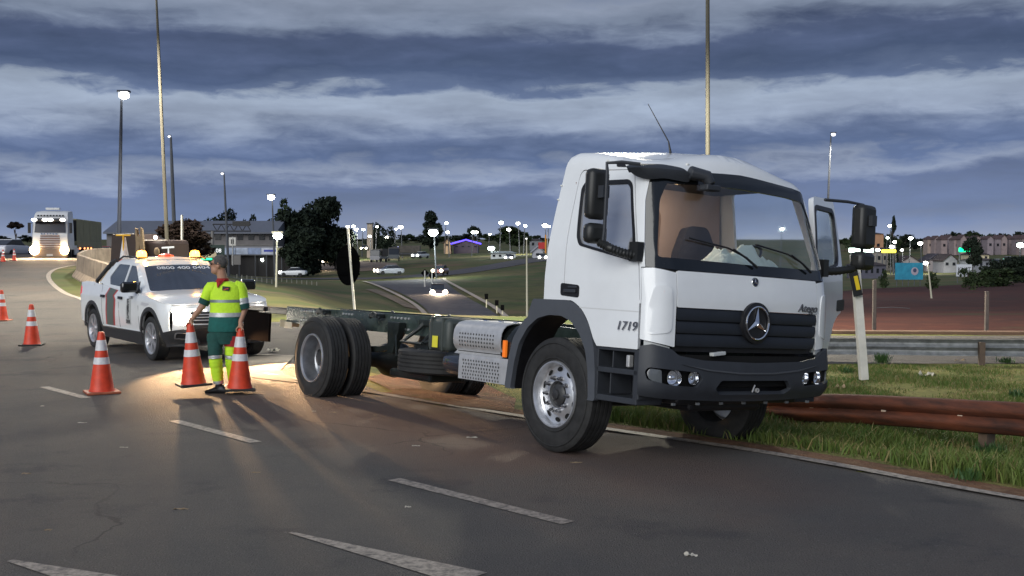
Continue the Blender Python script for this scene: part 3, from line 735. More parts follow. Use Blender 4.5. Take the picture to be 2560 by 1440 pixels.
    mb.ob('emblem_ring', CHROME, E2, smooth=True)
    text('badge_lettering', 'Atego', .098, mat('dark_chrome', (.22, .22, .24), .35, .8), T, frame(front(.72, 1.372, .012), (-.06, 1, 0), (0, 0, 1)), depth=.005, xs=1.15, shear=.3)
    # cowl under windscreen + windscreen surround (black)
    ws_out = [(S0+SA*.30, 1.640), (FR, 1.628), (FL, 1.628), (2*SC-(S0+SA*.30), 1.640), (2*SC-(S0+SA*.32), 2.2), (2*SC-(S0+SA*.44), 2.405), (2*SC-(S0+SA*.8), 2.445), (2*SC-sy(-.86), 2.478), (SC, 2.503), (sy(-.86), 2.478), (S0+SA*.8, 2.445), (S0+SA*.44, 2.405), (S0+SA*.32, 2.2)]
    ws_in = rnd([(S0+SA*.62, 1.725), (SC, 1.715), (2*SC-(S0+SA*.62), 1.725), (2*SC-(S0+SA*.68), 2.18), (2*SC-(S0+SA*.86), 2.345), (2*SC-sy(-.7), 2.365), (SC, 2.375), (sy(-.7), 2.365), (S0+SA*.86, 2.345), (S0+SA*.68, 2.20)], .03)
    panel('windscreen_surround', ws_out, cabM, mat('black_frit', (.008, .01, .012), .12, coat=.5), T, holes=[ws_in], th=.02, off=.003, res=.05)
    panel('windscreen', ws_in, cabM, GLASS, T, th=.005, off=-.004, res=.08)
    # wipers
    for y0, y1 in ((-.62, .02), (.15, .78)):
        mb = MB(); a = front(y1, 1.70, .03); b = front((y0+y1)/2+.05, 1.84, .035); mb.tube([a, a.lerp(b, .5)+Vector((.015, 0, .0)), b], [.012, .01, .007], 6)
        mb.tube([front(y0-.10, 1.90, .022), front((y0+y1)/2, 1.845, .024), front(y1-.10, 1.775, .022)], .008, 6)
        mb.ob('wiper', BLACK, T, smooth=True)
    # sun visor / air intake moulding at top right corner and camera bracket
    vis = rnd([(S0+.04, 2.39), (S0+.01, 2.50), (S0+.06, 2.575), (S0+SA*.8, 2.58), (sy(-.70), 2.50), (sy(-.64), 2.42), (sy(-.70), 2.37), (S0+SA*.9, 2.385), (S0+SA*.45, 2.365)], .05)
    def vfn(s, z):
        p = cabM(s, z); c_ = Vector((.7, 0, p.z)); d = (p-c_).normalized(); return p+d*(.12*math.sin(max(0, min(1, (z-2.36)/.24))*math.pi)+.025)
    panel('visor_horn', vis, vfn, PLAST, T, th=.06, res=.04)
    mb = MB(); mb.tube([front(-.66, 2.455, .05), front(-.52, 2.43, .10), front(-.50, 2.36, .12)], [.06, .055, .04], 10, sq=1.2); mb.box(front(-.50, 2.335, .10), (.10, .16, .05)); mb.ob('front_mirror', PLAST, T, smooth=True, bevel=.01)
    # side air vent + clearance lamps
    panel('side_vent', rnd([(.71, 2.535), (.71, 2.578), (.86, 2.572), (.86, 2.53)], .012), cabM, BLACK, T, th=.01, off=.006, res=.05)
    mb = MB()
    for s, z in ((-.205, 2.25), (-.205, 2.38), (.55, 2.61), (sy(-.7), 2.585)):
        mb = MB(); p = cabM(s, z); mb.box(p, (.025, .025, .015)); mb.ob('clearance_lamp', mat('small_white_lens', (.8, .8, .75), .2), T, bevel=.004)
    # antenna
    mb = MB(); mb.tube([(.62, -.45, 2.68), (.60, -.46, 2.78), (.42, -.56, 3.12)], [.012, .006, .003], 6); mb.ob('antenna', BLACK, T)
    # ---- left door, swung open
    pv = Vector((1.0, 1.13, 0)); th = R(-68)
    M = Matrix.Translation(pv) @ Matrix.Rotation(th, 4, 'Z') @ Matrix.Translation(-pv)
    dl = empty('door', label='open driver door with mirror arm in front of it'); dl.parent = T
    ol = [panel('door_panel', grow(door, -.004), cabM, WHITE, dl, holes=[win], th=.05, res=.05), panel('window_seal', grow(win, .012), cabM, BLACK, dl, holes=[grow(win, -.03)], th=.03, off=.006, res=.05),
          panel('door_window', grow(win, -.01), cabM, mat('clear_side_glass', (.75, .82, .82), .03, trans=.9, ior=1.3), dl, th=.004, off=-.012, res=.08), panel('door_handle_recess', hb, cabM, BLACK, dl, th=.008, off=.006, res=.05),
          panel('door_lining', [(.2, 1.15), (.2, 1.78), (.98, 1.66), (.98, 1.0), (.6, 1.0)], cabM, BEIGE, dl, off=-.055, th=.01, res=.1)]
    for o in ol: flip(o); o.data.transform(M)
    # ---- mirrors
    MIR = mat('mirror_plastic', (.018, .019, .019), .42)
    def mirrors(sg, cx, cy, yaw_, base):
        m_ = empty('mirror_assembly'); m_.parent = T
        rot = Matrix.Rotation(yaw_, 3, 'Z')
        for z, h in ((2.225 if sg < 0 else 2.185, .42), (1.90 if sg < 0 else 1.86, .17)):
            mb = MB(); mb.box((cx, cy, z), (.12 if sg < 0 else .15, .20 if sg < 0 else .245, h), rot); mb.ob('mirror_housing', MIR, m_, bevel=.045, smooth=40)
        mb = MB(); ax, ay = cx+(.11 if sg < 0 else -.02), cy; bx, by_ = base; zt_ = 2.475 if sg < 0 else 2.40
        mb.tube([(bx, by_, zt_), (lerp(bx, ax, .5), lerp(by_, ay, .6), zt_+.01), (ax, ay, zt_), (ax+.01, ay, zt_-.07), (ax+.01, ay, 1.92), (ax, ay, 1.84)], .015, 8); mb.box((cx+.08, cy, 2.24), (.08, .07, .1)); mb.ob('mirror_arm', PLAST, m_, smooth=True)
        pts = [(ax-.05, ay, 1.83), (lerp(ax, bx, .2), lerp(ay, by_, .2), 1.78), (lerp(ax, bx, .6), lerp(ay, by_, .6), 1.745), (bx, by_, 1.73)]
        mb = MB(); pp = []; rr = []
        for i in range(25):
            t = i/24*(len(pts)-1); k = min(int(t), len(pts)-2); pp.append(Vector(pts[k]).lerp(Vector(pts[k+1]), t-k)); rr.append(.034+.008*(i % 2))
        mb.tube(pp, rr, 10); mb.box((bx, by_, 1.76), (.10, .07, .16)); mb.ob('mirror_bellows', MIR, m_, smooth=50)
        return m_
    mirrors(-1, .70, -1.345, -.1, (.99, -1.14)); mirrors(1, 1.10, 1.68, .1, (1.04, 1.16))
    # ---- interior
    panel('rear_lining', [(-1.05, 1.2), (-.95, 2.5), (.95, 2.5), (1.05, 1.2)], lambda y, z: Vector((-.13+(z-1.2)*.03, y, z)), BEIGE, T, th=.01, res=.3)
    mb = MB(); mb.box((.30, 0, 2.47), (.95, 1.75, .02)); mb.ob('roof_lining', mat('dark_header', (.05, .05, .055), .8), T)
    for s in (-1,):
        panel('side_lining', [(-.16, 1.3), (-.16, 2.45), (.06, 2.45), (.06, 1.3)], lambda x, z: cabM(x, z)+Vector((0, .05, 0)), BEIGE, T, th=.01)
    lo = rnd([(-.75, 1.35), (-.75, 2.28), (.15, 2.28), (.15, 1.35)], .12)
    li = rnd([(-.73, 1.37), (-.73, 2.26), (.13, 2.26), (.13, 1.37)], .11)
    panel('lining_seam', lo, lambda y, z: Vector((-.115+(z-1.2)*.03, y, z)), mat('seam_brown', (.2, .13, .09), .8), T, holes=[li], th=.006, res=.2)
    ro = rnd([(.28, 1.72), (.28, 2.36), (.93, 2.36), (.93, 1.72)], .1); ri = rnd([(.33, 1.77), (.33, 2.31), (.88, 2.31), (.88, 1.77)], .07)
    mb = MB(); mb.box((.92, 0, 1.60), (.50, 2.06, .22)); mb.box((.78, .45, 1.72), (.22, .5, .10)); mb.ob('dashboard', mat('dash_plastic', (.02, .02, .022), .6), T, bevel=.04)
    mb = MB(); mb.box((.42, 0, 1.28), (1.2, 2.1, .05)); mb.ob('cab_floor', BLACK, T)
    SEAT = mat('seat_fabric', (.028, .026, .03), .85, var=.2, vscale=20)
    for y in (-.52, .50):
        st = empty('seat'); st.parent = T
        mb = MB(); mb.box((.28, y, 1.50), (.5, .52, .14)); mb.ob('seat_cushion', SEAT, st, bevel=.05, smooth=True)
        bk = rnd([(y-.25, 1.52), (y-.27, 1.85), (y-.13, 2.12), (y+.13, 2.12), (y+.27, 1.85), (y+.25, 1.52)], .06)
        panel('seat_back', bk, lambda a, z: Vector((.10-(z-1.5)*.12+.05*math.cos((a-y)*4), a, z)), SEAT, st, th=.12, res=.07, smooth=50)
    mb = MB(); c = Vector((.62, .50, 1.80)); mb.lathe([(-.014, .21), (0, .225), (.014, .21), (0, .195)], 32, 'z', (0, 0, 0), closed=True); mb.cyl((0, 0, -.02), (0, 0, .02), .06); mb.box((0, 0, 0), (.40, .03, .012)); mb.box((.0, -.1, 0), (.03, .2, .012))
    mb.xf(Matrix.Translation(c) @ Matrix.Rotation(R(-35), 4, 'Y')); mb.ob('steering_wheel', BLACK, T, smooth=True)
    mb = MB(); mb.tube([(.02, -.98, 2.40), (.06, -.97, 2.0), (.10, -.90, 1.5)], [.035, .03, .03], 4); mb.ob('seat_belt', mat('belt_brown', (.16, .07, .03), .7), T)
    # crumpled cloth on dashboard
    random.seed(3); mb = MB(); nx, ny = 22, 30; v = []; f = []
    for i in range(nx):
        for j in range(ny):
            a, b = i/(nx-1), j/(ny-1); e = min(a, 1-a, b, 1-b)*4
            hgt = min(1, e)*(.09+.16*abs(noise.noise(Vector((a*2.0, b*2.6, 1))))+.05*noise.noise(Vector((a*9, b*12, 4))))
            v.append((.80+.30*a+.03*noise.noise(Vector((b*5, 0, 0))), -.30+.80*b+.03*noise.noise(Vector((a*5, 3, 0))), 1.712+hgt))
    for i in range(nx-1):
        for j in range(ny-1): f.append((i*ny+j, (i+1)*ny+j, (i+1)*ny+j+1, i*ny+j+1))
    mb.add(v, f); mb.ob('crumpled_cloth', mat('pale_cloth', (.72, .84, .82), .8), None, smooth=60, label='crumpled pale green cloth lying on the dashboard of the chassis truck', cat='cloth')
    cl = bpy.data.objects['crumpled_cloth']
    mb = MB(); mb.box((1.0, .68, 1.722), (.14, .2, .004), Matrix.Rotation(.4, 3, 'Z')); pp_ = mb.ob('paper_sheet', mat('white_paper', (.75, .76, .78), .7), None, label='white paper lying beside the cloth on the dashboard', cat='paper')
    for o in (cl, pp_):
        bpy.context.view_layer.update(); o.matrix_world = T.matrix_world.copy()
    # warm cab light
    lp = lamp('cab_light', 'AREA', (.45, -.2, 2.43), 9, (1, .78, .60), T, .08, aim=(-.3, 0, -1)); lp.data.size = .2; lp.data.energy = 5
    mb = MB(); mb.box((.45, -.2, 2.45), (.1, .12, .01));  mb.ob('cab_light_lens', mat('cab_light_lens', (.8, .6, .4), .4, emit=(1, .62, .3), es=3), T, bevel=.005)
    # ---- fender
    def arc(cx, cz, r, a0, a1, n): return [(cx+r*math.cos(R(lerp(a0, a1, i/n))), cz+r*math.sin(R(lerp(a0, a1, i/n)))) for i in range(n+1)]
    FEN = mat('fender_plastic', (.075, .082, .095), .5, var=.08, vscale=5)
    for sg in (-1, 1):
        inner = [(-.645, .50), (-.60, .75), (-.54, .93), (-.42, 1.08), (-.28, 1.17), (-.12, 1.205), (.06, 1.205), (.20, 1.16), (.32, 1.06), (.41, .92), (.455, .75), (.475, .50)]
        outer = [(-.735, .50), (-.69, .80), (-.63, .98), (-.50, 1.13), (-.42, 1.18), (-.42, 1.21), (-.36, 1.345), (.13, 1.345), (.24, 1.32), (.35, 1.25), (.45, 1.12), (.52, .95), (.55, .75), (.56, .50)]
        fn = (lambda x, z: Vector((x, -1.145, z))) if sg < 0 else (lambda x, z: Vector((x, 1.145, z)))
        loop = rnd(outer, .03, 3)+rnd(inner[::-1], .03, 3)
        o = panel('fender', loop, fn, FEN, T, th=.05 if sg < 0 else -.05, res=.06)
        # fender inner liner
        mb = MB(); v = []; f = []
        for x, z in inner: v += [(x, sg*1.10, z), (x, sg*.78, z)]
        for i in range(len(inner)-1): f.append((2*i, 2*i+1, 2*i+3, 2*i+2))
        mb.add(v, f); mb.ob('fender_liner', BLACK, T, smooth=40)
    # lower side of the door / sill
    # step box
    def stepbox(sg):
        st = empty('step'); st.parent = T
        mb = MB(); y0 = sg*1.12; yi = sg*.84
        for (x0, x1, z0, z1) in ((.50, .56, .53, .96), (1.0, 1.07, .56, .95)): mb.box(((x0+x1)/2, (y0+yi)/2, (z0+z1)/2), (x1-x0, .28, z1-z0))
        for z, t in ((.54, .05), (.775, .045), (.955, .03)): mb.box((.78, (y0+yi)/2+(-.0), z), (.54, .28, t))
        mb.box((.78, yi, .75), (.54, .02, .44))
        mb.box((.70, sg*.98, .665), (.012, .24, .18)); mb.box((.72, sg*.98, .87), (.012, .24, .15))
        mb.ob('step_frame', PLAST, st, bevel=.012)
        mb = MB(); mb.box((.93, sg*1.10, .865), (.04, .05, .10)); mb.ob('step_fitting', STEEL, st, bevel=.008)
    stepbox(-1); stepbox(1)
    # ---- bumper: wraps round
    def bump(s, z):
        p = cabM(s, 1.2); W = 1.135; k = .035+ .02*math.sin(max(0, min(1, (z-.55)/.45))*math.pi) - .05*sm(.66, .56, z)
        c_ = Vector((.5, 0, p.z)); d = (Vector((p.x, p.y, 0))-Vector((.6, p.y*.55, 0))).normalized()
        return Vector((p.x, p.y, z))+d*k
    B0 = S0+.055; BL = 2*SC-B0
    def by(y): s = sy(-abs(y)); return s if y <= 0 else 2*SC-s
    top = [(B0, 1.0), (S0+SA*.5, 1.02), (FR-.02, .985), (FR+.05, .935), (by(-.6), .90), (SC, .885), (by(.6), .90), (2*SC-FR-.05, .935), (2*SC-FR+.02, .985), (2*SC-S0-SA*.5, 1.02), (BL, 1.0)]
    bot = [(BL, .60), (2*SC-FR, .575), (by(.4), .56), (SC, .555), (by(-.4), .56), (FR, .575), (B0, .60)]
    lampo = lambda m: [(SC+m*(s-SC), z) for s, z in rnd([(by(-1.0)-.14, .80), (by(-1.0)-.11, .835), (by(-.64), .80), (by(-.60), .74), (by(-.66), .675), (by(-.9)-.02, .695), (by(-1.0)-.12, .735)], .02)]
    intake = rnd([(by(-.46), .665), (by(-.40), .735), (by(.40), .735), (by(.46), .665), (by(.40), .615), (by(-.40), .615)], .02)
    panel('bumper', rnd(top+bot, .02), bump, PLAST, T, holes=[lampo(1), lampo(-1), intake], th=.04, res=.045, smooth=45)
    panel('bumper_back', [(B0+.1, .62), (B0+.1, .95), (BL-.1, .95), (BL-.1, .62)], bump, DARKIN, T, off=-.085, th=.01, res=.1)
    # crease lip across the bumper
    def lipfn(s, z): return bump(s, z)
    panel('bumper_lip', rnd([(FR+.08, .865), (by(-.55), .815), (by(-.2), .79), (by(.2), .79), (by(.55), .815), (2*SC-FR-.08, .865), (by(.55), .828), (by(.2), .803), (by(-.2), .803), (by(-.55), .828)], .01), bump, mat('bumper_highlight', (.07, .075, .085), .45), T, off=.012, th=.03, res=.04)
    for m in (1, -1):
        g = empty('headlight_unit'); g.parent = T
        for yy, r, nm in ((-.895, .068, 'headlight'), (-.70, .056, 'headlight')):
            yb = yy*m; c_ = bump(by(-abs(yy)), .752); c_.y = yb; c_.x -= .03
            ax = Vector((1, .22*(-1 if m > 0 else 1)*(1 if abs(yy) > .8 else .4), 0)).normalized()
            mb = MB(); mb.lathe([(-.05, r*.75), (0, r*.98), (.012, r)], 28, 'x'); Mx = Matrix.Translation(c_) @ ax.to_track_quat('X', 'Z').to_matrix().to_4x4(); mb.xf(Mx); mb.ob('headlight_bowl', CHROME, g, smooth=True)
            mb = MB(); mb.lathe([(-.045, r*.72), (-.046, .0001)], 20, 'x'); mb.lathe([(-.045, .018), (-.02, .016), (-.015, .0001)], 12, 'x'); mb.xf(Mx); mb.ob('headlight_reflector', CHROME, g, smooth=True)
            mb = MB(); mb.lathe([(.012, r), (.020, r*.7), (.024, r*.3), (.025, .0001)], 28, 'x'); mb.xf(Mx); mb.ob('headlight_lens', mat('lens_glass', (.9, .92, .95), .02, trans=.9, ior=1.3), g, smooth=True)
        pl = [(SC+m*(s-SC), z) for s, z in rnd([(by(-1.0)-.125, .795), (by(-1.0)-.10, .825), (by(-1.0)+.0, .815), (by(-1.0)+.01, .70), (by(-1.0)-.06, .715), (by(-1.0)-.11, .745)], .015)]
        panel('indicator_lens', pl, bump, mat('indicator_grey', (.10, .11, .12), .15, coat=1), g, off=-.02, th=.012 if m > 0 else -.012, res=.05)
    mb = MB(); p = front(.02, .665, .02); mb.tube([p+Vector((0, -.03, -.03)), p+Vector((0, 0, .03))], .007, 6); mb.lathe([(-.01, .02), (.01, .02), (.01, .012), (-.01, .012)], 12, 'x', p+Vector((0, .03, -.015)), closed=True); mb.ob('tow_eye', STEEL, T, smooth=True)
    mb = MB(); p = front(-.42, .955, .0); mb.box(p, (.05, .15, .03), Matrix.Rotation(.1, 3, 'X')); mb.ob('radiator_bracket', mat('trim_pale', (.5, .52, .52), .4), T, bevel=.006)
    # underbody
    mb = MB(); mb.box((.3, 0, .62), (1.4, .9, .35)); mb.box((.9, 0, .62), (.5, 1.5, .2)); mb.ob('engine_block', BLACK, T, bevel=.03)
    mb = MB()
    for k in range(7): mb.box((1.2, -.85+k*.28, .535), (.02, .03, .02))
    mb.ob('underside_bolt', GALV, T)['kind'] = 'stuff'
    # ---- axles and wheels
    mb = MB(); mb.cyl((0, -.95, .45), (0, .95, .45), .06); mb.ob('front_axle', CHASS, T, smooth=True)
    mb = MB(); mb.lathe([(-.9, .07), (-.45, .075), (-.25, .11), (-.15, .2), (0, .24), (.15, .2), (.25, .11), (.45, .075), (.9, .07)], 20, 'y', (-4.73, 0, .5)); mb.ob('rear_axle', CHASS, T, smooth=True)
    wheel_front(T, (0, -1.0, .505), -1); wheel_front(T, (0, 1.0, .505), 1)
    wheel_rear(T, (-4.73, -1.045, .505), -1); wheel_rear(T, (-4.73, 1.045, .505), 1)
    # ---- ladder frame
    for sg in (-1, 1):
        mb = MB(); y = sg*.43; q = [(-.0, 0), (-.075*sg*-1, 0)]
        sec = [(0, 0), (0, .235), (-sg*.07, .235), (-sg*.07, .229), (-sg*.008, .227), (-sg*.008, .008), (-sg*.07, .006), (-sg*.07, 0)]
        def zc(x): return .86 if x < -1.2 else .86+(x+1.2)*-.03
        xs = [-7.1, -5.5, -4.2, -3, -1.2, .9]; v = []; f = []
        for x in xs:
            for (a, b) in sec: v.append((x, y+a, zc(x)+b-(0 if -6.0 < x else .0)))
        n = len(sec)
        for i in range(len(xs)-1):
            for k in range(n): f.append((i*n+k, i*n+(k+1) % n, (i+1)*n+(k+1) % n, (i+1)*n+k))
        f.append(tuple(range(n))); f.append(tuple(range((len(xs)-1)*n, len(xs)*n))[::-1])
        mb.add(v, f); mb.ob('frame_rail', mat('frame_green_black', (.035, .05, .045), .25, var=.35, vscale=6, coat=.3), T)
        # bolt rows
        mb = MB()
        for x0, n_ in ((-6.6, 4), (-6.3, 3), (-5.35, 4), (-4.1, 4), (-3.85, 3), (-3.2, 5), (-2.4, 4), (-1.4, 4)):
            for k in range(n_):
                for z in (.92, 1.05): mb.cyl((x0+k*.08, y+sg*.0, z), (x0+k*.08, y+sg*.018, z), .014, n=6)
        mb.ob('rail_bolt', STEEL, T)['kind'] = 'stuff'
        # pale lit flange edge
    for x in (-7.06, -5.9, -4.9, -4.2, -3.1, -2.0, -.9):
        mb = MB(); mb.box((x, 0, .975), (.10, .80, .16)); mb.ob('crossmember', CHASS, T, bevel=.01)
    mb = MB(); mb.box((-7.115, -.37, .85), (.012, .3, .10)); mb.box((-7.0, -.445, .83), (.25, .012, .09)); mb.ob('rail_end_plate', mat('rail_end_lit', (.55, .50, .38), .6), T)  # pickup headlamps' light on the rail end is put into this cream colour
    # spring brackets and hangers on right
    for sg in (-1, 1):
        y = sg*.46
        mb = MB(); mb.prism([(-5.65, 1.0), (-5.35, 1.0), (-5.30, .9), (-5.55, .66), (-5.75, .72)], y, y+sg*.09, 'y'); mb.prism([(-4.0, 1.0), (-3.72, 1.0), (-3.75, .88), (-3.86, .62), (-3.98, .62)], y, y+sg*.09, 'y')
        mb.prism([(-5.72, .70), (-5.2, .62), (-4.73, .59), (-4.2, .62), (-3.85, .68), (-3.85, .74), (-4.2, .69), (-4.73, .67), (-5.2, .69), (-5.72, .76)], y+sg*.01, y+sg*.085, 'y')
        mb.ob('leaf_spring', CHASS, T, bevel=.006)
        for x in (-5.8, -4.35):
            m2 = MB(); m2.box((x, y+sg*.05, 1.06), (.2, .12, .05)); m2.tube([(x-.12, y+sg*.07, 1.03), (x, y+sg*.1, 1.10), (x+.12, y+sg*.07, 1.03)], .02, 6); m2.ob('body_bracket', CHASS, T, bevel=.006)
    # cradle bracket over spare
    mb = MB(); 
    for dx in (0, .26):
        mb.tube([(-3.30+dx, -.45, 1.02), (-3.34+dx*1.3, -.50, .95), (-3.42+dx*1.6, -.66, .80)], [.035, .03, .02], 6)
    mb.tube([(-3.45, -.68, .79), (-2.95, -.70, .785)], .018, 6); mb.box((-3.18, -.47, 1.02), (.42, .03, .07)); mb.box((-3.1, -.52, .70), (.3, .2, .2))
    mb.tube([(-2.95, -.66, .80), (-2.60, -.47, .98)], .022, 6); mb.tube([(-3.7, -.6, .85), (-3.5, -.7, .62), (-3.45, -.6, .6)], .012, 5)
    mb.ob('spare_wheel_carrier', CHASS, T, bevel=.005)
    # spare wheel lying flat
    sw = empty('spare_wheel', (-2.86, -.47, .60), rot=(R(90), 0, 0)); sw.parent = T
    make_tyre('tyre', .505, .27, .29, sw); mb = MB(); mb.lathe([(.135, .295), (.12, .28), (.03, .26), (.02, .12), (.02, .0001)], 40); mb.lathe([(-.135, .295), (-.12, .28), (.03, .26)], 40); mb.ob('rim', ALU, sw, smooth=30)
    mb = MB(); mb.box((-2.70, -.55, .765), (.62, .10, .03)); mb.ob('spare_clamp', mat('clamp_galv', (.5, .52, .55), .35, .7), T, bevel=.008)
    # underfloor gear
    mb = MB(); mb.box((-3.1, -.2, .52), (.5, .6, .25)); mb.lathe([(-.3, .14), (.3, .14), (.33, .1)], 20, 'x', (-2.7, .1, .62)); mb.box((-1.9, .1, .62), (1.2, .6, .25)); mb.cyl((-4.5, 0, .58), (-1.0, 0, .72), .05); mb.box((-3.2, -.45, .42), (.9, .5, .10)); mb.ob('driveline', CHASS, T, bevel=.03)
    # air tank
    mb = MB(); mb.lathe([(-2.0, .0001), (-1.995, .06), (-1.97, .10), (-1.93, .118), (-1.62, .12), (-1.58, .118), (-1.3, .12), (-1.1, .118), (-1.06, .0001)], 28, 'x', (0, -.95, .655)); mb.lathe([(-1.62, .124), (-1.58, .124)], 28, 'x', (0, -.95, .655)); mb.ob('air_tank', mat('tank_black', (.02, .025, .035), .18, coat=.6), T, smooth=35)
    # battery box
    bb = empty('battery_box'); bb.parent = T
    mb = MB(); mb.box((-2.12, -.78, .93), (.42, .50, .34)); mb.ob('box_shell', mat('box_olive', (.05, .06, .055), .45, var=.1), bb, bevel=.05, smooth=30)
    mb = MB()
    for x in (-2.24, -2.02): mb.box((x, -.785, .935), (.03, .52, .355))
    mb.ob('box_strap', mat('box_olive', (.05, .06, .055), .45), bb, bevel=.02)
    mb = MB(); mb.box((-2.14, -1.044, .855), (.105, .004, .12)); mb.ob('warning_label', mat('yellow_label', (.72, .66, .05), .5), bb)
    # exhaust heat shield with perforations (right side)
    hs = empty('heat_shield'); hs.parent = T
    prof = [(-.55, 1.10), (-.98, 1.095), (-1.06, 1.07), (-1.105, 1.02), (-1.115, .95), (-1.115, .88), (-1.10, .835), (-1.06, .81), (-1.055, .79), (-1.095, .765), (-1.10, .73), (-1.10, .52)]
    x0, x1 = -1.68, -.86
    L_ = [0]
    for a, b in zip(prof, prof[1:]): L_.append(L_[-1]+math.hypot(b[0]-a[0], b[1]-a[1]))
    def hf(x, t):
        for i in range(len(prof)-1):
            if t <= L_[i+1] or i == len(prof)-2:
                k = (t-L_[i])/(L_[i+1]-L_[i]); return Vector((x, lerp(prof[i][0], prof[i+1][0], k), lerp(prof[i][1], prof[i+1][1], k)))
    tl = L_[9]
    panel('shield_upper', rnd([(x0, 0), (x0, tl), (x1, tl), (x1, 0)], .01), hf, STEEL, hs, th=.006, res=.045, smooth=50)
    panel('shield_lower', rnd([(x0+.10, tl+.001), (x0+.10, L_[-1]), (x1+.14, L_[-1]), (x1+.14, tl+.001)], .012), hf, STEEL, hs, th=.006, res=.06, smooth=50)
    mb = MB()
    def hole(x, t):
        p = hf(x, t); q = hf(x, t+.004); d = (q-p).normalized(); n_ = Vector((1, 0, 0)).cross(d); n_ = n_ if n_.y < 0 else -n_; p = p+n_*.010
        a = .0085; v = [p+Vector((1, 0, 0))*a*math.cos(k*math.pi/3)+d*a*1.35*math.sin(k*math.pi/3) for k in range(6)]; mb.add(v, [tuple(range(6))])
    for r_ in range(4):
        for k in range(13): hole(x0+.12+k*.048, L_[4]-.02+r_*.037)
    for r_ in range(7):
        for k in range(14): hole(x0+.18+k*.046+(.012 if r_ % 2 else 0), L_[10]+.02+r_*.034)
    mb.ob('perforation', DARKIN, hs, fix=False)
    mb = MB()
    for x in (x0+.2, x0+.45, x0+.7): mb.box((x, -.86, 1.106), (.06, .03, .012))
    mb.ob('shield_bolt', CHROME, hs, bevel=.004)
    mb = MB(); mb.lathe([(x0+.02, .0001), (x0+.02, .25), (x1-.02, .25), (x1-.02, .0001)], 28, 'x', (0, -.82, .83)); mb.ob('silencer', BLACK, T, smooth=30)
    mb = MB(); mb.lathe([(-.90, .0001), (-.90, .235), (-.77, .23), (-.70, .18), (-.68, .0001)], 24, 'x', (0, -.86, .86)); mb.box((-.75, -.8, .62), (.16, .5, .2)); mb.ob('silencer_end', mat('oily_black', (.01, .012, .012), .2, coat=.5), T, smooth=35)
    mb = MB(); mb.box((-.79, -1.118, .86), (.045, .03, .16)); mb.ob('side_marker', ORANGE, T, bevel=.006)
    # rear overhang: underrun tail with mud flap
    mb = MB(); mb.box((-7.62, -.36, 1.02), (1.0, .10, .10)); mb.box((-8.3, -.30, 1.03), (.85, .3, .06)); mb.ob('tail_beam', BLACK, T, bevel=.01)
    mb = MB(); mb.box((-8.24, -.38, .79), (.95, .04, .49)); mb.ob('mud_flap', mat('flap_rubber', (.006, .005, .005), .9, spec=0), T, bevel=.005)
    return T
TRUCK = build_truck()
# ------------------------------------------------------------------ road service pickup
class Skin:
    """closed car-body outline at height z; straight sides, rounded corners, bowed front"""
    def __init__(s, W, F, B, rf, rb, bow): s.W, s.F, s.B, s.rf, s.rb, s.bow = W, F, B, rf, rb, bow
    def side(s, x, z, sg=-1, off=0):
        W, F, B = table(s.W, z), table(s.F, z), table(s.B, z); xf = F-s.bow-s.rf; xb = B+s.rb; y = W
        if x > xf: y = W-s.rf+math.sqrt(max(0, s.rf**2-min(s.rf, x-xf)**2))
        if x < xb: y = W-s.rb+math.sqrt(max(0, s.rb**2-min(s.rb, xb-x)**2))
        return Vector((x, sg*(y+off), z))
    def front(s, y, z, off=0):
        W, F = table(s.W, z), table(s.F, z); a = abs(y); yc = W-s.rf
        if a <= yc: x = F-s.bow*(a/yc)**2
        else: x = F-s.bow-s.rf+math.sqrt(max(0, s.rf**2-min(s.rf, a-yc)**2))
        return Vector((x+off, y, z))
    def back(s, y, z, off=0):
        W, B = table(s.W, z), table(s.B, z); a = abs(y); yc = W-s.rb
        x = B if a <= yc else B+s.rb-math.sqrt(max(0, s.rb**2-min(s.rb, a-yc)**2))
        return Vector((x-off, y, z))
def car_wheel(parent, c, s, r=.355, w=.225, spokes=6, rimr=.25):
    t = empty('wheel', c); t.parent = parent
    make_tyre('tyre', r, w, rimr+.012, t, groove=False, n=40)
    mb = MB(); mb.lathe([(s*w*.38, rimr+.012), (s*w*.46, rimr+.008), (s*w*.46, rimr-.004), (s*w*.30, rimr-.02), (-s*w*.3, rimr-.03)], 40); mb.lathe([(s*w*.02, rimr-.02), (s*.0, .0001)], 24, mi=1)
    mb.lathe([(s*w*.36, .001), (s*w*.37, .05), (s*w*.26, .06)], 20)
    for k in range(spokes):
        q = 2*math.pi*k/spokes+.3
        for dq in (-.16, .16):
            d0 = Vector((math.cos(q+dq*.6), 0, math.sin(q+dq*.6))); d1 = Vector((math.cos(q+dq), 0, math.sin(q+dq)))
            a = d0*.045+Vector((0, s*w*.33, 0)); b = d1*(rimr-.006)+Vector((0, s*w*.36, 0)); u = (b-a).normalized(); n_ = Vector((0, 1, 0)).cross(u)*.016
            e = Vector((0, -s*.03, 0)); mb.add([a-n_, a+n_, b+n_*1.5, b-n_*1.5, a-n_+e, a+n_+e, b+n_*1.5+e, b-n_*1.5+e], [(0, 1, 2, 3), (4, 7, 6, 5), (0, 4, 5, 1), (1, 5, 6, 2), (2, 6, 7, 3), (3, 7, 4, 0)])
    mb.ob('rim', [ALU, DARKIN], t, smooth=30); return t
def flipy(o):
    me = o.data
    for v in me.vertices: v.co.y = -v.co.y
    me.flip_normals(); return o
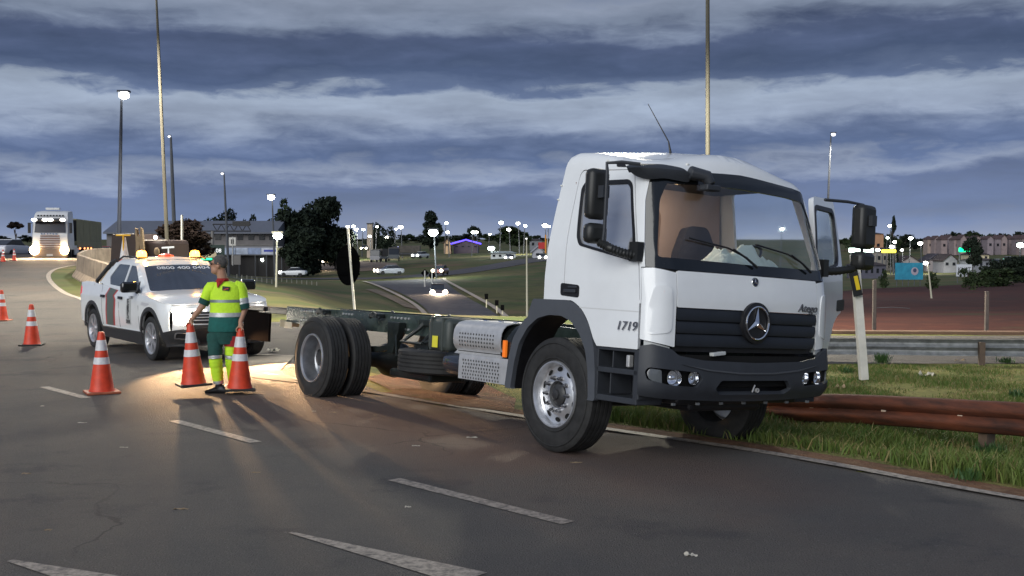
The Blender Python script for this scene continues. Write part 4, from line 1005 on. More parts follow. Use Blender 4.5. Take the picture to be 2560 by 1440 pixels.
def build_pickup():
    yaw = R(-52.5); fw = Vector((math.cos(yaw), math.sin(yaw), 0)); lf = Vector((-fw.y, fw.x, 0))
    org = Vector((-5.83, 17.85, 0))+lf*.92
    T = empty('pickup_truck', (org.x, org.y, .012), yaw, label='white double cab pickup with amber beacons and its headlights on', cat='pickup')
    W = [(.3, .84), (.45, .90), (.7, .925), (.95, .925), (1.08, .905), (1.2, .89)]
    F = [(.3, .80), (.45, .88), (.6, .90), (.8, .87), (.95, .80), (1.05, .70)]
    B = [(.3, -3.80), (.5, -3.85), (1.1, -3.83), (1.2, -3.80)]
    K = Skin(W, F, B, .42, .16, .10)
    def arch(cx, r, z0=.30, n=14): return [(cx+r*math.cos(a), .36+r*math.sin(a)) for a in [math.pi*(1-i/n) for i in range(n+1)]]
    PW = mat('pickup_white', (.78, .80, .80), .2, var=.04, vscale=3, coat=.7)
    TRIM = mat('trim_charcoal', (.035, .035, .037), .55, var=.15, vscale=8)
    def ztop(x): return table([(-3.8, 1.15), (-3.2, 1.20), (-2.9, 1.19), (-1.6, 1.10), (-.45, 1.06), (.2, 1.0), (.60, .93), (.78, .88)], x)
    # --- side: upper outline follows belt, lower edge with wheel arches
    xs = [-3.80+i*.2 for i in range(22)]+[.52]
    up = [(x, ztop(x)) for x in xs if x < .54]+[(.60, .925), (.615, .90)]
    ar1 = arch(0, .44); ar2 = arch(-2.99, .44)
    low = [(.615, .47), (.50, .45)]+ar1[::-1]+[(-.50, .40), (-2.50, .40)]+ar2[::-1]+[(-3.5, .45), (-3.80, .50)]
    o = [panel('body_side', up+low, lambda x, z: K.side(x, z), PW, T, res=.09, th=.03), ]
    flipy(panel('body_side', up+low, lambda x, z: K.side(x, z), PW, T, res=.09, th=.03))
    for mirr in (0, 1):
        g = []
        for cx, a in ((0, ar1), (-2.99, ar2)):
            outer = [(cx+(px-cx)*1.15, .36+(pz-.36)*1.15) for px, pz in a]
            g.append(panel('arch_trim', [(a[0][0], .30)]+[(outer[0][0], .30)]+outer+[(outer[-1][0], .30), (a[-1][0], .30)]+a[::-1], lambda x, z: K.side(x, z), TRIM, T, off=.012, th=.05, res=.07))
        g.append(panel('sill_trim', rnd([(-.50, .42), (-2.49, .42), (-2.52, .24), (-.47, .22)], .02), lambda x, z: K.side(x, max(z, .42))+Vector((0, (.42-z)*.25, z-max(z, .42))), TRIM, T, off=.012, th=.06, res=.1))
        g.append(panel('chrome_strip', [(-2.48, .425), (-2.48, .445), (-.52, .445), (-.52, .425)], lambda x, z: K.side(x, z), CHROME, T, off=.016, th=.01, res=.2))
        # door seams
        for x in (-.52, -1.50, -2.42):
            g.append(panel('door_seam', [(x, .46), (x-.012, .46), (x-.03, ztop(x)-.01), (x-.018, ztop(x)-.01)], lambda a, z: K.side(a, z), BLACK, T, off=.0015, th=.003, res=.2))
        for x in (-1.38, -2.32):
            g.append(panel('door_handle', rnd([(x-.11, .945), (x-.11, .985), (x+.08, .985), (x+.08, .94)], .015), lambda a, z: K.side(a, z), BLACK, T, off=.03, th=.025, res=.08))
        g.append(panel('tail_lamp', rnd([(-3.80, .92), (-3.80, 1.12), (-3.62, 1.10), (-3.60, .98)], .02), lambda a, z: K.side(a, z), mat('tail_lamp_red', (.45, .02, .02), .2, coat=1, emit=(1, .08, .04), es=.3), T, off=.006, th=.01, res=.05))
        g.append(panel('front_trim', [(.20+.25, .24), (.40, .44), (.48, .48), (.76, .54), (.80, .30)], lambda x, z: K.side(x, z), TRIM, T, off=.012, th=.04, res=.07))
        if mirr:
            for q in g: flipy(q)
        else:
            # livery: slanted dark green band edged red, on the near side
            def band(x0, w, nm, m_, of, z0=.47):
                panel(nm, [(x0, z0), (x0+w, z0), (x0+w+.10, .92), (x0+w+.02, .99), (x0+w+.20, 1.09), (x0+.20, 1.12), (x0+.02, .99), (x0+.06, .9)], lambda a, z: K.side(a, z), m_, T, off=of, th=.002, res=.08)
            band(-2.25, .48, 'livery_band_edge', mat('livery_red', (.45, .06, .06), .4), .003); band(-2.18, .34, 'livery_band', mat('livery_green', (.10, .125, .11), .4, var=.1), .006)
            m_ = mat('livery_dark', (.04, .04, .045), .4)
            # vertical emblem panel with letters on the front door
            panel('emblem_panel', [(-1.17, .53), (-.93, .53), (-.86, .96), (-1.10, .96)], lambda a, z: K.side(a, z), mat('pale_grey_decal', (.42, .43, .42), .5), T, off=.003, th=.002, res=.1)
            for i_, (t_, z_, sz) in enumerate((('E', .905, .155), ('R', .79, .165), ('S', .675, .155), ('DER', .575, .09))):
                x_ = -1.015+(z_-.75)*.16; text('livery_lettering', t_, sz, m_, T, frame(K.side(x_, z_, off=.012), (1, 0, 0), (0, 0, 1)), depth=.002, xs=1.15)
            text('livery_lettering', 'L 7797', .07, m_, T, frame(K.side(-.86, .985, off=.012), (1, 0, 0), (0, 0, 1)), depth=.002)
            panel('side_decal', [(-.40, .88), (-.36, .93), (-.02, .92), (-.02, .90), (-.2, .87)], lambda a, z: K.side(a, z), mat('decal_grey', (.5, .5, .52), .5), T, off=.003, th=.002, res=.1)
    # --- hood, cap
    def hood(x, y): 
        w = abs(K.side(x, ztop(x)).y); t = min(1, abs(y)/w); return Vector((x, y, ztop(min(x, .76))+.075*(1-t**2.4)*sm(.82, .45, x)+.0))
    right = [(x, K.side(x, ztop(x)).y) for x in (-.62, -.4, -.2, 0, .1, .2)]
    Fz, Wz = table(F, .90), table(W, .90); xe = Fz-.10-.42; yc = Wz-.42
    for k in range(9):
        q = math.pi/2*k/8; right.append((xe+.42*math.sin(q)-.004, -(yc+.42*math.cos(q)-.004)))
    for k in range(1, 7): right.append((K.front(-yc*(1-k/6), .90).x-.004, -yc*(1-k/6)))
    loop = right+[(x, -y) for x, y in right[::-1][1:]]
    def hood(x, y):
        w = abs(K.side(min(x, .55), .95).y); t = min(1, abs(y)/w); e = sm(.86, .40, x)
        return Vector((x, y, max(.90, ztop(min(x, .60))-.02*sm(.5, .8, x))+.07*(1-t**2.2)*e))
    panel('hood', loop, hood, PW, T, res=.08, th=.02)
    # --- front fascia pieces
    panel('front_fascia', [(-.80, .50), (-.79, .90), (-.4, .90), (0, .90), (.4, .90), (.79, .90), (.80, .50), (.55, .42), (-.55, .42)], K.front, PW, T, res=.07, th=.02, off=.002)
    panel('upper_grille', rnd([(-.60, .70), (-.56, .80), (.56, .80), (.60, .70), (.50, .62), (-.50, .62)], .03), K.front, BLACK, T, off=.012, th=.012, res=.08)
    for z in (.665, .71, .755): panel('grille_bar', [(-.54, z), (-.54, z+.014), (.54, z+.014), (.54, z)], K.front, STEEL, T, off=.018, th=.01, res=.1)
    panel('lower_bumper', rnd([(-.83, .44), (-.80, .52), (-.60, .53), (-.52, .60), (.52, .60), (.60, .53), (.80, .52), (.83, .44), (.74, .26), (-.74, .26)], .02), K.front, TRIM, T, off=.02, th=.05, res=.07)
    panel('lower_grille', rnd([(-.46, .34), (-.48, .55), (.48, .55), (.46, .34)], .03), K.front, BLACK, T, off=.03, th=.01, res=.09)
    for sg in (-1, 1):
        c1 = rnd([(sg*.76, .40), (sg*.76, .49), (sg*.52, .49), (sg*.54, .38)], .03); c2 = rnd([(sg*.74, .415), (sg*.74, .475), (sg*.55, .475), (sg*.56, .40)], .025)
        if sg > 0: c1 = c1[::-1]; c2 = c2[::-1]
        panel('fog_ring', c1, K.front, CHROME, T, holes=[c2], off=.034, th=.02, res=.06); panel('fog_recess', c2, K.front, BLACK, T, off=.026, th=.01, res=.08)
        # slim day light and main lamp
        dr = [(sg*.80, .84), (sg*.56, .855), (sg*.30, .835), (sg*.30, .815), (sg*.56, .835), (sg*.80, .80)]
        panel('day_light', dr if sg > 0 else dr[::-1], K.front, mat('day_light', (.9, .9, .9), .2, emit=(1, .96, .9), es=2.2 if sg < 0 else 2.2), T, off=.010, th=.01, res=.06)
        hl = empty('headlight'); hl.parent = T; c = K.front(sg*.66, .72)
        mb = MB(); mb.lathe([(-.04, .07), (.0, .115), (.012, .11), (.022, .08), (.026, .0001)], 24, 'x'); mb.xf(Matrix.Translation(c+Vector((.005, 0, 0))) @ Matrix.Rotation(sg*.35, 4, 'Z'))
        mb.ob('headlight_lens', mat('headlight_on', (1, 1, 1), .2, emit=(1, .90, .72), es=60), hl, smooth=True)
        lamp('headlight_beam', 'SPOT', c+Vector((.14, 0, .0)), 820, (1, .60, .29), hl, .04, spot=R(46), aim=(1, 0, -.42), blend=.45).scale = (1.9, 1, 1)
    mb = MB(); mb.box((.86, 0, .50), (.02, .42, .12)); mb.ob('number_plate', mat('plate_grey', (.5, .5, .5), .5), T)
    text('number_lettering', 'BDE 4H27', .085, BLACK, T, frame((.875, 0, .50), (0, 1, 0), (0, 0, 1)), depth=.001) if False else None
    # --- greenhouse
    GW = [(1.0, .86), (1.10, .84), (1.5, .68), (1.58, .64), (1.62, .58)]
    GF = [(1.0, -.16), (1.08, -.28), (1.5, -.98), (1.58, -1.15), (1.62, -1.32)]
    GB = [(1.0, -3.2), (1.2, -3.0), (1.5, -2.62), (1.58, -2.50), (1.62, -2.38)]
    Q = Skin(GW, GF, GB, .14, .10, .16)
    def gh(x, z): return Q.side(x, z)
    side = [(-3.25, 1.16), (-3.0, 1.20), (-2.62, 1.50), (-2.50, 1.58), (-2.38, 1.62), (-1.48, 1.62), (-1.30, 1.58), (-1.16, 1.5), (-.46, 1.08), (-.40, 1.03), (-1.6, 1.08)]
    w1 = rnd([(-1.52, 1.13), (-1.56, 1.515), (-1.30, 1.50), (-.72, 1.14)], .03); w2 = rnd([(-2.46, 1.30), (-2.22, 1.53), (-1.64, 1.52), (-1.60, 1.14), (-2.30, 1.17)], .03)
    WG = mat('car_window', (.05, .065, .085), .06, metal=.25, var=.1, vscale=2, coat=.6)
    for mirr in (0, 1):
        g = [panel('cab_side', side, gh, PW, T, holes=[w1, w2], res=.07, th=.02), panel('side_window', w1, gh, WG, T, off=-.008, th=.004, res=.1), panel('side_window', w2, gh, WG, T, off=-.008, th=.004, res=.1)]
        m0 = [(px*1.0, pz) for px, pz in w1]
        g.append(panel('mirror_patch', [(-.72, 1.13), (-.86, 1.14), (-.86, 1.26)], gh, BLACK, T, off=.004, th=.01, res=.1))
        if mirr:
            for q in g: flipy(q)
    fr = lambda y, z: Q.front(y, z)
    wsh = [(-.80, 1.06), (-.66, 1.50), (-.60, 1.58), (-.3, 1.60), (0, 1.605), (.3, 1.60), (.60, 1.58), (.66, 1.50), (.80, 1.06)]
    win = rnd([(-.74, 1.10), (-.60, 1.50), (-.3, 1.525), (0, 1.53), (.3, 1.525), (.60, 1.50), (.74, 1.10)], .04)
    panel('windscreen_frame', wsh, fr, PW, T, holes=[win], res=.07, th=.02); panel('windscreen', win, fr, mat('dark_windscreen', (.045, .055, .075), .05, metal=.2, var=.15, vscale=1.6, coat=.8), T, off=-.006, th=.005, res=.1)
    text('phone_number_lettering', '0800 400 0404', .115, mat('sticker_white', (.85, .85, .85), .5), T, frame(Q.front(0, 1.475, .018)+Vector((.01, 0, 0)), (0, 1, 0), (-.83, 0, .55)), depth=.001, xs=1.35)
    mb = MB(); mb.tube([Q.front(.5, 1.09, .01), Q.front(.1, 1.12, .015), Q.front(-.35, 1.105, .012)], .009, 5); mb.ob('wiper', BLACK, T)
    panel('rear_window', [(-.75, 1.15), (-.58, 1.50), (.58, 1.50), (.75, 1.15)], lambda y, z: Q.back(-y, z), WG, T, res=.12, th=.02)
    # roof
    ro = [(-1.30, -.58), (-1.48, -.62)]
    rr_ = [(x, abs(Q.side(x, 1.62).y)) for x in (-2.36, -2.30, -2.1, -1.8, -1.6, -1.56, -1.52, -1.50)]
    lo = [(-1.505, -.44)]; outl = [(x, -y) for x, y in rr_]+[(-1.42, -.45), (-1.36, -.3), (-1.33, 0), (-1.36, .3), (-1.42, .45)]+[(x, y) for x, y in rr_[::-1]]
    panel('roof', outl, lambda x, y: Vector((x, y, 1.615+.05*(1-(y/.62)**2)*sm(-1.25, -1.7, x)*sm(-2.45, -2.0, x))), PW, T, res=.1, th=.02)
    mb = MB()
    for sg in (-1, 1): mb.tube([(-1.42, sg*.60, 1.62), (-1.6, sg*.585, 1.66), (-2.25, sg*.585, 1.665), (-2.45, sg*.60, 1.60)], .016, 6)
    mb.ob('roof_rail', BLACK, T, smooth=True)
    # beacons on the roof
    for y in (-.48, .48):
        b = empty('beacon'); b.parent = T
        mb = MB(); mb.lathe([(1.63, .0001), (1.63, .10), (1.66, .10), (1.66, .07)], 20, 'z', (-1.62, y, 0)); mb.ob('beacon_base', BLACK, b, smooth=30)
        mb = MB(); mb.lathe([(1.66, .085), (1.72, .085), (1.76, .065), (1.775, .0001)], 20, 'z', (-1.62, y, 0)); mb.ob('beacon_dome', mat('amber_dome', (1, .45, .02), .2, emit=(1, .42, .04), es=9), b, smooth=True)
        lamp('beacon_light', 'POINT', (-1.45, y, 1.80), 10, (1, .5, .1), b, .05)
    mb = MB(); mb.lathe([(1.65, .14), (1.69, .13), (1.715, .05), (1.72, .0001)], 16, 'z', (-1.75, 0, 0)); mb.ob('roof_beacon_off', mat('dull_red_dome', (.5, .07, .04), .35), T, smooth=True)
    # side mirrors
    for sg in (-1, 1):
        mb = MB(); mb.box((-.62, sg*1.04, 1.17), (.13, .27, .18)); mb.box((-.60, sg*.90, 1.10), (.07, .10, .09)); mb.ob('side_mirror', mat('gloss_black', (.01, .01, .011), .12, coat=1), T, bevel=.04, smooth=40)
    # bed
    mb = MB(); mb.box((-3.25, 0, .80), (1.05, 1.66, .04)); mb.box((-3.80, 0, .95), (.04, 1.70, .42)); 
    for sg in (-1, 1): mb.box((-3.25, sg*.84, 1.0), (1.1, .04, .36))
    mb.ob('cargo_bed', TRIM, T)
    for mirr in (0, 1):
        q = panel('bed_rail', [(-3.82, 1.13), (-3.80, 1.17), (-3.2, 1.215), (-2.9, 1.20), (-2.9, 1.14)], lambda x, z: K.side(x, min(z, 1.2)), PW, T, off=.004, th=.10, res=.1)
        if mirr: flipy(q)
    mb = MB()
    for sg in (-1, 1): mb.tube([(-3.35, sg*.72, 1.20), (-2.75, sg*.62, 1.56), (-2.55, sg*.60, 1.60)], .035, 8)
    mb.tube([(-2.95, -.66, 1.44), (-2.95, .66, 1.44)], .025, 8); mb.ob('roll_bar', TRIM, T, smooth=True)
    panel('tailgate', [(-.80, .50), (-.80, 1.15), (.80, 1.15), (.80, .50)], lambda y, z: K.back(-y, z), PW, T, res=.15, th=.02)
    mb = MB(); mb.box((-3.85, 0, .42), (.12, 1.6, .16)); mb.ob('rear_bumper', TRIM, T, bevel=.03)
    # underside and inner arches
    mb = MB(); mb.box((-1.5, 0, .45), (4.3, 1.3, .25)); mb.box((-1.5, 0, .68), (3.8, 1.2, .2)); mb.box((-1.5, 0, .75), (1.9, 1.7, .3)); mb.ob('underbody', DARKIN, T)
    for x in (0, -2.99):
        for sg in (-1, 1): car_wheel(T, (x, sg*.81, .355), sg)
    # warning board and folded stand carried in the bed: things of their own
    L2W = Matrix.Translation(T.location) @ Matrix.Rotation(yaw, 4, 'Z')
    sg_ = empty('warning_sign', L2W @ Vector((-3.45, -.1, .82)), yaw+R(60), label='yellow warning board with black border standing in the pickup bed', cat='sign')
    mb = MB(); mb.box((0, 0, .38), (.50, .02, .60)); mb.ob('sign_board', mat('sign_black', (.02, .02, .02), .5), sg_)
    mb = MB(); mb.box((0, -.012, .38), (.42, .006, .50)); mb.ob('sign_face', mat('sign_yellow', (.62, .68, .03), .45, emit=(.8, .9, .05), es=.0), sg_)
    mb = MB(); mb.add([(-.06, -.017, .22), (.0, -.017, .46), (.12, -.017, .50), (.04, -.017, .30)], [(0, 1, 2, 3)]); mb.cyl((0, -.017, .42), (0, -.018, .42), .07, n=14); mb.ob('sign_symbol', mat('sign_black', (.02, .02, .02), .5), sg_)
    return T
PICK = build_pickup()

# ------------------------------------------------------------------ traffic cones
CO = mat('cone_orange', (.62, .055, .02), .45, var=.18, vscale=9); CW = mat('cone_reflective', (.62, .62, .63), .35, var=.12, vscale=18); CBASE = mat('cone_base_rubber', (.02, .02, .02), .7, var=.3)
CBASE2 = mat('cone_base_orange', (.35, .10, .05), .6, var=.3)
def cone(loc, label, h=.75, rot=(0, 0, 0), base=CBASE, rz=0, bs=.20, group='orange and white traffic cones'):
    C = empty('traffic_cone', loc, rot=(rot[0], rot[1], rz), label=label, cat='traffic cone', group=group); k = h/.75
    mb = MB(); q = [(bs, bs), (-bs, bs), (-bs, -bs), (bs, -bs)]; mb.box((0, 0, .014*k), (2*bs, 2*bs, .028*k)); mb.ob('base', base, C, bevel=.008)
    def rad(z): return lerp(.150, .038, min(1, z/.74))
    zs = [0, .04, .10, .2, .30, .345, .43, .505, .615, .70, .735, .75]
    mb = MB(); mb.lathe([(z*k+.02, rad(z)*k+(.012 if z < .03 else 0)) for z in zs[:-1]]+[(.752*k+.015, .028*k), (.752*k+.012, .0001)], 28, 'z'); mb.ob('cone_body', CO, C, smooth=40)
    for a, b in ((.345, .43), (.515, .645)):
        mb = MB(); mb.lathe([(a*k+.02, rad(a)*k+.003), (b*k+.02, rad(b)*k+.003)], 28, 'z'); mb.ob('reflective_collar', CW, C, smooth=True)
    return C
g = Gd(255, 985); cone((g.x, g.y, .014), 'traffic cone standing alone on the carriageway nearest to the camera', base=CBASE2, rz=.5)
g = Gd(80, 865); cone((g.x, g.y, .014), 'traffic cone standing alone left of the pickup', base=CBASE, rz=.2)
g = Gd(5, 803); cone((g.x, g.y, .014), 'traffic cone cut by the left edge of the photo', base=CBASE2, rz=.1)
g = GP(8, 655); cone((g.x, g.y, g.z), 'far traffic cone at the left edge, ahead of the oncoming lorry', rz=.1)
g = GP(36, 652); cone((g.x, g.y, g.z), 'far traffic cone just left of the oncoming lorry headlamp', rz=.1)
# ------------------------------------------------------------------ road worker with two cones
def blob(mb, c, r, n=12, rot=None):
    v = []; f = []; c = Vector(c)
    for i in range(n+1):
        th = math.pi*i/n
        for k in range(n*2):
            ph = math.pi*k/n; p = Vector((r[0]*math.sin(th)*math.cos(ph), r[1]*math.sin(th)*math.sin(ph), r[2]*math.cos(th)))
            if rot is not None: p = rot @ p
            v.append(c+p)
    m = n*2
    for i in range(n):
        for k in range(m): f.append((i*m+k, (i+1)*m+k, (i+1)*m+(k+1) % m, i*m+(k+1) % m))
    mb.add(v, f)
def limb(mb, pts, rs, n=12):
    """rounded tapered limb"""
    P_ = []; R_ = []
    for i in range(len(pts)-1):
        for k in range(5):
            t = k/5; P_.append(Vector(pts[i]).lerp(Vector(pts[i+1]), t)); R_.append(lerp(rs[i], rs[i+1], t))
    P_.append(Vector(pts[-1])); R_.append(rs[-1]); mb.tube(P_, R_, n)
    for p, r in ((pts[0], rs[0]), (pts[-1], rs[-1])): blob(mb, p, (r, r, r), 6)
def loft(name, rings, m, parent, n=28, close=(True, True), mis=None, wob=0):
    """rings: (centre, rx, ry, yaw) horizontal-ish ellipses"""
    v = []; f = []
    for j, (c, rx, ry, yw) in enumerate(rings):
        c = Vector(c)
        for k in range(n):
            a = 2*math.pi*k/n; w = 1+wob*noise.noise(Vector((math.cos(a)*1.7, math.sin(a)*1.7, c.z*9+c.x*3)))
            x, y = rx*math.cos(a)*w, ry*math.sin(a)*w
            v.append(c+Vector((x*math.cos(yw)-y*math.sin(yw), x*math.sin(yw)+y*math.cos(yw), 0)))
    for j in range(len(rings)-1):
        for k in range(n): f.append((j*n+k, j*n+(k+1) % n, (j+1)*n+(k+1) % n, (j+1)*n+k))
    if close[0]: f.append(tuple(range(n))[::-1])
    if close[1]: f.append(tuple((len(rings)-1)*n+k for k in range(n)))
    mb = MB(); mb.add(v, f); return mb.ob(name, m, parent, smooth=50)
def sleeve(name, pts, rs, m, parent, n=16, wob=.06):
    P_ = []; R_ = []; K = 8
    for i in range(len(pts)-1):
        for k in range(K):
            t = k/K; P_.append(Vector(pts[i]).lerp(Vector(pts[i+1]), t)); R_.append(lerp(rs[i], rs[i+1], t)*(1+wob*noise.noise(Vector((i*3.1+t*5, len(P_)*.7, 2)))))
    P_.append(Vector(pts[-1])); R_.append(rs[-1]); mb = MB(); mb.tube(P_, R_, n); return mb.ob(name, m, parent, smooth=60)
def build_worker():
    Y0 = 13.85; k = FPX/Y0
    def Q(px, py, dy=0.0): return Vector(((px-1280)/k, dy, H-(py-621)/k+ (0)))
    Xc = (560-1280)/k
    T = empty('person', (Xc, Y0, 0), label='road worker in neon yellow shirt carrying a cone in each hand', cat='person')
    def L(px, py, dy=0.0): p = Q(px, py, dy); return Vector((p.x-Xc, dy, p.z))
    SK = mat('skin', (.42, .23, .15), .55, var=.12, vscale=22)
    NEON = mat('neon_yellow_cloth', (.55, .86, .035), .75, var=.08, vscale=9, bump=.4, bscale=22, emit=None)
    GREEN = mat('dark_green_cloth', (.012, .065, .055), .85, var=.2, vscale=9, bump=.4, bscale=20)
    SILV = mat('reflective_band', (.48, .50, .50), .35, .3, var=.15, vscale=18)
    RED = mat('red_cloth', (.33, .02, .02), .8, var=.15)
    yawT = .35    # torso turned: chest towards camera-left
    sR, eR, hR = L(527, 722, -.02), L(507, 768, -.04), L(480, 806, -.10)
    sL, eL, hL = L(598, 722, .02), L(610, 775, .0), L(603, 818, -.07)
    hipR, kR, aR = L(540, 838, -.02), L(541, 893, -.10), L(546, 962, -.04)
    hipL, kL, aL = L(577, 838, .02), L(577, 893, .0), L(576, 966, .12)
    neck = L(556, 702, .0); head = L(548, 664, -.02); chest = L(562, 745, 0); pel = L(560, 828, 0)
    mb = MB()
    blob(mb, head+Vector((.005, 0, .01)), (.088, .078, .108), 10); blob(mb, head+Vector((-.035, -.01, -.065)), (.058, .055, .06), 8)      # skull, jaw
    blob(mb, head+Vector((-.092, -.02, -.012)), (.022, .015, .022), 6); blob(mb, head+Vector((-.085, -.015, .005)), (.014, .013, .03), 6)  # nose
    blob(mb, head+Vector((-.080, -.018, -.052)), (.016, .024, .010), 6); blob(mb, head+Vector((-.072, -.015, -.090)), (.022, .025, .02), 6)   # mouth, chin
    blob(mb, head+Vector((-.075, -.02, .030)), (.018, .05, .012), 6)                                                                        # brow
    blob(mb, head+Vector((.012, -.080, -.018)), (.020, .012, .032), 6); blob(mb, head+Vector((.012, .080, -.018)), (.020, .012, .032), 6)     # ears
    limb(mb, [head+Vector((.02, 0, -.06)), neck+Vector((.01, 0, -.03))], [.058, .066])
    limb(mb, [sR, sL], [.065, .065]); limb(mb, [neck+Vector((0, 0, -.04)), chest, pel], [.065, .10, .11], 16)
    limb(mb, [sR, eR, hR+Vector((.03, 0, .045))], [.056, .043, .028]); limb(mb, [sL, eL, hL+Vector((0, 0, .05))], [.056, .043, .028])
    for s_, hp, kn, an in ((-1, hipR, kR, aR), (1, hipL, kL, aL)): limb(mb, [hp, kn, an], [.085, .058, .038])
    # hands: palm, four bent fingers, thumb closing on the cone tips
    for h, sx, cx in ((hR, 1, Vector((0, 0, -.03))), (hL, 1, Vector((0, 0, -.03)))):
        blob(mb, h+Vector((.008, 0, .012)), (.034, .040, .048), 8)
        for j in range(4):
            a = (-.033+.020*j); ln = (.9, 1.0, 1.05, .85)[j]
            b0 = h+Vector((-.022, a, -.008)); b1 = b0+Vector((-.024*ln, -.003, -.024)); b2 = b1+Vector((.004, 0, -.028*ln)); b3 = b2+Vector((.020, 0, -.014))
            limb(mb, [b0, b1, b2, b3], [.011, .010, .009, .0075], 8)
        t0 = h+Vector((.020, -.030, .002)); limb(mb, [t0, t0+Vector((.016, -.012, -.026)), t0+Vector((.002, -.016, -.050))], [.013, .011, .009], 8)
    body = mb.ob('body', SK, T)
    md = body.modifiers.new('remesh', 'REMESH'); md.mode = 'VOXEL'; md.voxel_size = .0085; md.use_smooth_shade = True
    ms = body.modifiers.new('smooth', 'SMOOTH'); ms.factor = .5; ms.iterations = 3
    # hair: short grey cap
    HAIR = mat('short_grey_hair', (.10, .095, .09), .8, var=.4, vscale=45, bump=.8, bscale=160)
    mb = MB(); v = []; f = []; n = 22
    blob(mb, head+Vector((.020, 0, .030)), (.094, .087, .096), 12)
    keep = []
    hc = mb
    def okp(p): 
        q = Vector(p)-head; return not (q.x < -.050 and q.z < .058) and q.z > -.055+(-.3*q.x if q.x > 0 else -1.2*q.x) and not (abs(q.x-.005) < .024 and q.z < .012)
    hv = hc.v; hf = [fc for fc in hc.f if sum(okp(hv[i]) for i in fc) >= 3]
    m2 = MB(); m2.add([Vector(p)+Vector((0, 0, 0))*1 for p in hv], hf); m2.ob('hair', HAIR, T, smooth=60)
    mb = MB(); mb.tube([head+Vector((-.095, -.045, .012)), head+Vector((-.06, -.082, .012)), head+Vector((.02, -.088, .005))], .004, 5)
    mb.lathe([(-.002, .024), (.002, .024), (.002, .019), (-.002, .019)], 14, 'x', head+Vector((-.098, -.035, .004)), closed=True); mb.lathe([(-.002, .024), (.002, .024), (.002, .019), (-.002, .019)], 14, 'x', head+Vector((-.098, .035, .004)), closed=True)
    mb.ob('glasses', BLACK, T, smooth=True)
    mb = MB()
    for yy in (-.034, .034): blob(mb, head+Vector((-.082, yy, .008)), (.012, .013, .011), 6)
    mb.ob('eye', mat('eye_dark', (.03, .02, .015), .2), T, smooth=True)
    # shirt body
    def ring(px, py, wpx, d, yw=yawT, dy=0): return (L(px, py, dy), wpx/2/k, d, yw*0+0)
    sh = [(561, 706, 34, .075), (562, 711, 62, .10), (563, 718, 80, .118), (563, 728, 86, .128), (564, 742, 86, .135), (565, 758, 83, .138), (566, 775, 83, .140), (565, 786, 84, .142)]
    loft('shirt', [ring(*r) for r in sh], NEON, T, wob=.03)
    loft('reflective_band', [ring(566, 783.5, 86, .146), ring(565, 794, 88, .148)], SILV, T, close=(False, False), wob=.02)
    loft('shirt_hem', [ring(565, 785, 83, .141), ring(563, 800, 84, .146), ring(562, 815, 85, .148), ring(561, 828, 86, .148), ring(561, 831, 84, .143)], mat('teal_cloth', (.012, .11, .095), .85, var=.15, vscale=9, bump=.4, bscale=20), T, wob=.04)
    loft('reflective_band', [ring(565, 751, 86, .139), ring(565, 758, 85.5, .141)], mat('reflective_grey', (.22, .26, .26), .4, .3), T, close=(False, False), wob=.02)
    # chest patch, collar, placket
    mb = MB(); c = L(561, 722, -.137)
    mb.box(c+Vector((.05, .012, -.005)), (.085, .03, .05), Matrix.Rotation(.1, 3, 'Y')); mb.ob('chest_badge', BLACK, T)
    mb = MB(); mb.box(c+Vector((.053, -.002, -.012)), (.06, .012, .012), Matrix.Rotation(-.3, 3, 'Y')); mb.ob('badge_stripe', mat('badge_red', (.5, .05, .05), .6), T)
    mb = MB(); a = L(555, 704, -.115); mb.add([a+Vector((-.075, .03, .012)), a+Vector((-.05, -.0, -.03)), a+Vector((-.035, -.03, -.105)), a+Vector((-.015, -.035, -.10)), a+Vector((0, -.01, -.02)), a+Vector((-.02, .0, .0))], [(0, 1, 2, 3, 4, 5)])
    mb.add([a+Vector((.0, -.01, -.02)), a+Vector((-.012, -.035, -.08)), a+Vector((.035, -.01, -.035)), a+Vector((.075, .03, .018)), a+Vector((.06, .05, .03))], [(0, 1, 2, 3, 4)])
    mb.v = [tuple(a+(Vector(q)-a)*.78) for q in mb.v]; o = mb.ob('collar', RED, T); o.modifiers.new('s', 'SOLIDIFY').thickness = .008
    loft('collar_band', [(L(556, 706, .0), .075, .078, 0), (L(557, 698, .0), .070, .076, 0)], RED, T, close=(False, False))
    # sleeves
    def at(a, b, t): return a.lerp(b, t)
    sleeve('sleeve', [sR+Vector((.05, 0, -.01)), sR, at(sR, eR, .62)], [.085, .078, .068], NEON, T)
    sleeve('sleeve_cuff', [at(sR, eR, .60), at(sR, eR, .90)], [.069, .067], GREEN, T)
    sleeve('sleeve', [sL+Vector((-.05, 0, .0)), sL+Vector((0, 0, -.005)), at(sL, eL, .55)], [.09, .085, .076], NEON, T)
    sleeve('sleeve_band', [at(sL, eL, .50), at(sL, eL, .78)], [.078, .075], SILV, T); sleeve('sleeve_cuff', [at(sL, eL, .76), at(sL, eL, 1.02)], [.075, .072], GREEN, T)
    # trousers
    loft('trousers', [(L(560, 862, 0), .165, .12, 0), (L(560, 850, 0), .185, .130, 0), (L(560, 820, 0), .198, .135, 0)], GREEN, T, wob=.03)
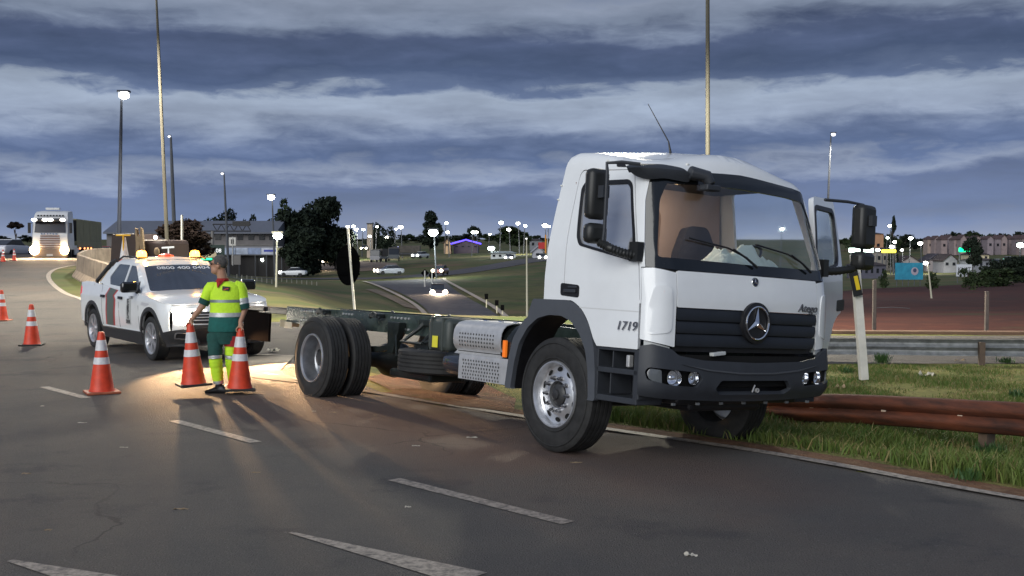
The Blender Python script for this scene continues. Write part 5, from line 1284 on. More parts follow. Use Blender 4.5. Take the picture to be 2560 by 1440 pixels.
    for hp, kn, an in ((hipR, kR, aR), (hipL, kL, aL)):
        sd = 1 if hp is hipL else -1
        hp2 = hp+Vector((.01*sd, 0, 0)); up_ = GREEN if hp is hipR else NEON
        sleeve('trouser_leg', [hp2, at(hp2, kn, .55), at(hp2, kn, .98)], [.108, .094, .082], up_, T, wob=.1)
        if hp is hipL: sleeve('trouser_patch', [hp2+Vector((.0, -.02, -.02)), at(hp2, kn, .55)+Vector((0, -.01, 0))], [.106, .097], RED, T)
        sleeve('reflective_band', [at(hp2, kn, .94), at(kn, an, .06)], [.085, .084], SILV, T)
        sleeve('trouser_cuff', [at(kn, an, .05), at(kn, an, .5), at(kn, an, .86)], [.082, .078, .066], NEON, T, wob=.12)
        sleeve('reflective_band', [at(kn, an, .85), at(kn, an, .97)], [.067, .064], SILV, T)
    # shoes
    for an, yw, ln in ((aR, 2.9, .27), (aL, -2.5, .27)):
        base = Vector((an.x, an.y, .0)); d = Vector((math.cos(yw), math.sin(yw), 0)); lft = .025 if an is aL else .0
        mb = MB(); rings = []
        for t, w_, h_ in ((-.09, .030, .07), (-.06, .040, .10), (-.0, .042, .105), (.06, .045, .075), (.12, .048, .055), (.16, .040, .045), (.185, .022, .030)):
            c = base+d*t; rings.append((c, w_, h_))
        v = []; f = []; n = 10; sd = Vector((-d.y, d.x, 0))
        for c, w_, h_ in rings:
            for q in range(n):
                a = 2*math.pi*q/n; v.append(c+sd*w_*math.cos(a)+Vector((0, 0, max(0, h_*.5+h_*.5*math.sin(a)*1.15)+lft)))
        for j in range(len(rings)-1):
            for q in range(n): f.append((j*n+q, j*n+(q+1) % n, (j+1)*n+(q+1) % n, (j+1)*n+q))
        f += [tuple(range(n)), tuple(range((len(rings)-1)*n, len(rings)*n))]
        mb.add(v, f); mb.ob('shoe', mat('black_boot', (.012, .012, .014), .45), T, smooth=50)
        mb = MB(); mb.cyl((an.x, an.y, .05), (an.x, an.y, .16), .043, .045, 12); mb.ob('sock', BLACK, T, smooth=True)
    T.location.z = .012
    # cones in the hands (tops at the hands)
    for h, rx, ry, lb, rz in ((hR, 0.0, -.045, 'traffic cone held in the right hand of the worker, in front of the pickup grille', .5), (hL, 0.0, .02, 'traffic cone held in the left hand of the worker, beside his boots', .25)):
        top = Vector((h.x+Xc, Y0+h.y, h.z-.025+.012))
        Rm = Matrix.Rotation(ry, 3, 'Y') @ Matrix.Rotation(rx, 3, 'X'); base = top-Rm @ Vector((0, 0, .765))
        cone(base, lb, rot=(rx, ry, 0), rz=rz, bs=.19)
    return T
build_worker()
# ------------------------------------------------------------------ trees
ORD = ['leftmost', 'second from the left', 'third from the left', 'fourth from the left', 'fifth from the left', 'sixth from the left', 'seventh from the left', 'eighth from the left', 'ninth from the left', 'tenth from the left']
TENS = ['', '', 'twenty', 'thirty']; ONE = ['', 'first', 'second', 'third', 'fourth', 'fifth', 'sixth', 'seventh', 'eighth', 'ninth', 'tenth', 'eleventh', 'twelfth', 'thirteenth', 'fourteenth', 'fifteenth', 'sixteenth', 'seventeenth', 'eighteenth', 'nineteenth', 'twentieth']
def ordinal(i):
    return ONE[i+1] if i < 20 else 'twenty-'+ONE[i-19] if i < 29 else 'thirtieth' if i == 29 else 'thirty-'+ONE[i-29] if i < 39 else 'fortieth' if i == 39 else 'forty-'+ONE[i-39] if i < 49 else 'fiftieth' if i == 49 else 'fifty-'+ONE[i-49]
def number_row(group, fmt):
    obs = [o for o in bpy.data.objects if o.get('group') == group and o.get('label')]
    obs.sort(key=lambda o: o.location.x/max(1, o.location.y))
    for i, o in enumerate(obs): o['label'] = fmt % ordinal(i)
LEAF = {}
def leafmat(name, c1, c2):
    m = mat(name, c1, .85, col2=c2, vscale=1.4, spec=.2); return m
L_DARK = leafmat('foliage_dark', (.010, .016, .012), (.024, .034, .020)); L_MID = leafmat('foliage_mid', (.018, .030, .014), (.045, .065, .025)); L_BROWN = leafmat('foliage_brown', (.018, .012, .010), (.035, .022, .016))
BARK = mat('bark', (.05, .04, .032), .9, var=.3, vscale=3)
def crown_mesh(kind, seed, nleaf=1500, leaf=.09):
    """unit crown (height 1, centre at origin bottom 0) of leaf-sized faces in clumps"""
    rg = random.Random(seed); cl = []
    if kind == 'round':
        for i in range(16): a = rg.uniform(0, 6.28); z = rg.uniform(.12, .88); rr = math.sqrt(max(0, 1-((z-.5)/.5)**2))*.42*rg.uniform(.2, 1); cl.append((rr*math.cos(a), rr*math.sin(a), z, rg.uniform(.13, .22)))
    elif kind == 'tall':
        for i in range(16): z = rg.uniform(.05, .95); rr = (.30*math.sin(math.pi*min(1, z*.85+.12)))*rg.uniform(.1, 1); a = rg.uniform(0, 6.28); cl.append((rr*math.cos(a), rr*math.sin(a), z, rg.uniform(.09, .16)))
    elif kind == 'umbrella':
        for i in range(16): a = rg.uniform(0, 6.28); rr = rg.uniform(0, .5); cl.append((rr*math.cos(a), rr*math.sin(a), .75-rr*rr*.9+rg.uniform(-.05, .1), rg.uniform(.10, .15)))
    elif kind == 'cone':
        for i in range(18): z = rg.uniform(0, .95); rr = .34*(1-z)*rg.uniform(.3, 1); a = rg.uniform(0, 6.28); cl.append((rr*math.cos(a), rr*math.sin(a), z, .06+.10*(1-z)))
    mb = MB(); v = []; f = []
    for i in range(nleaf):
        c = rg.choice(cl); d = Vector((rg.gauss(0, 1), rg.gauss(0, 1), rg.gauss(0, 1))).normalized()*c[3]*rg.uniform(.55, 1.08)
        p = Vector(c[:3])+Vector((d.x, d.y, d.z*.8)); n_ = Vector((rg.gauss(0, 1), rg.gauss(0, 1), rg.gauss(0, 1)+.6)).normalized(); a = n_.orthogonal().normalized(); b = n_.cross(a); s = leaf*rg.uniform(.5, 1.2)
        k = len(v); v += [p-a*s*.5-b*s*.3, p+a*s*.5-b*s*.3, p+a*s*.1+b*s*.5]; f.append((k, k+1, k+2))
    mb.add(v, f); return mb
_cm = {}
def tree(x, y, h, w, kind, label, group=None, m=None, trunk=.25, nleaf=1400, leaf=.10, z=None, cat='tree'):
    z0 = height(x, y) if z is None else z; m = m or L_DARK
    T = empty('tree', (x, y, z0), random.uniform(0, 6.28), label=label, cat=cat, group=group)
    key = (kind, random.randrange(3), nleaf, m.name)
    if key not in _cm:
        o = crown_mesh(kind, hash(key[:2]) % 999 if False else 11*len(_cm)+3, nleaf, leaf).ob('crown', m, fix=False); _cm[key] = o.data; bpy.data.objects.remove(o)
        t = MB(); t.tube([(0, 0, -.05), (.01, 0, .4), (.0, .01, 1.0)], [.5, .35, .12], 7)
        for q in range(4): a = q*1.7; t.tube([(0, 0, .55+q*.1), (.9*math.cos(a)*1.5, .9*math.sin(a)*1.5, .8+q*.1)], [.2, .06], 5)
        o = t.ob('trunk', BARK); _cm[key[0]+'t'] = o.data; bpy.data.objects.remove(o)
    c = bpy.data.objects.new('crown', _cm[key]); COL.objects.link(c); c.parent = T; c.location = (0, 0, h*trunk*.6); ww = w*(1.3 if kind == 'round' else 1.9 if kind == 'tall' else 1.1); c.scale = (ww, ww, h*(1-trunk*.6))
    t = bpy.data.objects.new('trunk', _cm[key[0]+'t']); COL.objects.link(t); t.parent = T; t.scale = (h*.035, h*.035, h*.7)
    return T
def at(px, Y): return ((px-1280)/FPX*Y, Y)
def tree_px(px, ytop, Y, wpx, kind, label, **k):
    x, y = at(px, Y); z0 = height(x, y); top = H-(ytop-620)/FPX*Y
    return tree(x, y, max(2, top-z0), wpx/FPX*Y, kind, label, **k)
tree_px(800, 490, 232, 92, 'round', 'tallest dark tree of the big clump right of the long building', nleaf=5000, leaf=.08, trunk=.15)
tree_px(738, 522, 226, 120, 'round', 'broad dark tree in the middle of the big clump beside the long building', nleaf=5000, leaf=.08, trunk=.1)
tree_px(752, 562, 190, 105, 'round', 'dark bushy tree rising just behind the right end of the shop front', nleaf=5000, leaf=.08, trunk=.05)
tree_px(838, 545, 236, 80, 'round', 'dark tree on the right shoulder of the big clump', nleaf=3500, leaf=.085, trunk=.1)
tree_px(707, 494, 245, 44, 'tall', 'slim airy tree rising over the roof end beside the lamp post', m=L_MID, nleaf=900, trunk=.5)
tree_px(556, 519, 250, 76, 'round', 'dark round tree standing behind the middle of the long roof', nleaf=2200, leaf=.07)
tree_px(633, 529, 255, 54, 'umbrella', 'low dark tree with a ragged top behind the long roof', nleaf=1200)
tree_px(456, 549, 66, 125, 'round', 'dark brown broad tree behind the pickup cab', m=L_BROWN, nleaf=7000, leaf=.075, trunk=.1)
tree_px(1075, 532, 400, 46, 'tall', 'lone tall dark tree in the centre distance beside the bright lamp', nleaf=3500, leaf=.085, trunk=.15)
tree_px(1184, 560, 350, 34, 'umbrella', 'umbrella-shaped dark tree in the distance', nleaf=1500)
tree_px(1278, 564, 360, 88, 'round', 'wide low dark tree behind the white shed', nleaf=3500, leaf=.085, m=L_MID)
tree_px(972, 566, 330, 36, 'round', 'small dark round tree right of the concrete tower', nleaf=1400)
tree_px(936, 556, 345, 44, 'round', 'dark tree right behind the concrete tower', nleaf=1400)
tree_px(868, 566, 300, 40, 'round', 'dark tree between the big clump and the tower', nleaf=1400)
tree_px(40, 551, 120, 46, 'umbrella', 'umbrella-crowned tree at the far left behind the oncoming lorry', nleaf=1600, trunk=.8, m=L_BROWN)
tree_px(2232, 540, 330, 42, 'cone', 'dark pointed conifer right of the truck mirror', nleaf=1800)
tree_px(2432, 592, 260, 46, 'round', 'dark tree behind the green lit sign', nleaf=1800)
tree_px(2502, 668, 120, 76, 'round', 'dark round bush on the red bank at the right', nleaf=2600, trunk=.0, m=L_MID, cat='bush')
tree_px(2545, 640, 140, 70, 'round', 'dark bush cut by the right edge of the photo', nleaf=2600, trunk=.0, cat='bush')
tree_px(2478, 648, 175, 44, 'round', 'small dark bush left of the parked cars on the right', nleaf=1500, trunk=.0, cat='bush')
tree_px(985, 606, 300, 26, 'round', 'small dark bush on the far field', nleaf=600, trunk=0, cat='bush')
random.seed(21)
px = 820
while px < 2640:       # tree line on the skyline
    if not (1365 < px < 2060):
        yt = 590+random.uniform(-8, 6)-(9 if px > 2360 else 0)+(8 if px < 1000 else 0)
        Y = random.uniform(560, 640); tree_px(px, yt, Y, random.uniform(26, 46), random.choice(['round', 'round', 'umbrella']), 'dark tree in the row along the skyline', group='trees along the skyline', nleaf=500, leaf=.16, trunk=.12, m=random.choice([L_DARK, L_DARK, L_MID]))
    px += random.uniform(14, 30)
for px, yt in ((-10, 588), (14, 592), (70, 586)): tree_px(px, yt, 300, 40, 'round', 'dark tree on the left skyline behind the lorry', group='trees on the left skyline', nleaf=500, leaf=.16)
for px, yt, w in ((1500, 640, 30), (2330, 690, 34), (2445, 700, 60), (2420, 715, 40), (2210, 664, 22), (2500, 720, 70)):
    if px < 2060: continue
    tree_px(px, yt, 105+random.uniform(-10, 20), w, 'round', 'low scrubby bush on the red bank', group='scrubby bushes on the red bank', nleaf=600, leaf=.12, trunk=0, m=L_MID, cat='bush')

# ------------------------------------------------------------------ lamps and poles
POLE = mat('pole_concrete', (.075, .07, .055), .75, var=.2, vscale=2, stretch=(1, 1, .15)); POLEG = mat('pole_galv', (.09, .095, .105), .6, .1, var=.15)
LON = mat('lamp_lit', (1, 1, 1), .4, emit=(1, .98, .88), es=26); LON2 = mat('lamp_lit_cool', (1, 1, 1), .4, emit=(.88, 1, .92), es=22); LDIM = mat('lamp_dim', (.8, .8, .8), .4, emit=(.95, .95, 1), es=1.2); LWARM = mat('lamp_lit_warm', (1, .8, .5), .4, emit=(1, .72, .4), es=18)
def street_lamp(px, py, Y, blob, label, basepx=None, toppx=None, side=1, m=None, pm=None, pw=None, z0=None, group=None, arm=1.0, two=False):
    """px,py lamp head; pole foot at basepx"""
    bx = basepx if basepx is not None else px-side*4
    x, y = at(bx, Y); zb = height(x, y) if z0 is None else z0; hz = H-(py-620)/FPX*Y; hx = (px-1280)/FPX*Y
    pole_r = (pw or .10)
    T = empty('street_lamp', (x, y, zb), label=label, cat='street lamp', group=group)
    top = Vector((hx-x-(hx-x)*.3 if toppx is None else (toppx-1280)/FPX*Y-x, 0, hz-zb-.05)); mb = MB(); mb.tube([(0, 0, -.2), (top.x*.8, 0, top.z*.8), top], [pole_r*1.3, pole_r*.9, pole_r*.6], 8); mb.ob('pole', pm or POLEG, T, smooth=True)
    r = blob/2/FPX*Y; hd = Vector((hx-x, 0, hz-zb))
    mb = MB(); mb.tube([top, top.lerp(hd, .6)+Vector((0, 0, r*.5)), hd+Vector((0, 0, r*.6))], [pole_r*.5, pole_r*.4, pole_r*.4], 6); mb.box(hd+Vector((0, 0, r*.75)), (r*2.2, r*1.4, r*.4)); mb.ob('lamp_arm', pm or POLEG, T)
    mb = MB(); blob_(mb, hd, (r, r*.9, r*.72)); mb.ob('lamp_glass', m or LON, T, smooth=True)
    return T
def blob_(mb, c, r, n=6):
    v = []; f = []; c = Vector(c); m = n*2
    for i in range(n+1):
        th = math.pi*i/n
        for k in range(m): ph = math.pi*k/n; v.append(c+Vector((r[0]*math.sin(th)*math.cos(ph), r[1]*math.sin(th)*math.sin(ph), r[2]*math.cos(th))))
    for i in range(n):
        for k in range(m): f.append((i*m+k, (i+1)*m+k, (i+1)*m+(k+1) % m, i*m+(k+1) % m))
    mb.add(v, f)
street_lamp(315, 240, 62, 26, 'tall street lamp with a bright head left of the tallest left pole', basepx=296, pw=.10, pm=mat('pole_blue_grey', (.03, .035, .05), .7))
street_lamp(352, -18, 40, 26, 'tallest pole at the left, its lamp just above the frame', basepx=423, toppx=398, pw=.06, pm=POLE)
street_lamp(427, 342, 75, 8, 'thin unlit lamp pole just right of the tallest left pole', basepx=439, m=LDIM, pw=.12)
street_lamp(558, 434, 130, 8, 'thin lamp pole with a small pale head over the long roof', basepx=572, m=LDIM, pw=.13)
street_lamp(679, 493, 150, 18, 'lit street lamp on a pole beside the slim airy tree', basepx=688, pw=.12)
street_lamp(695, 589, 66, 24, 'low bright street lamp on a thin pole in front of the shop', basepx=690, pw=.055, m=LON2, pm=mat('pole_lit', (.45, .43, .33), .6))  # pole_lit: lamplight on the pole is put into its pale colour
street_lamp(1083, 581, 160, 24, 'bright lamp standing in front of the lone tall tree', basepx=1091, pw=.12, m=LON2)
street_lamp(1228, 620, 260, 16, 'bright low lamp above the white shed', basepx=1231, pw=.1, m=LON2)
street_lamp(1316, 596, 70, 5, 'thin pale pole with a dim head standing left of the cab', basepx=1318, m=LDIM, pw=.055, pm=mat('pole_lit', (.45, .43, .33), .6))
street_lamp(2080, 337, 90, 12, 'tall lamp pole with a pale head rising behind the open door', basepx=2060, m=LDIM, pw=.09)
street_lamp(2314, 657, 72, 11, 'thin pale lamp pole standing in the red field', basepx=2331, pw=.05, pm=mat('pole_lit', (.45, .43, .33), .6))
street_lamp(2550, 612, 190, 17, 'bright street lamp near the right edge of the photo', basepx=2549, m=LON2)
small = [(735, 567, 5), (808, 566, 5), (820, 568, 5), (870, 566, 8), (884, 565, 9), (891, 573, 8), (909, 573, 8), (925, 590, 8), (943, 566, 7), (967, 592, 10), (990, 572, 6), (1002, 567, 12), (1116, 557, 9), (1119, 580, 9), (1183, 580, 10), (1191, 580, 9), (1253, 556, 12), (1272, 573, 10), (1225, 585, 6), (1295, 558, 10), (1313, 564, 8), (1362, 563, 13), (1372, 565, 7),
         (2223, 564, 9), (2218, 594, 7), (2236, 604, 9), (2276, 595, 11), (2300, 608, 12), (2194, 624, 11), (2229, 616, 12), (1956, 572, 9), (2254, 624, 7)]
for i, (px, py, b) in enumerate(small):
    street_lamp(px, py, 300 if i % 3 else 330, b*.95, 'small lit street lamp in the far distance', side=-1 if i % 2 else 1, m=LON if i % 2 else LON2, group='lit street lamps in the far distance', pw=.13)
# high mast behind the cab
x, y = at(1771, 41); mb = MB(); zt = H+700/FPX*41
mb.tube([(0, 0, -.3), (-.10, 0, zt-height(x, y))], [.10, .07], 12)
Tm = empty('light_mast', (x, y, height(x, y)), label='tall concrete mast rising behind the truck cab, its top out of frame', cat='mast'); mb.ob('pole', POLE, Tm, smooth=True)
mb = MB(); mb.box((-.8, 0, zt-height(x, y)+.05), (1.8, .3, .15)); mb.ob('lamp_arm', POLEG, Tm); mb = MB(); blob_(mb, (-1.5, 0, zt-height(x, y)-.1), (.3, .2, .1)); mb.ob('lamp_glass', LON, Tm)
# light given off by the big lamps
def glow(px, py, Y, P, c=(1, .96, .86), r=.25):
    p = Vector(((px-1280)/FPX*Y, Y-.3, H-(py-620)/FPX*Y-.45)); o = lamp('street_light', 'SPOT', p, P, c, None, r, spot=R(165), aim=(0, 0, -1), blend=.6); return o
glow(240, -18, 37.0, 8500, (1, .90, .72)); glow(1560, -60, 36.0, 13000, (1, .93, .74), .6); glow(420, 240, 57, 4500); glow(1066, 581, 158, 2600, (.9, 1, .95)); glow(2095, 337, 89, 1500)
glow(2300, 600, 300, 9000); glow(900, 562, 300, 8000); glow(1290, 562, 290, 7000)

# ------------------------------------------------------------------ signs
def sign_post(px0, py0, px1, py1, Y, w, label, m=None, name='sign_post', cat='post', depth=.1):
    a = P(px0, py0, Y); b = P(px1, py1, Y); T = empty(name, b, label=label, cat=cat)
    mb = MB(); d = (a-b); mb.tube([(0, 0, -.2), d], [w*.5, w*.5], 4, sq=1); mb.ob('post', m or mat('white_post', (.62, .60, .55), .7, var=.12, vscale=4), T, bevel=.004); return T
WP = mat('white_post', (.62, .60, .55), .7, var=.12, vscale=4)
def board_post(px0, py0, px1, py1, Y, w, label, cat='post', name='marker_post', t=.05):
    a = P(px0, py0, Y); b = P(px1, py1, Y); b.z = min(b.z, b.z); T = empty(name, b, label=label, cat=cat)
    d = a-b; L_ = d.length; rot = d.to_track_quat('Z', 'Y').to_matrix(); mb = MB(); mb.box((0, 0, 0), (w, t, L_+.3)); M4 = Matrix.Translation(d*.5) @ rot.to_4x4()
    mb.xf(M4); mb.ob('post', WP, T, bevel=.005); return T
T = board_post(871, 585, 886, 770, 31, .15, 'round sign seen from behind on a leaning white post', cat='sign', name='road_sign')
c = P(872, 663, 31)-T.location; mb = MB(); mb.lathe([(0, .0001), (0, 1.0), (.02, 1.0), (.02, .0001)], 40, 'y'); mb.xf(Matrix.Translation(c+Vector((-.03, .07, 0))) @ Matrix.Diagonal((31/FPX*30, 1, 31/FPX*51, 1))); mb.ob('sign_back', mat('sign_back_black', (.003, .003, .0035), .9, spec=0, var=.2), T)
mb = MB()
for dz in (.25, -.25): mb.box(c+Vector((0, .05, dz)), (.6, .03, .05))
mb.ob('bracket', mat('sign_back_black', (.003, .003, .0035), .9, spec=0), T)
T = board_post(455, 546, 455, 632, 48, .20, 'white sign post seen edge-on above the pickup roof', name='road_sign', cat='sign')
T = board_post(2138, 660, 2158, 925, 17.4, .13, 'leaning white wooden post right of the open truck door', name='road_sign', cat='sign', t=.12)
c = P(2137, 707, 17.3)-T.location; mb = MB(); mb.box(c+Vector((-.0, -.03, 0)), (.14, .02, .42), Matrix.Rotation(-.22, 3, 'Y')); mb.ob('sign_plate', BLACK, T)
mb = MB(); mb.box(c+Vector((.02, -.045, .0)), (.06, .01, .22), Matrix.Rotation(-.22, 3, 'Y')); mb.ob('yellow_plate', mat('plate_yellow', (.70, .50, .02), .4), T)
T = board_post(582, 595, 582, 660, 120, .40, 'small white post sign with a rounded plate behind the worker', name='road_sign', cat='sign')
c = P(581, 604, 119.9)-T.location; mb = MB(); mb.box(c, (.75, .05, .9)); mb.ob('sign_plate', WP, T, bevel=.1); mb = MB(); mb.box(c+Vector((0, -.04, 0)), (.3, .02, .5)); mb.ob('sign_symbol', BLACK, T)
mb = MB(); mb.box(P(590, 650, 119.9)-T.location, (1.0, .05, 1.0)); mb.ob('sign_back', mat('grey_sheet', (.16, .15, .14), .6), T)
for px, py, yb, sh, lb in ((1062, 682, 716, 'diamond', 'diamond sign seen from behind beside the valley road'), (1080, 688, 712, 'disc', 'round sign seen from behind just right of the diamond sign')):
    Y = 128; g = GP(px, yb+14); b = Vector(((px-1280)/FPX*Y, Y, H-(yb-620)/FPX*Y)); T = empty('road_sign', b, label=lb, cat='sign')
    zz = H-(py-620)/FPX*Y-b.z; mb = MB(); mb.cyl((0, 0, -.6), (0, 0, zz+.3), .08); mb.ob('post', WP, T)
    mb = MB()
    if sh == 'disc': mb.cyl((0, .08, zz), (0, .12, zz), .36, n=24)
    else: mb.prism([(0, zz-.48), (.48, zz), (0, zz+.48), (-.48, zz)], .08, .12)
    mb.ob('sign_back', mat('sign_back_black', (.003, .003, .0035), .9, spec=0), T)
for px, py, yb, lb in ((1216, 741, 766, 'left'), (1242, 757, 780, 'middle'), (1256, 769, 783, 'right')):
    Y = FPX*1.9/(yb-620)*1.25; Y = 45; b = P(px, yb, Y); T = empty('marker_post', b, label='small black marker plate on a short post, %s of three' % lb, cat='marker post')
    zz = (P(px, py, Y)-b).z; mb = MB(); mb.box((0, 0, zz/2), (.04, .03, zz+.1)); mb.ob('post', mat('dull_post', (.25, .24, .2), .8), T); mb = MB(); mb.box((0, -.03, zz), (.15, .015, .22)); mb.ob('marker_plate', mat('sign_back_black', (.01, .011, .013), .5), T)
# billboard, boards and lit signs on the right
def face_box(px0, py0, px1, py1, Y, dep, name, label, cat, m, parts=None, ground=True):
    a = P(px0, py0, Y); b = P(px1, py1, Y); c = (a+b)/2; T = empty(name, (c.x, Y, b.z), label=label, cat=cat); w, h = abs(b.x-a.x), abs(a.z-b.z)
    return T, w, h
T, w, h = face_box(2238, 657, 2307, 699, 150, .2, 'billboard', 'blue billboard with a pale figure on short legs', 'billboard', None)
mb = MB(); mb.box((0, 0, h/2), (w, .15, h)); mb.ob('board', mat('billboard_blue', (.02, .16, .26), .5, col2=(.03, .28, .42), vscale=1.2), T)
mb = MB(); blob_(mb, (w*.2, -.08, h*.50), (.5, .02, .55)); mb.ob('printed_figure', mat('print_pale', (.35, .30, .36), .6), T); mb = MB(); blob_(mb, (w*.2, -.10, h*.55), (.25, .02, .28)); mb.ob('printed_disc', mat('print_dark', (.05, .06, .12), .6), T)
for k in range(5): mb = MB(); mb.cyl((-w/2+.3+k*(w-.6)/4, .2, -1.2), (-w/2+.3+k*(w-.6)/4, .1, h*.5), .06); mb.ob('leg', POLEG, T)
T, w, h = face_box(2391, 661, 2429, 691, 170, .2, 'sign_board', 'white sign board with dark letters at the top of the red bank', 'sign', None)
mb = MB(); mb.box((0, 0, h/2), (w, .15, h)); mb.ob('board', mat('board_white', (.55, .57, .62), .6), T); text('sign_lettering', 'KNST', 1.0, BLACK, T, frame((0, -.1, h*.55), (1, 0, 0), (0, 0, 1)), depth=.01, xs=.8)
for k in (-1, 1): mb = MB(); mb.cyl((k*w*.4, .1, -1.5), (k*w*.4, .1, 0), .07); mb.ob('leg', POLEG, T)
def lit_sign(px0, py0, px1, py1, Y, m, label, name='lit_sign'):
    a = P(px0, py0, Y); b = P(px1, py1, Y); c = (a+b)/2; zb = height(c.x, Y); T = empty(name, (c.x, Y, zb), label=label, cat='lit sign')
    mb = MB(); mb.box((0, 0, c.z-zb), (abs(b.x-a.x), .5, abs(a.z-b.z))); mb.ob('sign_panel', m, T, bevel=.2)
    for s_ in (-1, 1): mb = MB(); mb.cyl((s_*(b.x-a.x)*.4, .4, 0), (s_*(b.x-a.x)*.4, .4, c.z-zb), .15, n=6); mb.ob('leg', POLEG, T)
    return T
lit_sign(2397, 619, 2431, 630, 300, mat('sign_lit_green', (.02, .6, .25), .4, emit=(.0, .95, .30), es=1.6), 'glowing green sign among the far houses')
lit_sign(2204, 624, 2240, 632, 280, mat('sign_lit_yellow', (.8, .7, .05), .4, emit=(1, .85, .06), es=2.2), 'glowing yellow canopy band right of the truck mirror')
lit_sign(2122, 620, 2184, 631, 290, mat('sign_lit_white', (.8, 1, .9), .4, emit=(.75, 1, .88), es=3.0), 'glowing pale green canopy band behind the truck mirror')
lit_sign(500, 645, 530, 650, 120, mat('sign_lit_green2', (.02, .6, .25), .4, emit=(.03, 1, .35), es=1.3), 'green lit strip under a small canopy left of the worker')
# small canopy over the green strip
a = P(500, 630, 122); T = empty('canopy', ((515-1280)/FPX*122, 122, height((515-1280)/FPX*122, 122)), label='small cream canopy above the green lit strip', cat='canopy'); mb = MB(); mb.box((0, 0, H-(636-620)/FPX*122-T.location.z), (1.9, 2, .6)); mb.ob('canopy_roof', mat('cream_sheet', (.5, .42, .28), .6, emit=(1, .8, .5), es=.25), T, bevel=.2)
for k in (-1, 1): mb = MB(); mb.cyl((k*.7, 0, 0), (k*.7, 0, H-(636-620)/FPX*122-T.location.z), .08); mb.ob('column', POLEG, T)

# ------------------------------------------------------------------ buildings
def wallmat(n, c, v=.15): return mat(n, c, .85, var=v, vscale=.8)
WIN = mat('dark_pane', (.012, .014, .018), .2); ROOFG = mat('grey_sheet_roof', (.12, .13, .16), .6, var=.12, vscale=.3, stretch=(1, .2, 1))
def long_building():
    Y = 214; x0, x1 = (262-1280)/FPX*Y, (694-1280)/FPX*Y; zt = H+(620-549)/FPX*Y; ze = H+(620-580)/FPX*Y; zb = height((x0+x1)/2, Y)-1.5
    T = empty('long_building', ((x0+x1)/2, Y, zb), label='long two-storey building under a grey sheet roof in the left distance', cat='building'); w = x1-x0
    o = lambda z: z-zb
    mb = MB(); mb.prism([(-.8, o(ze)), (7, o(zt)), (15, o(ze)), (15, o(ze)-.3), (-.8, o(ze)-.3)], -w/2, w/2, 'x'); mb.ob('roof', ROOFG, T)
    mb = MB(); mb.box((-w*.0, 7, o(ze)/2), (w-.6, 13.4, o(ze)-.3)); mb.ob('wall', wallmat('plaster_grey', (.16, .15, .15)), T)
    mb = MB(); mb.box((w*.28, -.2, o(H-(612-620)/FPX*Y)), (w*.42, 1.4, .25)); mb.ob('balcony_slab', wallmat('slab_grey', (.20, .19, .18)), T)
    for px in (520, 545, 575, 600, 628, 655, 680):
        x = (px-1280)/FPX*Y-T.location.x
        for py, hh in ((590, 1.4), (640, 2.2)): mb = MB(); mb.box((x, .25, o(H-(py-620)/FPX*Y)), (1.1, .1, hh)); mb.ob('window', WIN, T)
    # truss beam over the forecourt
    tb = MB(); xa, xb = (533-1280)/FPX*205-T.location.x, (628-1280)/FPX*205-T.location.x; za, zb2 = o(H+(620-560)/FPX*205), o(H+(620-577)/FPX*205)
    tb.cyl((xa, -9, za), (xb, -9, za), .13, n=5); tb.cyl((xa-2, -9, zb2), (xb, -9, zb2), .13, n=5)
    n = 9
    for i in range(n): xx = lerp(xa, xb, i/n); xn = lerp(xa, xb, (i+1)/n); tb.cyl((xx, -9, zb2 if i % 2 else za), (xn, -9, za if i % 2 else zb2), .08, n=4)
    tb.ob('roof_truss', mat('truss_steel', (.05, .05, .055), .6), T)
    mb = MB(); mb.box((lerp(xa, xb, .75), -9, za+.1), (3.2, .3, .9)); mb.ob('truss_panel', BLACK, T)
    mb = MB(); x = (532-1280)/FPX*205-T.location.x; mb.cyl((x, -9, 0), (x, -9, zb2), .3, n=8); mb.ob('column', wallmat('slab_grey', (.2, .19, .18)), T)
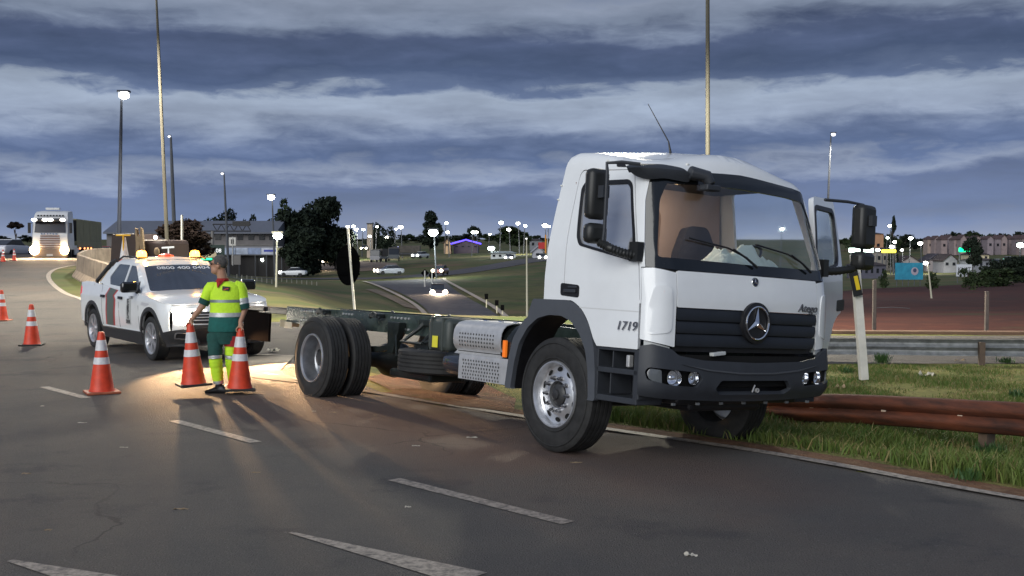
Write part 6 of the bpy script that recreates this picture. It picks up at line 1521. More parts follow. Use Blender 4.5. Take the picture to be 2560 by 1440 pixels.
    # cowl at the roof end
long_building()
def shop():
    Y = 196; xa, xb = (560-1280)/FPX*Y, (744-1280)/FPX*Y; zb = height((xa+xb)/2, Y)-.6; T = empty('shop', ((xa+xb)/2, Y, zb), label='low shop with printed white banners above a dark open front', cat='shop'); w = xb-xa
    o = lambda py: H-(py-620)/FPX*Y-zb
    mb = MB(); mb.box((0, 5, (o(616))/2), (w, 9.5, o(616))); mb.ob('shell', DARKIN if False else wallmat('shop_dark', (.03, .028, .028)), T)
    mb = MB(); mb.box((0, -.2, (o(615)+o(637))/2), (w+.4, .9, abs(o(615)-o(637)))); mb.ob('fascia', mat('fascia_grey', (.22, .22, .24), .6, var=.2, vscale=.5), T)
    # banners
    segs = [(560, 592, (.22, .26, .34)), (593, 622, (.30, .34, .42)), (623, 655, (.16, .20, .30)), (656, 696, (.34, .36, .42)), (697, 743, (.30, .28, .14))]
    for i, (p, q, c_) in enumerate(segs):
        mb = MB(); mb.box((((p+q)/2-1280)/FPX*Y-T.location.x, -.72, (o(619)+o(635))/2), ((q-p)/FPX*Y, .06, abs(o(619)-o(635)))); mb.ob('banner', mat('banner_%s' % 'abcde'[i], c_, .5, col2=tuple(min(1, x*1.8) for x in c_), vscale=1.1), T)
    text('banner_lettering', 'MOTOPECAS', 1.0, mat('print_blue', (.03, .05, .30), .5), T, frame(((676-1280)/FPX*Y-T.location.x, -.78, o(627)), (1, 0, 0), (0, 0, 1)), depth=.01, xs=.55) if False else None
    mb = MB(); mb.box(((678-1280)/FPX*Y-T.location.x, -.77, o(626)), (2.2, .02, .35)); mb.ob('banner_print', mat('print_blue', (.03, .05, .35), .5), T)
    for px in (562, 600, 640, 668, 706, 733, 742): mb = MB(); x = (px-1280)/FPX*Y-T.location.x; mb.cyl((x, -.5, 0), (x, -.5, o(637)), .11, n=6); mb.ob('column', POLEG, T)
    mb = MB(); blob_(mb, ((655-1280)/FPX*Y-T.location.x, .2, o(649)), (.25, .1, .25)); mb.ob('ceiling_lamp', LON2, T)
    mb = MB(); mb.box(((543-1280)/FPX*190-T.location.x, -6, o(630)), (2.6, .2, 2.6)); mb.ob('sign_panel', mat('sign_deep_green', (.008, .03, .022), .5), T)
    text('sign_lettering', '108', .95, mat('lettering_white', (.8, .8, .8), .5, emit=(1, 1, 1), es=.5), T, frame(((544-1280)/FPX*190-T.location.x, -6.15, o(626)), (1, 0, 0), (0, 0, 1)), depth=.01, xs=1.0)
shop()
def house(px, py_eave, py_ridge, py_base, wpx, Y, label, wall=(.35, .30, .28), roof=(.05, .035, .035), gable=True, group=None, rot=0, dep=8):
    x = (px-1280)/FPX*Y; zb = H-(py_base-620)/FPX*Y; w = wpx/FPX*Y; e = H-(py_eave-620)/FPX*Y-zb; r = H-(py_ridge-620)/FPX*Y-zb
    T = empty('house', (x, Y, zb), rot, label=label, cat='house', group=group)
    mb = MB(); mb.box((0, dep/2, e/2-1), (w, dep, e+2))
    if gable: mb.prism([(-w/2, e), (w/2, e), (0, r)], 0, dep, 'y')
    mb.ob('wall', wallmat('wall_%d_%d' % (int(wall[0]*100), int(wall[2]*100)), wall), T)
    rm = mat('roof_%d_%d' % (int(roof[0]*1000), int(roof[2]*1000)), roof, .8, var=.2, vscale=1)
    mb = MB()
    if gable:
        for s_ in (-1, 1): mb.add([(s_*(w/2+.4), -.4, e-.25), (0, -.4, r+.02), (0, dep+.4, r+.02), (s_*(w/2+.4), dep+.4, e-.25), (s_*(w/2+.4), -.4, e-.05), (0, -.4, r+.25), (0, dep+.4, r+.25), (s_*(w/2+.4), dep+.4, e-.05)], [(0, 1, 2, 3), (4, 7, 6, 5), (0, 4, 5, 1), (2, 6, 7, 3), (0, 3, 7, 4), (1, 5, 6, 2)])
    else: mb.add([(-w/2-.4, -.5, e), (w/2+.4, -.5, e), (w/2+.4, dep+.5, e), (-w/2-.4, dep+.5, e), (-w/2+1, dep/2, r), (w/2-1, dep/2, r)], [(0, 1, 5, 4), (1, 2, 5), (2, 3, 4, 5), (3, 0, 4)])
    mb.ob('roof', rm, T)
    nw = max(1, int(wpx/14))
    for k in range(nw):
        xx = -w/2+w*(k+.5)/nw; mb = MB(); mb.box((xx, -.04, e*.5), (min(1.1, w/nw*.4), .1, min(1.2, e*.4))); mb.ob('window', WIN, T)
    return T
house(2276, 655, 640, 664, 48, 330, 'pale house with a pointed gable left of the taller gabled house', wall=(.33, .30, .30))
house(2345, 655, 635, 664, 60, 330, 'pale house with a pointed gable right in the middle of the far right', wall=(.33, .29, .29), roof=(.035, .03, .04))
house(2376, 650, 636, 668, 34, 310, 'narrow grey gabled house beside the green sign', wall=(.25, .25, .27))
house(2195, 584, 580, 640, 26, 420, 'orange brick block right of the truck mirror', wall=(.40, .22, .13), gable=False, dep=12)
house(2205, 628, 618, 660, 60, 340, 'low building with warm lit windows under the yellow canopy', wall=(.22, .20, .18), gable=False)
house(2450, 636, 628, 648, 44, 340, 'low cream lit building right of the green sign', wall=(.55, .48, .33), gable=False)
house(2460, 650, 645, 668, 60, 300, 'low grey shed behind the right-hand bushes', wall=(.2, .21, .24), gable=False)
house(2180, 662, 655, 690, 70, 240, 'dark grey low building behind the truck mirror', wall=(.09, .09, .12), gable=False)
random.seed(5)
for i, px in enumerate(range(2325, 2580, 17)):
    house(px+random.uniform(-3, 3), 596+random.uniform(-3, 3), 588+random.uniform(-2, 2), 626, 15, 520+random.uniform(-15, 15), 'small terraced house in the far row on the right', wall=random.choice([(.28, .22, .22), (.24, .20, .22), (.32, .25, .22)]), roof=(.08, .05, .05), group='terraced houses in the far row', gable=bool(i % 2), dep=6)
house(1258, 632, 627, 645, 62, 255, 'white low shed beside the cross road', wall=(.62, .66, .66), roof=(.25, .28, .28), gable=False)
house(1118, 606, 597, 617, 16, 330, 'small warm lit gabled house left of the blue lit roof', wall=(.62, .42, .25))
house(1165, 612, 600, 619, 62, 335, 'hall with a blue lit ridge line in the centre distance', wall=(.10, .08, .09), roof=(.16, .07, .06))
mb = MB(); T = empty('roof_light_strip', P(1165, 607, 330), label='glowing blue light strip along the roof edge of the hall', cat='light strip'); mb.tube([(-4.5, 0, -.3), (0, 0, .9), (4.5, 0, -.3)], .22, 6); mb.ob('strip', mat('blue_lit', (.05, .05, 1), .4, emit=(.10, .06, 1), es=2.2), T)
house(1340, 600, 596, 618, 30, 380, 'low pale house left of the truck cab', wall=(.25, .26, .28), gable=False)
house(1345, 628, 616, 642, 26, 240, 'pale grey gabled shed just left of the truck cab', wall=(.42, .42, .46), roof=(.3, .3, .33))
house(820, 622, 615, 645, 60, 320, 'pale building lit by vehicle lamps behind the round sign', wall=(.40, .30, .22), gable=False)
# concrete tower
a = P(925, 560, 320); zb = height(a.x, 320); T = empty('concrete_tower', (a.x, 320, zb), label='slender square concrete tower among the far lamps', cat='tower'); mb = MB(); mb.box((0, 0, (a.z-zb)/2), (1.7, 1.7, a.z-zb), taper=(.85, .85)); mb.ob('shaft', mat('tower_concrete', (.36, .30, .24), .85, var=.2, vscale=.5), T)
mb = MB(); mb.box((0, 0, a.z-zb+.1), (1.8, 1.8, .3)); mb.ob('cap', BLACK, T)
# pole with banner left of the cab
T = board_post(1369, 584, 1369, 640, 120, .25, 'white and orange pole just left of the cab', name='marker_pole'); mb = MB(); mb.box(P(1364, 610, 119.8)-T.location, (.16, .05, 2.0)); mb.ob('orange_stripe', mat('stripe_orange', (.6, .25, .03), .5), T); mb = MB(); mb.box(P(1354, 614, 120)-T.location, (.7, .05, .7)); mb.ob('red_panel', mat('panel_red', (.45, .03, .03), .5), T)
# fence posts on the embankment and in the red field
for i in range(17):
    px = 592+i*12.5; Y = 96; g = GP(px, 690+i*1.3+3); 
    if g.y > 150: g = Vector(((px-1280)/FPX*110, 110, 0)); g.z = height(g.x, g.y)
    T = empty('fence_post', g, label='small pale post in the row along the top of the grass embankment', cat='fence post', group='posts along the embankment'); mb = MB(); mb.box((0, 0, .2), (.08, .08, .5)); mb.ob('post', mat('dull_post', (.25, .24, .2), .8), T)
for px, yt, yb, lb in ((2185, 700, 832, 'leftmost concrete fence post in the red field'), (2466, 728, 832, 'concrete fence post in the red field near the right bush')):
    b = P(px, yb, 29.5); t = P(px, yt, 29.5); T = empty('fence_post', b, label=lb, cat='fence post'); mb = MB(); mb.box((0, 0, (t.z-b.z)/2), (.09, .09, t.z-b.z)); mb.ob('post', mat('old_concrete', (.11, .09, .08), .9, var=.2, vscale=6), T, bevel=.01)
T = empty('wire_fence', P(2185, 770, 29.5), label='sagging wire strung from the left concrete post', cat='wire'); mb = MB(); mb.tube([(0, 0, 0), (.5, 0, .02), (.95, 0, -.01)], .008, 4); mb.ob('wire', POLEG, T)

# ------------------------------------------------------------------ guardrails
def wbeam(name, line, zt, m, label, posts, side=1, parent_posts=True, bolts=()):
    """W-beam along a plan line; zt(t) = top height; profile faces `side`"""
    L_ = smooth_line(line, 2); T = empty(name, (0, 0, 0), label=label, cat='guardrail')
    D_ = []
    for a_, b_ in zip(L_, L_[1:]):
        k_ = max(1, int((b_-a_).length/.3)); D_ += [a_.lerp(b_, q_/k_) for q_ in range(k_)]
    L_ = D_+[L_[-1]]
    prof = [(0.0, .312), (.02, .300), (.035, .285), (.075, .245), (.083, .225), (.075, .205), (.02, .165), (.012, .156), (.02, .147), (.075, .107), (.083, .087), (.075, .067), (.035, .027), (.02, .012), (0, 0)]
    v = []; f = []; n = len(L_); k = len(prof)
    for i, p in enumerate(L_):
        t = (L_[min(i+1, n-1)]-L_[max(i-1, 0)]).normalized(); nr = Vector((-t.y, t.x))*side
        dn = (noise.noise(Vector((p.x*1.3, p.y*1.3, 7)))*.018, noise.noise(Vector((p.x*.9, p.y*.9, 2)))*.012)
        for a, b in prof: q = p+nr*(a+dn[0]+.006*noise.noise(Vector((p.x*4, p.y*4, b*9)))); v.append((q.x, q.y, zt(i/(n-1))-.312+b+dn[1]))
    for i in range(n-1):
        for j in range(k-1): f.append((i*k+j, (i+1)*k+j, (i+1)*k+j+1, i*k+j+1))
    mb = MB(); mb.add(v, f); o = mb.ob('beam', m, T, smooth=60, fix=False); o.modifiers.new('s', 'SOLIDIFY').thickness = .006
    for tt in posts:
        i = min(n-1, int(tt*(n-1))); p = L_[i]; t = (L_[min(i+1, n-1)]-L_[max(i-1, 0)]).normalized(); nr = Vector((-t.y, t.x))*side; q = p-nr*.09; z = zt(tt); g = height(q.x, q.y)
        mb = MB(); mb.box((q.x, q.y, (z+g)/2-.1), (.10, .12, z-g+.1), Matrix.Rotation(math.atan2(t.y, t.x), 3, 'Z')); mb.ob('post', mat('rail_post_rust', (.10, .07, .05), .8, var=.3, vscale=6), T)
        mb = MB(); mb.box((q.x+nr.x*.06, q.y+nr.y*.06, z-.156), (.10, .07, .2), Matrix.Rotation(math.atan2(t.y, t.x), 3, 'Z')); mb.ob('spacer', mat('rail_post_rust', (.1, .07, .05), .8), T)
    for tt in bolts:
        i = tt*(n-1); j = min(n-2, int(i)); p = L_[j].lerp(L_[j+1], i-j); t = (L_[j+1]-L_[j]).normalized(); nr = Vector((-t.y, t.x))*side; q = p+nr*.016
        mb = MB(); mb.box((q.x, q.y, zt(tt)-.156), (.06, .02, .022), Matrix.Rotation(math.atan2(t.y, t.x), 3, 'Z')); mb.ob('bolt', mat('bolt_pale', (.6, .5, .4), .5), T, bevel=.004)
    return T
RUST = mat('rusty_beam', (.17, .050, .024), .75, metal=.1, col2=(.05, .022, .016), vscale=4.5, bump=.25, bscale=24, stretch=(.5, .5, 3))
pa, pb = P(1905, 1000, 13.4), P(2560, 1003, 10.35); ext = pb+(pb-pa)*.9
wbeam('guardrail', [(pa.x, pa.y), (pb.x, pb.y), (ext.x, ext.y)], lambda t: lerp(P(1905, 985, 13.4).z, P(2560, 1006, 10.35).z, min(1, t/.526)), RUST, 'rusty guardrail in front of the grass at the right, starting behind the truck bumper', (.12, .5, .9), side=-1, bolts=(.15, .20, .31, .44))
ga, gb = P(2020, 849, 21.2), P(2640, 841, 20.2); 
wbeam('guardrail', [(2.4, 21.6), (ga.x, ga.y), (gb.x, gb.y), (gb.x+10, 19.0)], lambda t: lerp(P(2020, 848, 21.2).z, P(2640, 836, 20.2).z, t), GALV, 'grey galvanised guardrail along the side road behind the grass', (.12, .35, .555, .8), side=1)

# ------------------------------------------------------------------ concrete barriers on the island nose
def jersey(line, h, label, z_off=0):
    L_ = smooth_line(line, 1); prof = [(-.30, 0), (-.30, .08), (-.13, .33), (-.08, 1.0), (.08, 1.0), (.13, .33), (.30, .08), (.30, 0)]; v = []; f = []; n = len(L_); k = len(prof)
    for i, p in enumerate(L_):
        t = (L_[min(i+1, n-1)]-L_[max(i-1, 0)]).normalized(); nr = Vector((-t.y, t.x)); z0 = height(p.x, p.y)-.03
        for a, b in prof: q = p+nr*a; v.append((q.x, q.y, z0+b*h))
    for i in range(n-1):
        for j in range(k): f.append((i*k+j, (i+1)*k+j, (i+1)*k+(j+1) % k, i*k+(j+1) % k))
    f += [tuple(range(k)), tuple(range((n-1)*k, n*k))]
    mb = MB(); mb.add(v, f); return mb.ob('concrete_barrier', mat('stained_concrete', (.34, .27, .20), .88, col2=(.17, .13, .10), vscale=1.8, bump=.4, bscale=14), bevel=.02, label=label, cat='barrier')
def q2(px, py): g = GP(px, py); return (g.x, g.y)
jersey([q2(198, 692), q2(222, 706), q2(262, 724), q2(300, 740)], 1.0, 'near concrete barrier curving from the island nose behind the pickup')
jersey([q2(199, 690), q2(215, 676), q2(245, 668), q2(330, 664), (-21, 62)], 1.05, 'far concrete barrier running back from the island nose')

number_row('trees along the skyline', 'dark distant skyline tree, %s from the left in the row')
number_row('terraced houses in the far row', 'small terraced house, %s from the left in the far row')
number_row('lit street lamps in the far distance', 'small lit distant street lamp, %s from the left')
number_row('scrubby bushes on the red bank', 'low scrubby bush on the red bank, %s from the left')
number_row('posts along the embankment', 'small pale post on the embankment top, %s from the left')
number_row('trees on the left skyline', 'dark tree on the left skyline, %s from the left')
# ------------------------------------------------------------------ oncoming lorry
def lorry():
    Y = 80; x = (126-1280)/FPX*Y; z0 = P(126, 655, Y).z; T = empty('lorry', (x, Y, z0), R(-79), label='oncoming white lorry with glaring headlamps and an olive tarpaulin trailer', cat='lorry')
    # local: x forward, y left; front face at x=0
    LW = mat('lorry_white', (.62, .62, .62), .35, var=.08, vscale=1.5)
    sec = [(-2.3, .9), (-.10, .9), (0, 1.2), (0, 2.0), (-.08, 2.15), (-.28, 3.05), (-.55, 3.5), (-.9, 3.66), (-2.3, 3.75)]
    v = []; f = []; ys = [-1.25, -1.18, -.9, 0, .9, 1.18, 1.25]; ins = [.25, .06, .0, 0, .0, .06, .25]
    for y, i_ in zip(ys, ins):
        for a, b in sec: v.append((a-i_ if a > -2 else a, y*(1 if b < 3 else 1-(b-3)*.12), b-(i_*.5 if b > 3.3 else 0)))
    n = len(sec)
    for i in range(len(ys)-1):
        for j in range(n): f.append((i*n+j, i*n+(j+1) % n, (i+1)*n+(j+1) % n, (i+1)*n+j))
    f += [tuple(range(n)), tuple(range((len(ys)-1)*n, len(ys)*n))]
    mb = MB(); mb.add(v, f); mb.ob('cab', LW, T, smooth=35)
    mb = MB(); mb.add([(.0, -1.05, 2.12), (.0, 1.05, 2.12), (-.17, 1.0, 2.93), (-.17, -1.0, 2.93), (-.3, -1.2, 2.12), (-.3, 1.2, 2.12)], [(0, 1, 2, 3)]); mb.ob('windscreen', mat('lorry_glass', (.03, .03, .04), .1), T)
    mb = MB(); mb.box((.12, 0, 3.02), (.35, 2.2, .16), Matrix.Rotation(.3, 3, 'Y')); mb.ob('sun_visor', mat('visor_dark', (.05, .05, .05), .4), T)
    for y in (-.98, -.25, .12, .95): mb = MB(); blob_(mb, (.34, y, 3.02), (.06, .20, .11)); mb.ob('visor_lamp', mat('visor_lamp_lit', (1, 1, 1), .3, emit=(1, .97, .9), es=4), T)
    text('cab_lettering', 'TRANSPORTES', .24, BLACK, T, frame((-.28, 0, 3.36), (0, 1, 0), (-.4, 0, .9)), depth=.01) if False else None
    mb = MB()
    for k in range(9): mb.box((-.36, -.85+k*.21, 3.34), (.02, .13, .12), Matrix.Rotation(-.6, 3, 'Y'))
    mb.ob('roof_lettering', BLACK, T); tag(T.children[-1] if T.children else None, kind='stuff') if T.children else None
    mb = MB(); mb.box((-1.2, 0, 3.86), (.4, .95, .16)); mb.ob('roof_hatch', LW, T, bevel=.03)
    for k in range(6): mb = MB(); mb.box((.03, 0, 1.02+k*.17), (.05, 1.5-.04*k, .09)); mb.ob('grille_slat', mat('grille_brown', (.16, .10, .08), .5), T)
    mb = MB()
    for k in range(6): mb.box((.05, -.55+k*.2, 2.03), (.03, .13, .10))
    mb.ob('brand_lettering', CHROME, T)['kind'] = 'stuff'
    mb = MB(); mb.box((.0, 0, .62), (.3, 2.45, .62)); mb.ob('bumper', mat('bumper_brown', (.20, .14, .10), .5), T, bevel=.08)
    mb = MB(); mb.box((.165, 0, .50), (.02, .42, .14)); mb.ob('number_plate', mat('plate_grey', (.5, .5, .5), .5), T)
    for y in (-1.02, 1.02):
        mb = MB(); blob_(mb, (.22, y, .86), (.14, .34 if y < 0 else .30, .34), 10); mb.ob('headlight', mat('lorry_headlight', (1, .9, .7), .3, emit=(1, .74, .40), es=18), T, smooth=True)
        mb = MB(); mb.box((.12, y, .80), (.12, .5, .3)); mb.ob('headlight_housing', mat('bumper_brown', (.2, .14, .1), .5), T, bevel=.03)
        lamp('lorry_beam', 'SPOT', (.55, y, .8), 3500, (1, .68, .38), T, .12, spot=R(85), aim=(1, 0, -.07), blend=.8)
        mb = MB(); mb.box((-.1, y*1.38, 2.45), (.2, .18, .75)); mb.tube([(-.3, y*1.2, 2.8), (-.15, y*1.36, 2.8)], .03, 5); mb.ob('side_mirror', BLACK, T, bevel=.04)
    for y in (-1.16, 1.16): mb = MB(); mb.prism([(.02, 1.25), (-.25, 2.1), (-.55, 2.1), (-.9, 1.0), (-.5, .95)], y-.04, y+.04, 'y'); mb.ob('cab_side_panel', LW, T)
    # trailer with tarpaulin panels
    TARP = mat('tarpaulin_olive', (.34, .31, .18), .8, var=.12, vscale=1.2, bump=.5, bscale=3)
    for k in range(4): mb = MB(); mb.box((-4.6-k*2.72, 0, 2.35), (2.62, 2.5, 1.7)); mb.ob('tarpaulin_panel', TARP, T, bevel=.06)
    mb = MB(); mb.box((-8.6, 0, 2.30), (10.7, 2.42, 1.6)); mb.ob('trailer_frame', BLACK, T)
    mb = MB(); mb.box((-8.6, 0, 1.25), (10.8, 2.55, .55)); mb.ob('tarpaulin_skirt', TARP, T, bevel=.05)
    mb = MB(); mb.box((-7, 0, .85), (13, 1.0, .3)); mb.ob('chassis', BLACK, T)
    for xx in (-.95, -3.4, -9.5, -10.8, -12.1):
        for y in (-1.05, 1.05): make_tyre('wheel', .5, .3, .25, T, groove=False, n=24).location = (xx, y, .5)
    for k, xx in enumerate((-4.2, -6.0, -7.4, -8.8)): mb = MB(); blob_(mb, (xx, 1.29, .98), (.10, .05, .07)); mb.ob('side_marker_lamp', mat('marker_red_lit', (1, .3, .1), .3, emit=(1, .25, .08), es=5), T)
    mb = MB(); mb.box((-3.2, 1.2, .85), (1.6, .1, .7)); mb.ob('side_tank', LW, T, bevel=.05)
lorry()

# ------------------------------------------------------------------ distant vehicles
def car(px, py_base, wpx, rz, label, body=(.5, .5, .52), lights='warm', Y=None, kind='car', es=14, glow_=0, group=None, cat='car', parts=True, dy=0):
    W_, L_, Hh = (1.8, 4.3, 1.45) if kind == 'car' else (2.2, 6.5, 2.6)
    Y = Y or FPX*W_/wpx; x = (px-1280)/FPX*Y; z = H-(py_base-620)/FPX*Y; z = min(z, height(x, Y)+.5) if False else z
    T = empty('parked_truck' if kind != 'car' else 'distant_car', (x, Y, z), rz, label=label, cat=cat, group=group)
    m = mat('car_paint_%02d%02d%02d' % tuple(int(c*99) for c in body), body, .3, coat=.5)
    # lower body and cabin as rounded lofts
    if kind == 'car':
        st = [(2.15, .30, .62, .70), (1.9, .25, .78, .84), (.9, .22, .92, .90), (-1.2, .22, .98, .90), (-2.0, .28, .95, .86), (-2.15, .40, .80, .76)]
        cb = [(.95, .92, .78), (.25, 1.40, .62), (-.9, 1.45, .62), (-1.85, .98, .76)]
    else:
        st = [(3.2, .5, 1.3, 1.05), (1.6, .5, 1.5, 1.1), (1.5, .6, 1.2, 1.1), (-3.2, .6, 1.2, 1.1)]; cb = [(3.1, 1.3, 1.0), (2.9, 2.5, .95), (1.7, 2.6, .95), (1.6, 1.3, 1.0)]
    v = []; f = []
    for a, z0, z1, w in st:
        v += [(a, -w*.9, z0), (a, -w, (z0+z1)/2), (a, -w*.9, z1), (a, w*.9, z1), (a, w, (z0+z1)/2), (a, w*.9, z0)]
    for i in range(len(st)-1):
        for j in range(6): f.append((i*6+j, i*6+(j+1) % 6, (i+1)*6+(j+1) % 6, (i+1)*6+j))
    f += [tuple(range(6)), tuple(range((len(st)-1)*6, len(st)*6))]
    mb = MB(); mb.add(v, f); mb.ob('body', m, T, smooth=50, bevel=.04)
    v = []
    for a, zz, w in cb: v += [(a, -w, zz), (a, w, zz)]
    base = st[2][2]-.02
    mb = MB(); mb.prism([(a, zz) for a, zz, w in cb], -cb[1][2]*1.05, cb[1][2]*1.05, 'y'); mb.ob('windows', mat('distant_glass', (.03, .035, .045), .1), T, bevel=.05)
    mb = MB(); a0, a1 = cb[1][0], cb[2][0]; mb.box(((a0+a1)/2, 0, cb[1][1]+.035), (abs(a0-a1)+.15, cb[1][2]*2.05, .06)); mb.ob('roof', m, T, bevel=.03)
    r_ = .32 if kind == 'car' else .48
    for a in ((1.35, -1.3) if kind == 'car' else (2.2, -1.6)):
        for s_ in (-1, 1): mb = MB(); mb.lathe([(-.1, .001), (-.1, r_), (.1, r_), (.1, .001)], 14, 'y', (a, s_*(W_/2-.12), r_)); mb.ob('wheel', RUBBER, T)
    if kind != 'car': mb = MB(); mb.box((-.9, 0, 2.0), (4.4, 2.2, 1.5)); mb.ob('cargo_box', mat('cargo_dark', (.08, .07, .06), .7, var=.3, vscale=2), T, bevel=.05)
    if lights:
        lm = {'warm': mat('far_headlight_warm%d' % es, (1, .9, .7), .3, emit=(1, .85, .62), es=es), 'white': mat('far_headlight_white%d' % es, (1, 1, 1), .3, emit=(1, 1, .95), es=es), 'red': mat('far_tail_red', (1, .1, .05), .3, emit=(1, .12, .06), es=4)}[lights]
        fx = (2.12 if kind == 'car' else 3.2)*(-1 if lights == 'red' else 1)
        for s_ in (-1, 1): mb = MB(); blob_(mb, (fx, s_*W_*.36, .66 if kind == 'car' else .9), (.12, .26, .24)); mb.ob('headlight' if lights != 'red' else 'tail_light', lm, T, smooth=True)
        if glow_: lamp('car_beam', 'SPOT', (2.4, 0, .7), glow_, (1, .74, .50), T, .3, spot=R(70), aim=(1, 0, -.09), blend=.8)
    return T
car(1094, 744, 44, R(-90+7), 'dark oncoming car with glowing headlamps on the valley road', (.09, .07, .07), 'warm', es=16, glow_=5200)
car(973, 686, 27, R(-152), 'silver car with lit headlamps at the left of the valley junction', (.35, .36, .40), 'warm', Y=166, es=12, glow_=700)
car(1101, 686, 30, R(-100), 'dark red car with lit headlamps beside the diamond sign', (.20, .08, .07), 'warm', Y=166, es=7, glow_=500)
car(733, 690, 40, R(178), 'white hatchback passing in front of the dark shop', (.72, .74, .76), 'white', Y=180, es=5)
car(822, 660, 20, R(-95), 'vehicle with bright warm lamps parked in the dirt yard', (.35, .25, .18), 'warm', Y=235, es=20, glow_=2500)
car(912, 626, 14, R(-90), 'tiny car with two lit lamps on the far road', (.1, .1, .1), 'warm', Y=290, es=10)
car(948, 655, 22, R(-100), 'parked dark truck at the left of the row in the dirt yard', (.30, .30, .32), None, Y=228, kind='truck', cat='truck')
car(985, 652, 26, R(-85), 'parked dark van in the middle of the row in the dirt yard', (.10, .11, .12), None, Y=222, kind='truck', cat='truck')
car(1015, 645, 24, R(180), 'long dark trailer truck parked right of the dark van', (.06, .06, .06), None, Y=240, kind='truck', cat='truck')
car(1052, 645, 24, R(-120), 'white van with lamps on at the right end of the parked row', (.6, .62, .62), 'white', Y=236, es=6)
car(1271, 650, 22, R(-90), 'car with bright lamps parked at the white shed', (.4, .42, .45), 'white', Y=250, es=14)
car(1356, 650, 16, R(-90), 'car with lit lamps coming along the cross road beside the cab', (.2, .2, .2), 'white', Y=230, es=14)
car(2492, 662, 26, R(-100), 'pale car parked under the trees at the right, nearer of two', (.5, .52, .55), None, Y=260)
car(2520, 655, 24, R(-100), 'pale car parked under the trees at the right, farther of two', (.42, .45, .5), None, Y=275)
car(268, 637, 30, R(100), 'small red car with tail lamps seen behind the lorry trailer', (.45, .05, .07), 'red', Y=185, dy=0)
car(32, 640, 34, R(80), 'pale vehicle standing on the left edge behind the cones', (.62, .62, .66), None, Y=96, cat='car')

# dark work truck with crane post behind the pickup
def work_truck():
    Y = 33; x = (345-1280)/FPX*Y; zb = .16; T = empty('work_truck', (x, Y, zb), R(205), label='dark brown work truck with an upright crane post behind the pickup', cat='truck')
    DB = mat('dark_brown_body', (.030, .016, .013), .6, var=.3, vscale=3)
    T.rotation_euler.z = 0
    px = lambda p: (p-1280)/FPX*Y-x; pz = lambda p: H-(p-620)/FPX*Y-zb
    mb = MB(); mb.prism([(px(272), .5), (px(280), pz(585)), (px(335), pz(583)), (px(352), pz(600)), (px(352), .5)], 0, 2.2, 'y'); mb.ob('cargo_body', DB, T, bevel=.03)
    mb = MB(); mb.box((px(385), 1.1, (pz(598)+.5)/2), (.9, 2.1, pz(598)-.5)); mb.ob('cab', DB, T, bevel=.12)
    mb = MB(); mb.box((px(340), 1.1, .55), (2.0, 1.4, .2)); mb.ob('chassis', BLACK, T)
    for p in (292, 392):
        for y in (.2, 2.0): make_tyre('wheel', .42, .25, .2, T, groove=False, n=24).location = (px(p), y, .42-zb*0)
    WD = mat('weathered_steel', (.24, .17, .10), .7, var=.25, vscale=5)
    mb = MB(); mb.prism([(px(344), .6), (px(347), pz(607)), (px(345), pz(569)), (px(350), pz(572)), (px(352), pz(590)), (px(358), pz(590)), (px(358), pz(568)), (px(363), pz(572)), (px(366), pz(612)), (px(369), .6), (px(361), .6), (px(356), pz(610)), (px(350), .6)], -.25, -.1, 'y'); mb.ob('crane_post', WD, T, bevel=.01)
    mb = MB(); blob_(mb, (px(394), -.05, pz(628)), (.09, .06, .12)); mb.ob('reel', WD, T, smooth=True); mb = MB(); blob_(mb, (px(391), -.05, pz(593)), (.05, .05, .05)); mb.ob('work_lamp', LON, T)
    mb = MB(); mb.tube([(px(408), -.1, pz(619)), (px(438), -.1, pz(617))], .03, 6); mb.tube([(px(424), -.1, pz(619)), (px(424), -.1, .6)], .02, 6); mb.ob('light_bar', mat('bar_pale', (.6, .62, .6), .4, emit=(1, 1, 1), es=.3), T)
work_truck()
# yellow T-handled stand with a reflective cone in the pickup bed
def stand():
    M = Matrix.Translation(PICK.location) @ Matrix.Rotation(PICK.rotation_euler.z, 4, 'Z'); p = M @ Vector((-3.1, -.05, .82)); T = empty('barricade_stand', p, label='yellow T-handled stand over a striped cone in the pickup bed', cat='stand')
    h = P(308, 588, p.y).z-p.z; x = P(308, 588, p.y).x-p.x
    YE = mat('stand_yellow', (.70, .42, .02), .5)
    mb = MB(); mb.cyl((x, 0, .1), (x, 0, h), .014); mb.box((x, 0, h), (.27, .03, .03)); mb.ob('handle', YE, T, bevel=.004)
    mb = MB(); mb.lathe([(h*.30, .15), (h*.97, .025), (h*.97, .001)], 18, 'z', (x, .05, 0)); mb.ob('cone_body', CW, T, smooth=True); mb = MB(); mb.lathe([(h*.50, .118), (h*.64, .09)], 18, 'z', (x, .05, 0)); mb.ob('cone_stripe', CO, T, smooth=True)
stand()

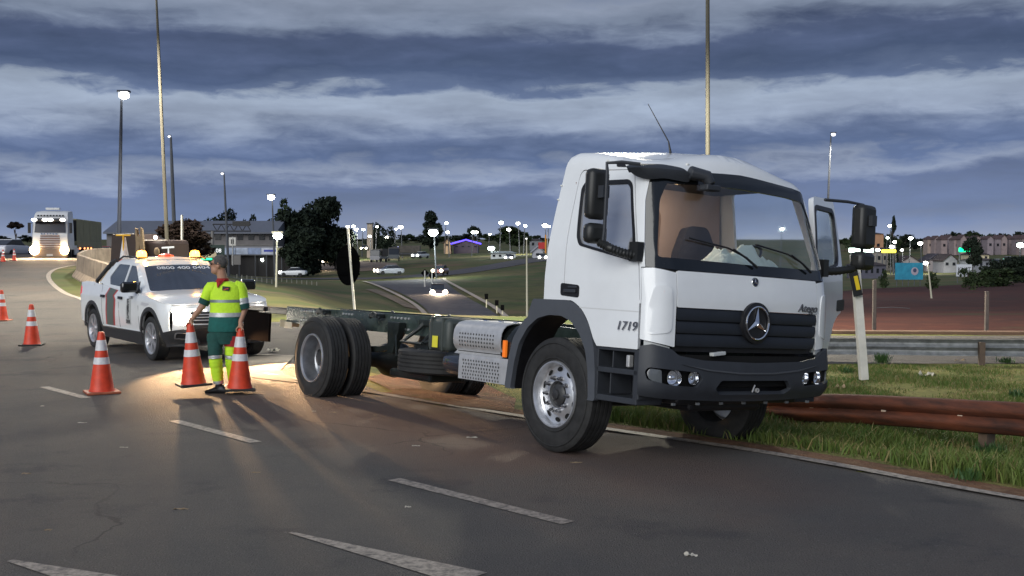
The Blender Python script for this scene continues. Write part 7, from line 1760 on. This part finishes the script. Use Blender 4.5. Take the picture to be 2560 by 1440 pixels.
# ------------------------------------------------------------------ grass blades, leaves, litter
def blades():
    rg = np.random.default_rng(4); N = 150000
    # band of the verge in view: parametric around the edge line
    xs = rg.uniform(-1.5, 9.5, N*3); ys = rg.uniform(7.2, 20.2, N*3)
    keep = []
    for x, y in zip(xs, ys):
        if y < .9*x*0+6: continue
        if x/y > .52 or x/y < -.12: continue
        s = edge_s(x, y)
        if s < .50: continue
        n1 = noise.noise(Vector((x*.9, y*.9, 3.3))); n2 = noise.noise(Vector((x*3, y*3, 8)))
        dens_ = (.85 if s < 3.2 else .40)+n1*.9+n2*.35
        if s < .85: dens_ *= (s-.5)/.35*.7
        if x < .9 and s < 4: dens_ *= .35
        if x < .2 and s < 3: dens_ = -1
        if rg.random() < dens_*.7: keep.append((x, y, s, n1))
        if len(keep) > N: break
    K = len(keep); A = np.array(keep); tall = np.clip(1.0+A[:, 3]*.9, .35, 1.8)*np.where(A[:, 2] < 3.0, 1.0, .5)
    h = rg.uniform(.05, .15, K)*tall; w = rg.uniform(.004, .009, K); ang = rg.uniform(0, 2*np.pi, K); lean = rg.uniform(.1, .9, K)*h; la = rg.uniform(0, 2*np.pi, K)
    z = np.array([height(a, b) for a, b in A[:, :2]])-.005
    bx, by = np.cos(ang)*w, np.sin(ang)*w; v = np.zeros((K, 5, 3))
    v[:, 0] = np.stack([A[:, 0]-bx, A[:, 1]-by, z], 1); v[:, 1] = np.stack([A[:, 0]+bx, A[:, 1]+by, z], 1)
    mx, my = A[:, 0]+np.cos(la)*lean*.35, A[:, 1]+np.sin(la)*lean*.35
    v[:, 2] = np.stack([mx+bx*.7, my+by*.7, z+h*.6], 1); v[:, 3] = np.stack([mx-bx*.7, my-by*.7, z+h*.6], 1)
    v[:, 4] = np.stack([A[:, 0]+np.cos(la)*lean, A[:, 1]+np.sin(la)*lean, z+h], 1)
    me = bpy.data.meshes.new('grass_blades'); me.vertices.add(K*5); me.vertices.foreach_set('co', v.ravel())
    base = np.arange(K)*5; quad = np.stack([base, base+1, base+2, base+3], 1); tri = np.stack([base+3, base+2, base+4], 1)
    loops = np.concatenate([quad.ravel(), tri.ravel()]); me.loops.add(len(loops)); me.loops.foreach_set('vertex_index', loops)
    me.polygons.add(2*K); me.polygons.foreach_set('loop_start', np.concatenate([np.arange(K)*4, K*4+np.arange(K)*3])); me.polygons.foreach_set('loop_total', np.concatenate([np.full(K, 4), np.full(K, 3)]))
    me.update(); me.validate()
    m = mat('grass_blade', (.06, .12, .02), .6, col2=(.15, .18, .045), vscale=1.7, spec=.3); me.materials.append(m); me.materials.append(mat('dry_grass_blade', (.30, .24, .10), .7, col2=(.18, .15, .06), vscale=3)); mi = (rg.random(K) < np.clip(.10+.25*(A[:, 3] < -.1)+.15*(A[:, 2] > 3), 0, 1)).astype('i4'); me.polygons.foreach_set('material_index', np.concatenate([mi, mi]))
    o = bpy.data.objects.new('grass', me); COL.objects.link(o); tag(o, 'rough green grass growing on the verge beside the truck', 'grass', kind='stuff')
blades()
def weeds(px, py, n, label, h=.35, z=0):
    g = GP(px, py); T = empty('weed', g, label=label, cat='weed', group='leafy weeds in the grass'); rg = random.Random(px); mb = MB()
    for i in range(n):
        a = rg.uniform(0, 6.28); l = rg.uniform(.5, 1)*h; t = Vector((math.cos(a)*l*.5, math.sin(a)*l*.5, l)); w = Vector((-math.sin(a), math.cos(a), 0))*.009; b = Vector((rg.gauss(0, .06), rg.gauss(0, .06), -.01))
        mb.add([b-w*.4, b+w*.4, b+t*.6+w, b+t, b+t*.6-w], [(0, 1, 2, 3, 4)])
    mb.ob('leaf_cluster', mat('weed_green', (.03, .075, .02), .6, col2=(.06, .12, .03), vscale=4), T)['kind'] = 'stuff'
for i, a in enumerate(((2205, 908, 120, .24), (2120, 932, 60, .13), (2540, 995, 120, .16), (2480, 1150, 160, .2), (2515, 908, 90, .15), (2420, 1200, 60, .12))): weeds(a[0], a[1], a[2], 'leafy weed tuft growing in the grass right of the truck', a[3])
def litter(px, py, w, h, m, label, rise=.03, seed=1):
    g = GP(px, py); rg = random.Random(seed); n = 7; v = []; f = []
    for i in range(n):
        for j in range(4): v.append((g.x+w*(i/(n-1)-.5), g.y+h*(j/3-.5)+rg.gauss(0, h*.06), g.z+.012+(.02 if edge_s(g.x, g.y) > .3 else 0)+abs(rg.gauss(0, rise))))
    for i in range(n-1):
        for j in range(3): f.append((i*4+j, (i+1)*4+j, (i+1)*4+j+1, i*4+j+1))
    mb = MB(); mb.add(v, f); o = mb.ob('litter', m, smooth=False, label=label, cat='litter'); return o
PAPER = mat('litter_paper', (.50, .46, .38), .8, var=.2, vscale=20); LEAFB = mat('dry_leaf', (.28, .20, .12), .8, var=.3)
litter(2318, 945, .26, .16, PAPER, 'crumpled pale paper lying in the grass beyond the rusty guardrail', .03, 2)
litter(2097, 977, .17, .12, LEAFB, 'dry curled leaf in the grass beside the truck bumper', .03, 3)
litter(1727, 1394, .075, .05, PAPER, 'small white scrap on the asphalt near the bottom of the photo', .008, 4)
litter(684, 882, .20, .2, PAPER, 'pale scrap lying beside the side road left of the rear wheels', .02, 5)
litter(2400, 907, .2, .1, LEAFB, 'dry scrap at the edge of the side road near the right', .02, 6)
for i, (px, py) in enumerate(((785, 1031), (832, 1034), (1180, 1097), (938, 1041), (310, 1122), (452, 1277), (1020, 1272), (66, 1188), (205, 1060), (120, 1330), (1040, 1118), (1440, 1160), (106, 1018), (640, 1185))):
    o = litter(px, py, .045+.03*(i % 3), .035, LEAFB if i % 2 else PAPER, 'small pale fleck of debris on the asphalt', .003, 10+i); o['group'] = 'flecks of debris on the asphalt'
number_row('leafy weeds in the grass', 'leafy weed tuft in the right-hand grass, %s from the left')
number_row('flecks of debris on the asphalt', 'small pale fleck of debris on the asphalt, %s from the left')
number_row('lane dashes on the carriageway', 'worn white lane dash on the carriageway, %s from the left')
